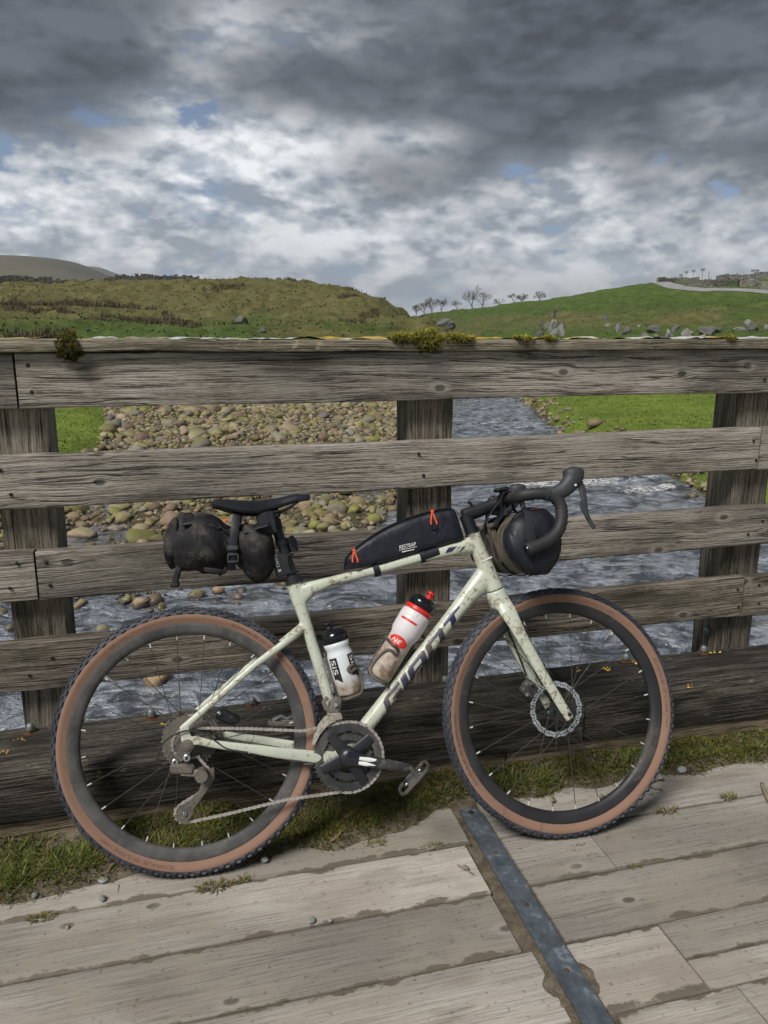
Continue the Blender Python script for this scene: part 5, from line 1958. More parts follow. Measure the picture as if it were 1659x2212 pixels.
HB.add(tube([ST(P(*q)) for q in smooth_path([(cu - .012, cw + .090, .160), (cu - .018, cw + .072, .1905), (cu - .022, cw + .04, .2025), (cu - .022, cw, .2035), (cu - .020, cw - .045, .2005), (cu - .014, cw - .076, .1885), (cu - .008, cw - .091, .160)], 5)], [(.0014, .013)] * 31, 8, ref=(0, 1, 0)))
HB.build('closure_strap', simple_mat('webbing', (.014, .016, .022), .8, bump=.6, bscale=300), hbag, off=hb0)
HB = MB()
HB.add(tube([ST(P(cu + .0785 * math.cos(a), cw + .0905 * math.sin(a), .1655)) for a in [2 * math.pi * k / 40 for k in range(40)]], .0022, 6, closed=True), 0)
HB.build('piping', simple_mat('bag_piping', (.006, .006, .008), .5), hbag, off=hb0)
for nn in (-.06, .06):
    HB = MB()
    HB.add(tube([ST(P(cu + .0765 * math.cos(a), cw + .090 * math.sin(a), nn)) for a in [R(60) + 2 * math.pi * k / 40 for k in range(31)]], [(.0018, .0125)] * 31, 8, ref=tuple(AX.cross(Vector((1, 0, 0))) * 0 + Vector((0, 0, 0.0001)) + Vector((0.3, 0, 1)))), 0)
    HB.add(tube([ST(P(*q)) for q in smooth_path([(.925, .925, nn), (.915, .945, nn), (.918, .980, nn), (.895, .985, nn), (.880, .962, nn), (.880, .93, nn), (.868, .90, nn)], 4)], [(.0125, .002)] * 25, 8, ref=(0, 1, 0)), 0)
    HB.build('strap', M_fabric, hbag, off=hb0)
HB = MB()
for dn in (.052, .070):
    HB.add(box(tuple(ST(P(.857, .842, dn))), (.016, .014, .115), .004, Matrix.Rotation(R(-13), 3, 'Y')), 0)
HB.add(tube([ST(P(*q)) for q in smooth_path([(.886, .945, .075), (.872, .912, .082), (.848, .888, .080), (.836, .884, .07)], 4)], [(.009, .0016)] * 13, 8, ref=(0, 1, 0)), 1)
HB.build('spacer_block', [mat_muddy('muddy_block', (.05, .048, .045), (.14, .095, .06), .7, .75, 40, thr=.5), M_fabric], hbag, off=hb0)
HB = MB()
HB.add(tube([ST(P(*q)) for q in ((.930, .928, .172), (.955, .922, .174), (.962, .915, .174))], .002, 6), 0)
HB.build('orange_loop', M_orange, hbag, off=hb0)


# ================================================================== PLANT HELPERS
def blades(pos, h, wdt, lean, az, curl, cols):
    """arrays: base positions (N,3), height, width, lean angle, azimuth, curl, colours -> verts, faces, vertex colours"""
    N = len(h)
    dx, dy = np.cos(az), np.sin(az)
    px_, py_ = -dy, dx
    out = np.empty((N, 5, 3))
    for k, (f, wf) in enumerate(((0, 1), (0, -1), (.55, .8), (.55, -.8), (1, 0))):
        s = np.sin(lean) * f + np.sin(curl) * f * f * .7
        c = np.cos(lean) * f - (1 - np.cos(curl)) * f * f * .5
        out[:, k, 0] = pos[:, 0] + dx * h * s + px_ * wdt * .5 * wf
        out[:, k, 1] = pos[:, 1] + dy * h * s + py_ * wdt * .5 * wf
        out[:, k, 2] = pos[:, 2] + h * c
    b = np.arange(N) * 5
    quads = np.stack([b, b + 1, b + 3, b + 2], -1).tolist()
    tris = np.stack([b + 2, b + 3, b + 4], -1).tolist()
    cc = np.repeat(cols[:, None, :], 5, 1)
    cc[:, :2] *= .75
    return out.reshape(-1, 3), quads + tris, cc.reshape(-1, 3)


def mat_leafy(name, rough=.7, trans=.25):
    m, t, bs = new_mat(name)
    a = t.add('ShaderNodeAttribute', attribute_name='tint')
    t.l.new(a.outputs['Color'], bs.inputs['Base Color'])
    bs.inputs['Roughness'].default_value = rough
    bs.inputs['Specular IOR Level'].default_value = .25
    return m


M_leafy = mat_leafy('grass_blade')
PAL = np.array([(.078, .105, .018), (.115, .145, .024), (.150, .150, .036), (.22, .18, .075), (.062, .078, .020), (.18, .13, .055), (.05, .06, .015)])


def stuff(name, vfc, label, cat, mat=None):
    o = link_mesh(name, vfc[0], vfc[1], mat or M_leafy, cols=vfc[2])
    return tag(o, label, cat, kind='stuff')


# ------------------------------------------------------------------ grass strip between kerb and deck
sx_, sy_ = np.meshgrid(np.arange(XA, XB, .022), np.arange(-.455, -.155, .013))
gedge = np.interp(sx_, [-3, -.6, -.2, .25, .46, .60, .68, .76, .84, 1.0, 1.33, 1.8, 4.6], [-.44, -.445, -.425, -.425, -.435, -.375, -.33, -.30, -.315, -.345, -.335, -.36, -.36]) + fbm(sx_ * 9, sy_ * 3, 301, 3) * .03
mound = sstep(sy_, gedge - .008, gedge + .07)
sz_ = -.012 + mound * (.034 + fbm(sx_ * 7, sy_ * 7, 303, 3) * .026) + sstep(sy_, -.27, -.2) * .022
si = np.arange(sx_.size).reshape(sx_.shape)
soil = link_mesh('verge_soil', np.stack([sx_.ravel(), sy_.ravel(), sz_.ravel()], -1), np.stack([si[:-1, :-1], si[:-1, 1:], si[1:, 1:], si[1:, :-1]], -1).reshape(-1, 4), M_mud, smooth=True)
tag(soil, 'dark soil banked against the kerb timber', 'soil', kind='stuff')


def soil_z(x, y):
    ge = np.interp(x, [-3, -.6, -.2, .25, .46, .60, .68, .76, .84, 1.0, 1.33, 1.8, 4.6], [-.44, -.445, -.425, -.425, -.435, -.375, -.33, -.30, -.315, -.345, -.335, -.36, -.36]) + fbm(x * 9, y * 3, 301, 3) * .03
    mo = sstep(y, ge - .008, ge + .07)
    return -.012 + mo * (.034 + fbm(x * 7, y * 7, 303, 3) * .026) + sstep(y, -.27, -.2) * .022, mo


N = 80000
bx = rng.uniform(-1.3, 2.6, N)
by = rng.uniform(-.46, -.205, N)
bz_, bm_ = soil_z(bx, by)
dens = sstep(fbm(bx * 5, by * 5, 305, 3), -.60, .02) * bm_
kp = rng.random(N) < dens * .9 + .04 * bm_
bx, by, bz_, bm_ = bx[kp], by[kp], bz_[kp], bm_[kp]
n_ = len(bx)
tall = sstep(fbm(bx * 6, by * 6, 307, 2), -.12, .34)
hh = rng.uniform(.008, .020, n_) + tall * rng.uniform(.006, .042, n_) * (rng.random(n_) < .6)
ci = rng.choice(len(PAL), n_, p=[.24, .24, .16, .09, .13, .05, .09])
cc = PAL[ci] * rng.uniform(.65, 1.25, (n_, 1))
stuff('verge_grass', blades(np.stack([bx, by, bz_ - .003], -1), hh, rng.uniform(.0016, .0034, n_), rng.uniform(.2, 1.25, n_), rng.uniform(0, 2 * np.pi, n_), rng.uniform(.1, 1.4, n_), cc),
      'short mixed grass growing along the deck edge', 'grass')
# cushions of moss between the grass
N = 70000
bx = rng.uniform(-1.3, 2.6, N)
by = rng.uniform(-.45, -.205, N)
bz_, bm_ = soil_z(bx, by)
kp = rng.random(N) < sstep(fbm(bx * 4.2, by * 4.2, 311, 3), -.30, .20) * bm_
bx, by, bz_ = bx[kp], by[kp], bz_[kp]
n_ = len(bx)
mp = np.array([(.16, .155, .022), (.11, .12, .02), (.075, .07, .016), (.14, .10, .03)])
cc = mp[rng.choice(4, n_, p=[.30, .35, .22, .13])] * rng.uniform(.5, 1.1, (n_, 1))
stuff('verge_moss', blades(np.stack([bx, by, bz_ - .002], -1), rng.uniform(.006, .016, n_), rng.uniform(.003, .006, n_), rng.uniform(.2, 1.2, n_), rng.uniform(0, 6.28, n_), rng.uniform(.1, .9, n_), cc),
      'yellow green moss carpeting the deck edge', 'moss')


# tufts that have rooted in the deck joints
def tuft(name, x, y, r_, n_, hmax, pal, label, z=.0, cat='grass tuft'):
    a = rng.uniform(0, 6.28, n_)
    rr = r_ * np.sqrt(rng.random(n_))
    pos = np.stack([x + rr * np.cos(a) * 1.6, y + rr * np.sin(a) * .6, np.full(n_, z)], -1)
    cc = pal[rng.choice(len(pal), n_)] * rng.uniform(.7, 1.3, (n_, 1))
    v, f, c_ = blades(pos - np.array([x, y, z]), rng.uniform(.3, 1, n_) * hmax, rng.uniform(.0016, .003, n_), rng.uniform(.2, 1.3, n_), a + rng.normal(0, .8, n_), rng.uniform(.2, 1.2, n_), cc)
    o = link_mesh(name, v, f, M_leafy, cols=c_, loc=(x, y, z))
    return tag(o, label, cat)


for x, y, r_, n_, h_, lb in ((.005, -.492, .030, 160, .018, 'brown grass tuft in the deck joint under the rear wheel'), (.075, -.488, .012, 60, .02, 'small green grass tuft right of the brown tuft in the deck joint'),
                             (-.41, -.500, .020, 110, .016, 'dark mossy tuft in the first deck joint at the far left'), (1.33, -.495, .020, 90, .018, 'tuft beside a twig in the deck joint right of the front wheel'),
                             (1.56, -.482, .016, 70, .02, 'small tuft in the deck joint at the right edge of the picture'), (.99, -.585, .018, 60, .010, 'flattened straw tuft on the short board below the front wheel'),
                             (1.015, -.625, .011, 34, .010, 'tiny straw tuft nearest the board end below the front wheel'), (.60, -.478, .020, 60, .010, 'dry tuft on the first board left of the metal strip'),
                             (1.10, -.692, .014, 40, .008, 'low green tuft in the second joint below the front wheel'), (1.19, -.395, .012, 70, .022, 'bright green sprig by the front tyre'),
                             (.45, -.428, .018, 60, .014, 'brown tuft at the verge left of the metal strip')):
    tuft('grass_tuft', x, y, r_, n_, h_, PAL[[0, 1, 3, 5]] if 'green' in lb else PAL[[2, 3, 5, 4]], lb)

# pebbles, twigs and a leaf lying on the deck
def stone_mesh(seed, sub=2, flat=.7, rough=.22, npl=9, lo=.62, hi=.95, hard=.8):
    bm = bmesh.new()
    bmesh.ops.create_icosphere(bm, subdivisions=sub, radius=1.0)
    rs = np.random.default_rng(seed)
    pl = rs.normal(size=(npl, 3))
    pl /= np.linalg.norm(pl, axis=1)[:, None]
    lim = rs.uniform(lo, hi, npl)
    vs = []
    for v in bm.verts:
        p = np.array(v.co)
        for n3, l3 in zip(pl, lim):                       # worn facets
            d = p @ n3 - l3
            if d > 0:
                p = p - n3 * d * hard
        q = 1 + rough * .5 * float(fbm(np.array([p[0] * 1.8 + seed]), np.array([p[1] * 1.8 + p[2] * 2.3]), seed, 2)[0])
        p = p * q
        vs.append((p[0] * 1.15, p[1] * .9, p[2] * flat))
    bm.verts.index_update()
    fs = [[v.index for v in f.verts] for f in bm.faces]
    bm.free()
    return np.array(vs), fs


def mat_stone(name, use_attr, wet=True):
    m, t, bs = new_mat(name)
    if use_attr:
        c = t.add('ShaderNodeAttribute', attribute_name='tint').outputs['Color']
    else:
        c = t.add('ShaderNodeObjectInfo').outputs['Color']
    geo = t.add('ShaderNodeNewGeometry')
    pos = geo.outputs['Position']
    n1 = t.noise(pos, 9, 5, .65)
    n2 = t.noise(pos, 60, 4, .6)
    n3 = t.noise(pos, 1.2, 2, .5)
    k = t.math('ADD', .62, t.math('MULTIPLY', t.math('ADD', n1, t.math('MULTIPLY', n2, .4)), .55))
    col = t.vmath('MULTIPLY', c, t.comb(k, k, k))
    nz = t.sep(geo.outputs['Normal'])[2]
    moss = t.math('MULTIPLY', t.rng(t.math('ADD', nz, t.math('MULTIPLY', n1, .8)), .85, 1.25), t.rng(n3, .44, .60))
    col = t.mix(t.math('MULTIPLY', moss, .75), col, (.15, .15, .035))
    if wet:
        z = t.sep(pos)[2]
        wt_ = t.rng(t.math('ADD', z, t.math('MULTIPLY', t.math('SUBTRACT', n1, .5), .08)), WATER + .02, WATER + .07, 1.0, 0.0)
        col = t.mix(t.math('MULTIPLY', wt_, .62), col, (.025, .02, .015))
        t.l.new(t.math('SUBTRACT', .85, t.math('MULTIPLY', wt_, .5)), bs.inputs['Roughness'])
    else:
        bs.inputs['Roughness'].default_value = .85
    t.l.new(col, bs.inputs['Base Color'])
    t.l.new(t.bump(t.math('ADD', n1, t.math('MULTIPLY', n2, .4)), .5, .02), bs.inputs['Normal'])
    return m


M_stoneA = mat_stone('river_stone_mass', True)
M_stoneO = mat_stone('river_stone', False)
M_pebble = mat_stone('deck_pebble', False, wet=False)
pm = []
for k in range(3):
    v, f = stone_mesh(500 + k, 2, .75)
    me = bpy.data.meshes.new('pebble')
    me.from_pydata(v.tolist(), [], f)
    me.materials.append(M_pebble)
    pm.append(me)
for i, (x, y, r_, z, col, lb) in enumerate(((-.277, -.400, .0115, .0, (.30, .32, .36), 'blue grey pebble at the verge just left of the rear tyre'), (-.272, -.470, .0105, .0, (.26, .27, .30), 'grey pebble on the first board below the rear tyre'),
                                             (.139, -.428, .0105, .004, (.28, .30, .34), 'grey pebble at the verge right of the rear tyre'), (.229, -.676, .0095, .0, (.25, .27, .30), 'grey pebble in the second joint at the left centre'),
                                             (.272, -.684, .0065, .0, (.27, .29, .33), 'small pebble in the second joint beside the larger one'), (1.50, -.328, .015, .006, (.33, .33, .34), 'pale grey stone in the verge right of the front wheel'),
                                             (1.405, -.345, .013, .006, (.32, .31, .30), 'pale stone half hidden behind the front tyre'), (1.335, -.405, .008, .0, (.36, .35, .34), 'small white pebble on the board right of the front tyre'),
                                             (-.44, -.42, .008, .004, (.33, .33, .34), 'tiny pale pebble at the verge near the left edge'), (.655, -.592, .008, .004, (.22, .20, .18), 'brown pebble beside the metal strip'),
                                             (1.02, -.372, .010, .006, (.30, .25, .16), 'tan pebble in the verge inside the front wheel'), (-.345, -.55, .006, .0, (.3, .29, .27), 'tiny pebble on the second board at left'))):
    o = bpy.data.objects.new('pebble', pm[i % 3])
    C.objects.link(o)
    o.location = (x, y, z + r_ * .55)
    o.scale = (r_, r_, r_)
    o.rotation_euler = (0, 0, i * 1.3)
    o.color = (*col, 1)
    tag(o, lb, 'pebble')
M_twig = simple_mat('twig_bark', (.19, .15, .10), .85, var=.3, vscale=40)
for i, (a, b, r_, lb) in enumerate((((1.655, -.545, .008), (1.70, -.455, .010), .0085, 'thick pale twig at the right edge of the deck'), ((1.335, -.515, .006), (1.372, -.492, .008), .0028, 'short thin twig lying by the tuft in the right deck joint'),
                                    ((1.255, -.385, .006), (1.290, -.425, .004), .0022, 'thin dark twig on the verge right of the front tyre'), ((1.33, -.37, .006), (1.38, -.40, .004), .0022, 'thin dark twig nearest the pale stone'),
                                    ((.640, -.575, .006), (.668, -.62, .006), .0022, 'thin straw stalk beside the metal strip'))):
    m0 = [(x + y) / 2 for x, y in zip(a, b)]
    m0[1] += .004
    v, f = tube(smooth_path([a, tuple(m0), b], 4), [r_ * (1 - .04 * k) for k in range(9)], 7)
    o = link_mesh('twig', [(p[0] - a[0], p[1] - a[1], p[2] - a[2]) for p in v], f, M_twig, smooth=True, loc=a)
    tag(o, lb, 'twig')
lf = [(0, 0, .002), (.012, .006, .006), (.03, .016, .012), (.048, .024, .016), (.036, .008, .012), (.018, -.002, .006)]
o = link_mesh('dead_leaf', lf, [[0, 1, 5], [1, 2, 4, 5], [2, 3, 4]], simple_mat('dead_leaf', (.20, .12, .06), .8), loc=(.318, -.405, .012))
so = o.modifiers.new('t', 'SOLIDIFY')
so.thickness = .0008
tag(o, 'brown dead leaf lying at the verge below the chainring', 'leaf')

# ------------------------------------------------------------------ moss and lichen on the fence cap and kerb
CAPF, CAPT = -.0245, 1.3812


def moss_clump(name, x, r3, n_, label, zc=CAPT, yc=CAPF + .012, hang=1.0, tone=1.0):
    """cushion of short shoots over an ellipsoid sitting over the cap's front edge"""
    a = rng.uniform(0, 2 * np.pi, n_)
    q = rng.uniform(-1, 1, n_)
    s = np.sqrt(1 - q * q)
    nrm = np.stack([s * np.cos(a), s * np.sin(a), q], -1)
    pos = nrm * np.array(r3) * (1 + fbm(nrm[:, 0] * 3 + x * 9, nrm[:, 2] * 3, 401, 2)[:, None] * .35)
    h = rng.uniform(.004, .011, n_)
    tips = pos + (nrm * .8 + rng.normal(0, .35, (n_, 3)) + np.array([0, 0, -.25 * hang])) * h[:, None]
    w_ = rng.uniform(.0012, .0024, n_)
    t_ = np.cross(nrm, rng.normal(size=(n_, 3)))
    t_ /= np.linalg.norm(t_, axis=1)[:, None] + 1e-9
    V = np.stack([pos + t_ * w_[:, None], pos - t_ * w_[:, None], tips], 1).reshape(-1, 3)
    F = np.arange(n_ * 3).reshape(-1, 3).tolist()
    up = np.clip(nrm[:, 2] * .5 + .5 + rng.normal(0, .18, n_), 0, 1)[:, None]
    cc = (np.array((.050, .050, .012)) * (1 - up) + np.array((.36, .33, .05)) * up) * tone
    core_v, core_f = stone_mesh(int(x * 100) % 97 + 3, 2, 1.0)
    core_v = core_v * np.array(r3) * np.array([.88, 1.05, .97])
    b0 = len(V)
    V = np.vstack([V, core_v])
    F += [[b0 + i for i in f] for f in core_f]
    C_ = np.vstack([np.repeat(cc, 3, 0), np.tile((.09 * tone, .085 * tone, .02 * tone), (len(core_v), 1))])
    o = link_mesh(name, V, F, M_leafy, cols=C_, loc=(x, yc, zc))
    return tag(o, label, 'moss', 'moss on the fence')


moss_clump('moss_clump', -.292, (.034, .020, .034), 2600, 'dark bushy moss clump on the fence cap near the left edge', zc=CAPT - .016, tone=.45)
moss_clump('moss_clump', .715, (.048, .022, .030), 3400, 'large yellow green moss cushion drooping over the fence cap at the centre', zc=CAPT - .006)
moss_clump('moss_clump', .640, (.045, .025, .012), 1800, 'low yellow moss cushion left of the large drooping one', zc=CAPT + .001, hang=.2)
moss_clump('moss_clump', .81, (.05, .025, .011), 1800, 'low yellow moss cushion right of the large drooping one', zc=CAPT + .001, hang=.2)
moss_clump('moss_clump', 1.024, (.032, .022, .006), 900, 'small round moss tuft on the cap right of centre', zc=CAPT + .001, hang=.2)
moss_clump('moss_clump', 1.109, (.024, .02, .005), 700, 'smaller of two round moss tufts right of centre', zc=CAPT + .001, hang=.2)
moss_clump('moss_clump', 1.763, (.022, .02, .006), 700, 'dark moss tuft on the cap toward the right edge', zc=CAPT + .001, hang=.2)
# thin lichen crust along the cap
lx, ly = np.meshgrid(np.arange(-1.0, 2.7, .006), np.linspace(CAPF + .003, .16, 16))
lh = np.clip(fbm(lx * 14, ly * 18, 421, 4) * .010 + .0008, -.0012, .009) + np.clip(fbm(lx * 60, ly * 60, 425, 2), 0, 1) * .003
lz = CAPT + lh
cn = fbm(lx * 2.2, ly * 4, 431, 3)
cm = fbm(lx * 9, ly * 14, 433, 2)
Lc = np.empty(lx.shape + (3,))
Lc[:] = (.46, .48, .46)
Lc[cn > .10] = (.46, .33, .10)
Lc[(cn > .22)] = (.40, .27, .05)
Lc[cm > .26] = (.09, .085, .025)
Lc[(cn < -.18) & (cm < .1)] = (.30, .26, .18)
Lc *= (1 + .35 * fbm(lx * 40, ly * 40, 437, 2))[..., None]
li = np.arange(lx.size).reshape(lx.shape)
lic = link_mesh('lichen_crust', np.stack([lx.ravel(), ly.ravel(), lz.ravel()], -1), np.stack([li[:-1, :-1], li[:-1, 1:], li[1:, 1:], li[1:, :-1]], -1).reshape(-1, 4), mat_leafy('lichen', .9), smooth=True, cols=np.clip(Lc.reshape(-1, 3), .02, .9))
tag(lic, 'white and orange lichen crust along the top of the fence cap', 'lichen', kind='stuff')
V, F, K3 = [], [], []
for (x, y, n_, col) in ((.43, -.02, 9, (.55, .36, .03)), (.445, -.055, 5, (.5, .33, .03)), (-.10, -.035, 7, (.55, .36, .04)), (-.53, -.03, 6, (.5, .3, .03)), (-.56, -.09, 5, (.52, .33, .03)), (1.385, -.02, 9, (.6, .42, .05)),
                        (1.53, .005, 9, (.6, .42, .05)), (1.62, -.01, 4, (.45, .45, .42)), (1.86, .01, 6, (.55, .40, .05)), (1.60, -.21, 5, (.5, .33, .03)), (1.12, .005, 6, (.42, .43, .40)), (1.04, .0, 7, (.42, .43, .38)), (1.30, .0, 5, (.5, .36, .05)), (.20, -.01, 5, (.40, .40, .36))):
    for k in range(n_):
        a = rng.uniform(0, 6.28)
        rr = .020 * math.sqrt(rng.random())
        cx_, cy_ = x + rr * math.cos(a) * 1.3, y + rr * math.sin(a) * .8
        r_ = rng.uniform(.002, .0055)
        b0 = len(V)
        zt = KT + (.004 if x > 1.196 else 0) + .0022
        V.append((cx_, cy_, zt + .002))
        for q in range(7):
            th = q / 7 * 6.283
            V.append((cx_ + r_ * rng.uniform(.7, 1.2) * math.cos(th), cy_ + r_ * rng.uniform(.6, 1.1) * math.sin(th), zt - .002))
        for q in range(7):
            F.append([b0, b0 + 1 + q, b0 + 1 + (q + 1) % 7])
        K3 += [np.array(col) * rng.uniform(.7, 1.2)] * 8
o = link_mesh('kerb_lichen', V, F, mat_leafy('kerb_lichen', .9), smooth=True, cols=np.clip(np.array(K3), 0, 1))
tag(o, 'yellow lichen rosettes dotted on the black kerb timber', 'lichen', kind='stuff')

# ================================================================== RIVER STONES
rs = np.random.default_rng(77)
N = 90000
px_ = rs.uniform(-7, 18, N)
py_ = rs.uniform(4.2, 42, N)
xl_, xr_, cl2 = np.interp(py_, YK, XL), np.interp(py_, YK, XR), np.interp(py_, YK, CL)
hz_ = height(px_, py_)
inside = (px_ > xl_ - .2) & (px_ < xr_ + .2)
p_bar = sstep(hz_, -2.24, -2.09)
edge_b = .6 * np.exp(-((px_ - xr_ - .25) / .38) ** 2) * (py_ > 11)
prob = np.maximum(p_bar * inside * np.where(py_ > 9.5, 1.0, .55), edge_b * .9)
prob = np.maximum(prob, .03 * inside * (px_ < cl2 + 1.5) * (py_ < 12))
prob = np.maximum(prob, .34 * inside * sstep(px_, 1.6, -.4) * sstep(py_, 6.2, 8.6) * (py_ < 11) * (fbm(px_ * .9, py_ * .9, 471, 2) > -.08))
kp = rs.random(N) < prob * np.interp(py_, [4, 10, 20, 40], [.9, .95, .72, .5])
px_, py_, hz_ = px_[kp], py_[kp], hz_[kp]
med = np.interp(py_, [5, 10, 16, 26, 40], [.054, .050, .052, .060, .072])
size = np.clip(med * np.exp(rs.normal(0, .60, len(px_))), .03, .34)
pz_ = np.maximum(hz_, WATER - size * .35) + size * .22
rot = rs.uniform(0, 6.28, len(px_))
PALS = np.array([(.27, .205, .125), (.215, .195, .155), (.155, .108, .07), (.32, .265, .18), (.215, .205, .06), (.24, .215, .09), (.20, .145, .10), (.125, .118, .108)])
ci = rs.choice(8, len(px_), p=[.24, .17, .10, .15, .09, .11, .09, .05])
scol = PALS[ci] * rs.uniform(.75, 1.25, (len(px_), 1))
# stones one can pick out through the fence: placed singly
hand = [(.97, 8.76, .165, (.26, .25, .05), 'yellow mossy boulder standing in the stream, seen below the saddle bag'),
        (-.44, 5.50, .155, (.42, .29, .14), 'tan boulder in the water, seen through the rear wheel'),
        (-.74, 7.95, .12, (.36, .27, .17), 'flat brown stone in the stream left of the saddle bag'),
        (-1.15, 7.05, .105, (.30, .24, .17), 'brown stone in the water just above the rear tyre'),
        (-1.50, 8.1, .12, (.40, .28, .17), 'orange brown stone in the shallows beside the left post'),
        (-1.45, 6.65, .09, (.40, .30, .18), 'small tan stone above the top left of the rear tyre'),
        (-2.55, 8.6, .13, (.38, .29, .18), 'tan stone at the water edge left of the left post'),
        (-1.95, 5.2, .11, (.30, .22, .15), 'wet brown stone in the water at the far left edge'),
        (.30, 8.25, .10, (.42, .27, .17), 'orange stone beside the mossy boulder in the stream'),
        (.62, 8.15, .09, (.14, .13, .11), 'dark wet stone between the orange stone and the mossy boulder'),
        (4.62, 13.3, .24, (.40, .27, .14), 'tan boulder in the rapid behind the handlebar'),
        (3.05, 12.0, .15, (.28, .26, .08), 'green boulder in the stream behind the frame bag'),
        (2.1, 10.9, .14, (.25, .25, .07), 'mossy green boulder at the stream edge right of the saddle'),
        (.2, 11.4, .17, (.40, .30, .19), 'pale brown boulder on the gravel behind the saddle bag'),
        (-1.9, 11.9, .26, (.33, .27, .18), 'large brown boulder on the gravel bar by the left post'),
        (-.9, 12.0, .18, (.29, .24, .14), 'round brown boulder second from the left post on the gravel'),
        (-1.5, 13.6, .19, (.25, .24, .08), 'mossy boulder on the gravel behind the large brown one')]
for h_ in hand:
    d2 = (px_ - h_[0]) ** 2 + (py_ - h_[1]) ** 2
    size = np.where(d2 < (h_[2] * 1.6) ** 2, 0, size)
ok = size > 0
px_, py_, hz_, pz_, size, rot, scol, ci = px_[ok], py_[ok], hz_[ok], pz_[ok], size[ok], rot[ok], scol[ok], ci[ok]
# which stones show through the gaps of the fence, and how large
tt = -CAM.y / (py_ - CAM.y)
fxp, fzp = px_ * tt, CAM.z + (pz_ - CAM.z) * tt
vis = np.zeros(len(px_), bool)
for z0, z1 in ((1.0744, 1.1988), (.7951, .9259), (.5309, .6521), (.245, .3818)):
    vis |= (fzp > z0) & (fzp < z1)
for p_ in PX:
    vis &= ~((fxp > p_ - .08) & (fxp < p_ + .085))
vis &= (fxp > -.62) & (fxp < 2.2)
show = np.where(vis, size / np.hypot(px_, py_ - CAM.y), 0)
order = np.argsort(-show)
single = order[:280]
rest = order[280:]
v1 = [stone_mesh(600 + k, 1, .62 + .05 * (k % 3), .35, 12, .48, .92, .95) for k in range(14)]
Vs, Fs, Cs = [], [], []
b0 = 0
F0 = [np.array(v1[k][1]) for k in range(14)]
for n_i, i in enumerate(rest):
    vv = v1[n_i % 14][0]
    c_, s_ = math.cos(rot[i]), math.sin(rot[i])
    q = vv * size[i]
    Vs.append(np.stack([q[:, 0] * c_ - q[:, 1] * s_ + px_[i], q[:, 0] * s_ + q[:, 1] * c_ + py_[i], q[:, 2] + pz_[i]], -1))
    Fs.append(F0[n_i % 14] + b0)
    Cs.append(np.tile(scol[i], (len(vv), 1)))
    b0 += len(vv)
o = link_mesh('river_stones', np.vstack(Vs), np.vstack(Fs), M_stoneA, smooth=True, cols=np.vstack(Cs))
tag(o, 'mass of brown and mossy cobbles covering the gravel bar', 'stones', kind='stuff')
v2 = []
for k in range(10):
    v, f = stone_mesh(600 + k, 2, .62 + .05 * (k % 3), .35, 12, .48, .92, .95)
    me = bpy.data.meshes.new('river_stone')
    me.from_pydata(v.tolist(), [], f)
    me.materials.append(M_stoneO)
    me.polygons.foreach_set('use_smooth', [True] * len(me.polygons))
    v2.append(me)
KIND = ['tan', 'grey', 'umber', 'pale', 'mossy', 'olive', 'reddish', 'slate']
stone_obs = []
for n_i, i in enumerate(single):
    o = bpy.data.objects.new('river_stone', v2[n_i % 10])
    C.objects.link(o)
    o.location = (px_[i], py_[i], pz_[i])
    o.scale = (size[i],) * 3
    o.rotation_euler = (rs.uniform(-.15, .15), rs.uniform(-.15, .15), rot[i])
    o.color = (*[float(q) for q in scol[i]], 1)
    where = 'in the stream' if hz_[i] < WATER else ('below second rail' if py_[i] < 19 else 'under top rail')
    if px_[i] > np.interp(py_[i], YK, CL) + 1.5:
        where = 'on right river bank'
    fxi = float(fxp[i])
    spot = ['beside the left post', 'left of the saddle bag', 'above the saddle bag', 'right of the saddle', 'nearing the centre post', 'behind the centre post', 'right of the centre post', 'over the front wheel', 'toward the right post'][int(np.digitize(fxi, [-.30, -.12, .06, .24, .44, .66, .95, 1.4]))]
    sz = 'small' if size[i] < .10 else ('middling' if size[i] < .16 else 'large')
    tag(o, '%s %s river stone %s, %s' % (sz, KIND[ci[i]], where, spot), 'stone', 'river stones ' + where)
    stone_obs.append((o, fxi))
ORD = 'first second third fourth fifth sixth seventh eighth ninth tenth eleventh twelfth thirteenth fourteenth fifteenth sixteenth seventeenth eighteenth nineteenth twentieth'.split()
by_l = {}
for o, fx in stone_obs:
    by_l.setdefault(o['label'], []).append((fx, o))
for lb, ls in by_l.items():
    if len(ls) > 1:
        for k, (fx, o) in enumerate(sorted(ls, key=lambda q: q[0])):
            o['label'] = '%s from left of %s' % (ORD[k], lb.replace('river stone', 'stones'))
for k, (x, y, r_, col, lb) in enumerate(hand):
    o = bpy.data.objects.new('river_boulder', v2[(k * 3 + 1) % 10])
    C.objects.link(o)
    hg = float(height(np.array([x]), np.array([y]))[0])
    o.location = (x, y, max(hg, WATER - r_ * .25) + r_ * .30)
    o.scale = (r_, r_, r_ * 1.1)
    o.rotation_euler = (0, 0, k * 1.1)
    o.color = (*col, 1)
    tag(o, lb, 'boulder')

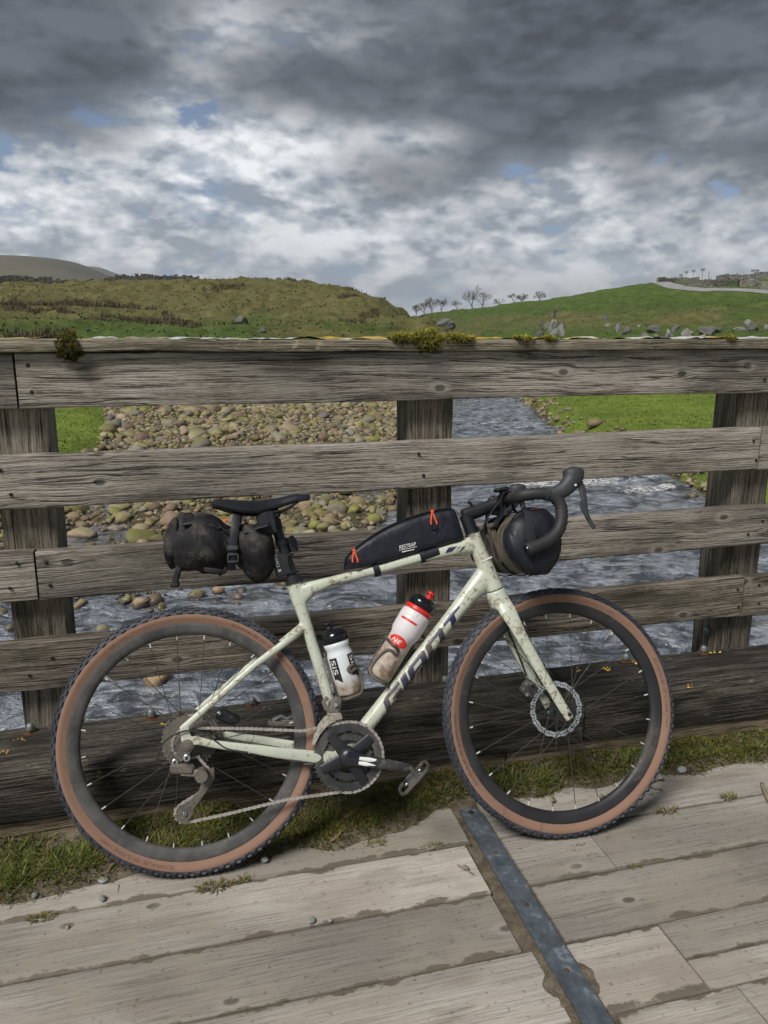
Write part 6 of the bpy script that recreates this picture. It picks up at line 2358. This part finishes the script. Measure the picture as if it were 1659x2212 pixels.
# ================================================================== GRASS ON THE BANKS AND HILLS
N = 60000
qx, qy = rng.uniform(-9, 26, N), rng.uniform(10, 46, N)
qh = height(qx, qy)
xl_, xr_ = np.interp(qy, YK, XL), np.interp(qy, YK, XR)
kp = ((qx > xr_ + .35) | (qx < xl_ - .35)) & (qh > -1.95)
qx, qy, qh = qx[kp], qy[kp], qh[kp]
n_ = len(qx)
gp_ = np.array([(.14, .20, .03), (.18, .25, .04), (.11, .165, .025), (.24, .27, .08)])
cc = gp_[rng.choice(4, n_, p=[.4, .3, .2, .1])] * rng.uniform(.75, 1.25, (n_, 1))
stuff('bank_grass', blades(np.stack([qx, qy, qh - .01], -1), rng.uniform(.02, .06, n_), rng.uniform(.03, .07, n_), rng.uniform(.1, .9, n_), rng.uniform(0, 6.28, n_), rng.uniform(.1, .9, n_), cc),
      'short bright green turf on both river banks', 'grass')
N = 46000
qx, qy = rng.uniform(-45, 125, N), rng.uniform(56, 205, N)
qh = height(qx, qy)
left = qx < np.interp(qy, YK, CL) + 3
pr = np.where(left, sstep(qh, -.2, 2.5) * .95, .30 * sstep(qh, .5, 3) * (qh < 7.5))
kp = rng.random(N) < pr
qx, qy, qh, left = qx[kp], qy[kp], qh[kp], left[kp]
n_ = len(qx)
strw = np.where(left, sstep(qh + fbm(qx * .12, qy * .12, 441, 3) * 4, 2.2, 5.5), .25)
cc = np.where((rng.random(n_) < strw)[:, None], np.array([(.17, .14, .06), (.22, .18, .09), (.12, .095, .045)])[rng.choice(3, n_)], np.array([(.075, .105, .022), (.10, .125, .03), (.055, .075, .018)])[rng.choice(3, n_)])
cc = cc * rng.uniform(.7, 1.25, (n_, 1))
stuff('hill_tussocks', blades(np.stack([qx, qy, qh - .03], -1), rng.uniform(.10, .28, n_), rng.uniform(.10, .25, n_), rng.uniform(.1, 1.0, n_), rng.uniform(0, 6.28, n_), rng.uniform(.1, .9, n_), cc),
      'straw and green grass tussocks over the hillsides', 'grass')
# brown rush beds on the left hill
beds = [(-14.3, 83.2, 3.4, 1.2), (-11.6, 86.2, 2.8, 1.3), (-8.7, 88.5, 2.6, 1.3), (-6.2, 88.2, 2.2, 1.2), (-17.5, 86.4, 3.0, .8), (-10.7, 80, .8, .5), (-7.4, 75.5, 1.5, .7), (-5.6, 80.0, 2.0, .8), (-3.6, 79.0, 2.0, .9), (-1.6, 75.2, 1.9, .9), (-.2, 73.7, 1.8, .9),
        (1.0, 71.0, 1.2, .7), (-12.9, 63.7, 3.0, .8), (-9.4, 64.3, 1.2, 1.0), (-3.0, 88, .7, .4), (-1.3, 84.3, .6, .4), (5.5, 99.1, 2.8, .5), (15, 104, 1.6, .5), (18.5, 86, 1.4, .7), (19.5, 80, 1.2, .6), (-2.5, 74.1, .8, .6), (12, 110, 2, .5), (20.5, 90, 1.5, .8), (17, 77, 1.5, .6)]
bp, bh, bc = [], [], []
for x, y, ra, rb in beds:
    k = int(560 * ra * rb / 2) + 90
    a = rng.uniform(0, 6.28, k)
    r_ = np.sqrt(rng.random(k))
    cx_, cy_ = x + ra * r_ * np.cos(a), y + rb * r_ * np.sin(a) * 1.6
    m_k = fbm(cx_ * 1.1, cy_ * 1.1, 451, 2) > -.22
    cx_, cy_ = cx_[m_k], cy_[m_k]
    bp.append(np.stack([cx_, cy_, height(cx_, cy_) - .08], -1))
    bh.append(rng.uniform(.25, .62, len(cx_)))
    bc.append(np.array([(.120, .090, .050), (.165, .130, .075), (.085, .066, .034), (.09, .09, .038)])[rng.choice(4, len(cx_), p=[.4, .25, .2, .15])])
bp, bh, bc = np.vstack(bp), np.concatenate(bh), np.vstack(bc)
n_ = len(bh)
stuff('rush_beds', blades(bp, bh, rng.uniform(.04, .09, n_), rng.uniform(.0, .35, n_), rng.uniform(0, 6.28, n_), rng.uniform(0, .5, n_), bc * rng.uniform(.7, 1.25, (n_, 1))), 'brown rush beds in patches across the left hillside', 'rushes')

# ================================================================== LIMESTONE ON THE HILLSIDES
M_lime = mat_stone('limestone', False, wet=False)
lm = []
for k in range(6):
    v, f = stone_mesh(700 + k, 3, .95, .5, 16, .45, .85, 1.0)
    me = bpy.data.meshes.new('limestone_rock')
    me.from_pydata(v.tolist(), [], f)
    me.materials.append(M_lime)
    lm.append(me)
rocks = [(53.3, 107.1, .9, 1.2, 'leftmost upright block of the limestone crag on the right hill'), (54.0, 106.7, .8, 1.2, 'second upright block from the left in the limestone crag'), (54.4, 104.1, 1.6, 1.1, 'broad top block at the right of the limestone crag'),
         (51.6, 101.0, 1.1, 1.1, 'middle lower block of the limestone crag'), (50.8, 97.3, .9, 1.3, 'lower right block of the limestone crag'), (50.2, 103.0, 1.0, .8, 'sloping block at the foot of the limestone crag, far left'),
         (52.6, 104.4, 1.0, 1.3, 'dark central block of the limestone crag'), (53.0, 102.0, .9, 1.0, 'small block wedged in the middle of the crag'),
         (61.2, 104.1, .8, 1.15, 'pale upright limestone boulder high on the slope right of the crag'), (57.0, 96.1, .9, .5, 'flat grey rock just below the pale upright boulder'), (53.1, 86.5, .75, 1.0, 'narrow grey rock, first of the row right of the crag'),
         (53.2, 84.6, .95, 1.1, 'grey rock beside the narrow one in the hillside row'), (55.4, 85.7, .6, .3, 'small white rock in the hillside row'), (55.2, 82.3, 1.5, 1.0, 'wide sloping limestone slab in the middle of the row'),
         (56.5, 79.6, 1.7, 1.3, 'broad dark ledge of limestone with a shadowed foot'), (51.6, 73.7, .9, 1.2, 'dark rock face under the limestone ledge'), (50.8, 77.1, .95, .55, 'low pale rock just above the fence cap'), (50.7, 74.6, .75, .5, 'low rock beside the dark rock face above the cap'),
         (53.1, 72.6, 1.05, 1.2, 'pointed grey rock right of the dark ledge'), (54.3, 70.4, 2.0, 1.05, 'largest pale limestone boulder on the lower right slope'), (53.1, 70.1, .9, .4, 'flat pale stones in front of the largest boulder'),
         (59.0, 70.5, .9, .95, 'upper rock of the boulder cluster at far right'), (57.0, 67.5, 1.35, 1.15, 'big grey rock of the boulder cluster at far right'), (56.6, 68.6, 1.2, .65, 'low left rock of the boulder cluster at far right'),
         (58.8, 67.6, .75, .75, 'rock cut by the right edge of the picture'), (56.0, 70.9, .45, .3, 'small white stone right of the largest boulder'),
         (5.7, 77.1, 1.75, 1.1, 'large slanting grey rock on the left hillside'), (6.7, 66.0, .75, .55, 'smaller grey rock below the large one on the left hillside'), (25.3, 72.7, 1.7, .9, 'dark rock at the right foot of the left hill'), (24.0, 79.0, .9, .6, 'grey outcrop on the right shoulder of the left hill')]
for k, (x, y, w_, h_, lb) in enumerate(rocks):
    o = bpy.data.objects.new('limestone_rock', lm[k % 6])
    C.objects.link(o)
    z = float(height(np.array([x]), np.array([y]))[0])
    o.location = (x, y, z + h_ * .02)
    cg = 1.35 if ('crag' in lb and 'right of the crag' not in lb) else 1.0
    o.scale = (w_ * .66 * (1.1 if cg > 1 else 1), w_ * .62, h_ * .85 * cg)
    o.rotation_euler = (.15 * math.sin(k * 3), .25 * math.sin(k * 5), k * 1.9)
    g = .17 + .075 * math.sin(k * 2.2) if x > 30 else .13
    o.color = (g, g * .985, g * .95, 1)
    tag(o, lb, 'rock')


# ================================================================== BARE TREES ON THE SKYLINE
M_bark = simple_mat('grey_bark', (.15, .138, .125), .9, var=.2, vscale=2)


def bare_tree(name, x, y, h, spread, seed, label, lean=0.0, twig=.022):
    r_ = random.Random(seed)
    trunk, crown = MB(), MB()

    def grow(p, d, L, rad, lev):
        q = [p]
        dd = d.copy()
        nseg = 3
        for k in range(nseg):
            dd = (dd + Vector((r_.uniform(-.22, .22), r_.uniform(-.22, .22), r_.uniform(-.05, .14)))).normalized()
            q.append(q[-1] + dd * L / nseg)
        (trunk if lev < 2 else crown).add(tube(q, [max(twig, rad * (1 - .18 * k)) for k in range(nseg + 1)], 5 if lev < 2 else 3, caps=False))
        if lev >= 5:
            return
        nb = r_.choice((3, 3, 4)) if lev < 4 else 3
        for k in range(nb):
            a = 2 * math.pi * (k + r_.random()) / nb
            tilt = r_.uniform(.35, .85) * spread
            side = Vector((math.cos(a), math.sin(a), 0))
            side = (side - dd * side.dot(dd)).normalized()
            nd = (dd * math.cos(tilt) + side * math.sin(tilt)).normalized()
            st = q[-1] if k == 0 else q[r_.choice((2, 3))]
            grow(st, nd, L * r_.uniform(.62, .82), rad * .6, lev + 1)

    grow(Vector((0, 0, -.3)), Vector((lean, 0, 1)).normalized(), h * .30, h * .030, 0)
    z = float(height(np.array([x]), np.array([y]))[0])
    e = empty(name, (x, y, z), label=label, cat='tree', group='bare trees on the skyline')
    trunk.build('trunk', M_bark, e)
    crown.build('crown', M_bark, e, smooth=False)
    return e


for k, (x, y, h, sp, lb) in enumerate(((61.5, 203.1, 5.2, 1.1, 'small round bare tree, leftmost on the skyline between the hills'), (65.3, 207.2, 6.0, .9, 'upright bare tree second from the left on the skyline'), (67.2, 206.3, 6.6, .8, 'tallest narrow bare tree of the left skyline group'),
                                       (68.7, 204.2, 5.4, 1.0, 'bare tree at the right of the left skyline group'), (71.5, 197.5, 4.6, 1.1, 'low spreading bare tree starting the middle skyline clump'), (74.5, 194.5, 7.4, 1.15, 'largest rounded bare tree of the middle skyline clump'),
                                       (77.1, 194.1, 6.8, 1.1, 'dense bare tree right of the largest skyline tree'), (78.6, 187.0, 4.2, 1.2, 'dark bushy bare tree ending the middle skyline clump'), (81.6, 184.8, 4.0, 1.1, 'left tree of the small pair on the right skyline'),
                                       (83.6, 184.2, 3.9, 1.1, 'right tree of the small pair on the right skyline'), (86.2, 180.0, 4.2, 1.25, 'domed bare tree alone on the right hill crest'))):
    bare_tree('bare_tree', x, y, h * .92, sp * random.uniform(.8, 1.15), 31 + k * 7, lb, lean=random.uniform(-.2, .2), twig=.020)
bare_tree('bare_tree', 55.2, 108.6, 3.6, .8, 400, 'thin leafless sapling above the limestone crag', twig=.014)
bare_tree('bare_shrub', 51.2, 106.4, 2.6, 1.3, 402, 'grey leafless shrub left of the limestone crag', twig=.012)

# ================================================================== ROAD, WALLS, GATE AND SIGNS ON THE RIGHT HILL
M_road = simple_mat('pale_asphalt', (.27, .27, .27), .9, var=.15, vscale=.8)
rd = smooth_path(LANE, 12)
V, F = [], []
for i, p in enumerate(rd):
    a, b = np.array(rd[max(0, i - 1)]), np.array(rd[min(len(rd) - 1, i + 1)])
    d = (b - a) / np.hypot(*(b - a))
    q = np.array([-d[1], d[0]])
    for k in range(5):
        c_ = np.array(p) + q * (k / 4 - .5) * 3.2
        V.append((c_[0], c_[1], float(height(c_[:1], c_[1:2])[0])))
V = np.array(V).reshape(-1, 5, 3)
V[:, :, 2] += .07
V = V.reshape(-1, 3)
for i in range(len(rd) - 1):
    for k in range(4):
        F.append([i * 5 + k, i * 5 + k + 1, (i + 1) * 5 + k + 1, (i + 1) * 5 + k])
o = link_mesh('road', V, F, M_road, smooth=True)
tag(o, 'narrow grey lane climbing over the right hill', kind='structure')
M_dry = mat_stone('drystone', True, wet=False)


def stone_wall(pts, hgt, label, col=(.20, .19, .16), thick=.5, top=.03):
    """dry-stone wall: rough courses of blocks along a line"""
    P2 = np.array(pts, float)
    sl2 = np.hypot(*(P2[1:] - P2[:-1]).T)
    cum = np.r_[0, np.cumsum(sl2)]
    tot = cum[-1]
    V, F, K_ = [], [], []
    s = 0.0
    o0 = (P2[0, 0], P2[0, 1], float(height(P2[:1, 0], P2[:1, 1])[0]))
    while s < tot:
        L = rng.uniform(.4, .8)
        x, y = np.interp(s + L / 2, cum, P2[:, 0]), np.interp(s + L / 2, cum, P2[:, 1])
        x2, y2 = np.interp(s + L / 2 + .5, cum, P2[:, 0]), np.interp(s + L / 2 + .5, cum, P2[:, 1])
        ang = math.atan2(y2 - y, x2 - x) if (abs(x2 - x) + abs(y2 - y)) > 1e-6 else 0
        z = float(height(np.array([x]), np.array([y]))[0]) - .15
        hh = hgt + rng.uniform(-top, top) + .15
        zz = z
        while zz < z + hh:
            ch = rng.uniform(.22, .36)
            vs_, fs_ = box((x - o0[0] + rng.uniform(-.03, .03), y - o0[1] + rng.uniform(-.05, .05), zz + ch / 2 - o0[2]), (L * .98, thick, ch * .94), .05, Matrix.Rotation(ang + rng.uniform(-.05, .05), 3, 'Z'))
            b0 = len(V)
            V += vs_
            F += [[b0 + i for i in f] for f in fs_]
            K_ += [np.array(col) * rng.uniform(.6, 1.4)] * len(vs_)
            zz += ch
        s += L
    w_ = link_mesh('stone_wall', V, F, M_dry, cols=np.clip(np.array(K_), 0, 1), loc=o0)
    return tag(w_, label, 'wall', 'dry stone walls')


stone_wall([(98.5, 148.5), (101.5, 150.5), (105, 151.6), (109.5, 150.2)], 1.0, 'low dry stone wall running from the lane crest under the signs')
stone_wall([(93.4, 130.2), (94.2, 127.2), (95.6, 125.6), (98.4, 125.8)], 1.1, 'dark dry stone wall between the lane and the gate', (.15, .145, .125))
stone_wall([(122.5, 161.5), (127, 159.5), (131, 156.5), (136, 151)], 1.5, 'long dry stone wall along the top right skyline', (.17, .165, .15))
stone_wall([(103.4, 129.2), (103.6, 125.0), (102.6, 121.2), (104.5, 114)], 1.25, 'pale dry stone wall right of the gate', (.24, .225, .19))
stone_wall([(-30, 123.5), (-24, 125.6), (-15, 126.6), (-6, 126.8), (3, 125.6)], .75, 'dark dry stone wall along the crest of the left hill', (.085, .08, .07))
M_post2 = simple_mat('grey_post', (.16, .15, .14), .85)
M_sign = simple_mat('sign_back', (.20, .215, .24), .5)
M_gate = simple_mat('dark_gate', (.04, .036, .034), .8)
g = empty('field_gate', (98.9, 126.2, float(height(np.array([98.9]), np.array([126.2]))[0])), label='dark five bar field gate between the stone walls', cat='gate')
ga, gb = Vector((0, 0, 0)), Vector((4.2, 2.6, .25))
for t_ in (0, 1):
    p = ga.lerp(gb, t_)
    mb = MB().add(box((p.x, p.y, .7), (.22, .22, 1.6), .02))
    mb.build('gate_post', M_gate, g, smooth=False)
for k in range(5):
    z = .25 + k * .23
    mb = MB().add(tube([ga + Vector((.1, .06, z)), gb + Vector((-.1, -.06, z))], .05, 6))
    mb.build('gate_bar', M_gate, g)
for k, (x, y, zt, w_, h_, legs, lb) in enumerate(((106.7, 152.3, 14.26, .72, .45, 1, 'lowest and leftmost of the four small signs on the skyline'), (108.1, 152.5, 14.95, .75, .46, 1, 'second skyline sign from the left on a thin pole'),
                                                  (108.9, 151.1, 15.12, .75, .46, 1, 'third skyline sign from the left on a thin pole'), (107.9, 146.6, 15.07, .8, .5, 1, 'tallest of the four small skyline signs, rightmost'),
                                                  (130.6, 158.5, 16.2, 1.75, .52, 2, 'wide sign on two posts above the top right wall'))):
    z = float(height(np.array([x]), np.array([y]))[0])
    s = empty('road_sign', (x, y, z), (0, 0, R(-35)), label=lb, cat='sign', group='signs on the skyline')
    H_ = zt - z
    mb = MB().add(box((0, 0, H_ - h_ / 2), (w_, .05, h_), .01))
    mb.build('panel', M_sign, s, smooth=False)
    for q in ((0,) if legs == 1 else (-.6, .6)):
        mb = MB().add(tube([(q, .04, -.2), (q, .04, H_ - .05)], .045, 6))
        mb.build('pole', M_post2, s)
for k, (x, y, h_, lb) in enumerate(((97.6, 127.4, 1.5, 'leaning post at the left of the gate'), (92.9, 130.9, 1.3, 'post at the left end of the dark wall'), (94.0, 128.6, 1.3, 'post in the middle of the dark wall'), (95.3, 126.6, 1.4, 'post near the right end of the dark wall'),
                                    (103.9, 130.6, 2.0, 'tall post behind the gate'), (113.5, 152.0, 2.2, 'post at the wall corner below the wide sign'))):
    z = float(height(np.array([x]), np.array([y]))[0])
    mb = MB().add(tube([(0, 0, -.2), (.05 * math.sin(k * 2), 0, h_)], [.09, .075], 6))
    o = mb.build('fence_post', M_post2, None, loc=(x, y, z))
    tag(o, 'wooden ' + lb, 'post', 'posts by the lane')
ff = empty('crest_fence', (-12, 126.5, 9), label='thin line of fence posts along the left hill crest', cat='fence')
for k in range(15):
    x = -30 + k * 2.9
    y = float(np.interp(x, [-30, -24, -15, -6, 3, 12], [124.2, 126.4, 127.4, 127.6, 126.4, 122]))
    z = float(height(np.array([x]), np.array([y]))[0])
    mb = MB().add(tube([(x + 12, y - 126.5, z - 9.2), (x + 12 + .06 * math.sin(k * 3), y - 126.5, z - 9 + 1.05 + .15 * math.sin(k * 5))], .055, 5))
    mb.build('fence_post', M_post2, ff)

# ================================================================== FAR FELLS
def mat_fell():
    m, t, bs = new_mat('far_fell')
    pos = t.add('ShaderNodeNewGeometry').outputs['Position']
    n1 = t.noise(pos, .006, 5, .6)
    n2 = t.noise(pos, .03, 5, .65)
    z = t.sep(pos)[2]
    col = t.ramp(t.math('ADD', t.math('MULTIPLY', n1, .6), t.math('MULTIPLY', n2, .4)), [(.35, (.045, .047, .022)), (.5, (.095, .082, .042)), (.65, (.13, .112, .064))])
    t.l.new(col, bs.inputs['Base Color'])
    bs.inputs['Roughness'].default_value = .95
    bs.inputs['Specular IOR Level'].default_value = .1
    return m


M_fell = mat_fell()


def fell(name, prof, yd, depth, label):
    """long hill: crest profile (x, z) at distance yd, falling away to both sides"""
    xs = np.linspace(prof[0][0], prof[-1][0], 90)
    zz = np.interp(xs, [p[0] for p in prof], [p[1] for p in prof])
    ys = np.linspace(-1, 1, 25)
    V, F = [], []
    for v in ys:
        for x, z in zip(xs, zz):
            f = math.cos(v * math.pi / 2) ** 1.3
            n_ = float(fbm(np.array([x / 160]), np.array([v * 3]), 501, 3)[0])
            V.append((x, yd + v * depth, max(-5, z * f * (1 + .10 * n_ * (1 - f)) - 3)))
    w_ = len(xs)
    for i in range(len(ys) - 1):
        for k in range(w_ - 1):
            F.append([i * w_ + k, i * w_ + k + 1, (i + 1) * w_ + k + 1, (i + 1) * w_ + k])
    o = link_mesh(name, V, F, M_fell, smooth=True)
    return tag(o, label, kind='structure')


fell('near_fell', smooth_path([(-900, 40), (-620, 95), (-430, 122), (-290, 131), (-225, 130.5), (-170, 124), (-135, 112), (-105, 98), (-70, 84), (-20, 62), (40, 30), (90, 0)], 4), 1480, 620, 'broad grey green fell in the distance at the far left')
fell('far_fell', smooth_path([(-900, 90), (-600, 150), (-420, 190), (-300, 204), (-262, 204.5), (-230, 203), (-205, 195), (-185, 187), (-160, 181), (-138, 174), (-128, 160), (-60, 120), (60, 60), (200, 0)], 4), 2580, 380, 'flat topped blue fell farthest away at the left')

# ================================================================== HAZE
hv, hf = box((0, 1200, 128), (5960, 5960, 268), 0)
haze = link_mesh('haze', hv, hf, None)
hm = bpy.data.materials.new('haze')
hm.use_nodes = True
hn = hm.node_tree.nodes
hn.remove(hn['Principled BSDF'])
pv = hn.new('ShaderNodeVolumePrincipled')
pv.inputs['Color'].default_value = (.80, .87, .96, 1)
pv.inputs['Density'].default_value = .00028
pv.inputs['Anisotropy'].default_value = .2
hm.node_tree.links.new(pv.outputs[0], hn['Material Output'].inputs['Volume'])
haze.data.materials.append(hm)
tag(haze, 'thin blue air haze over the whole valley', 'haze', kind='stuff')
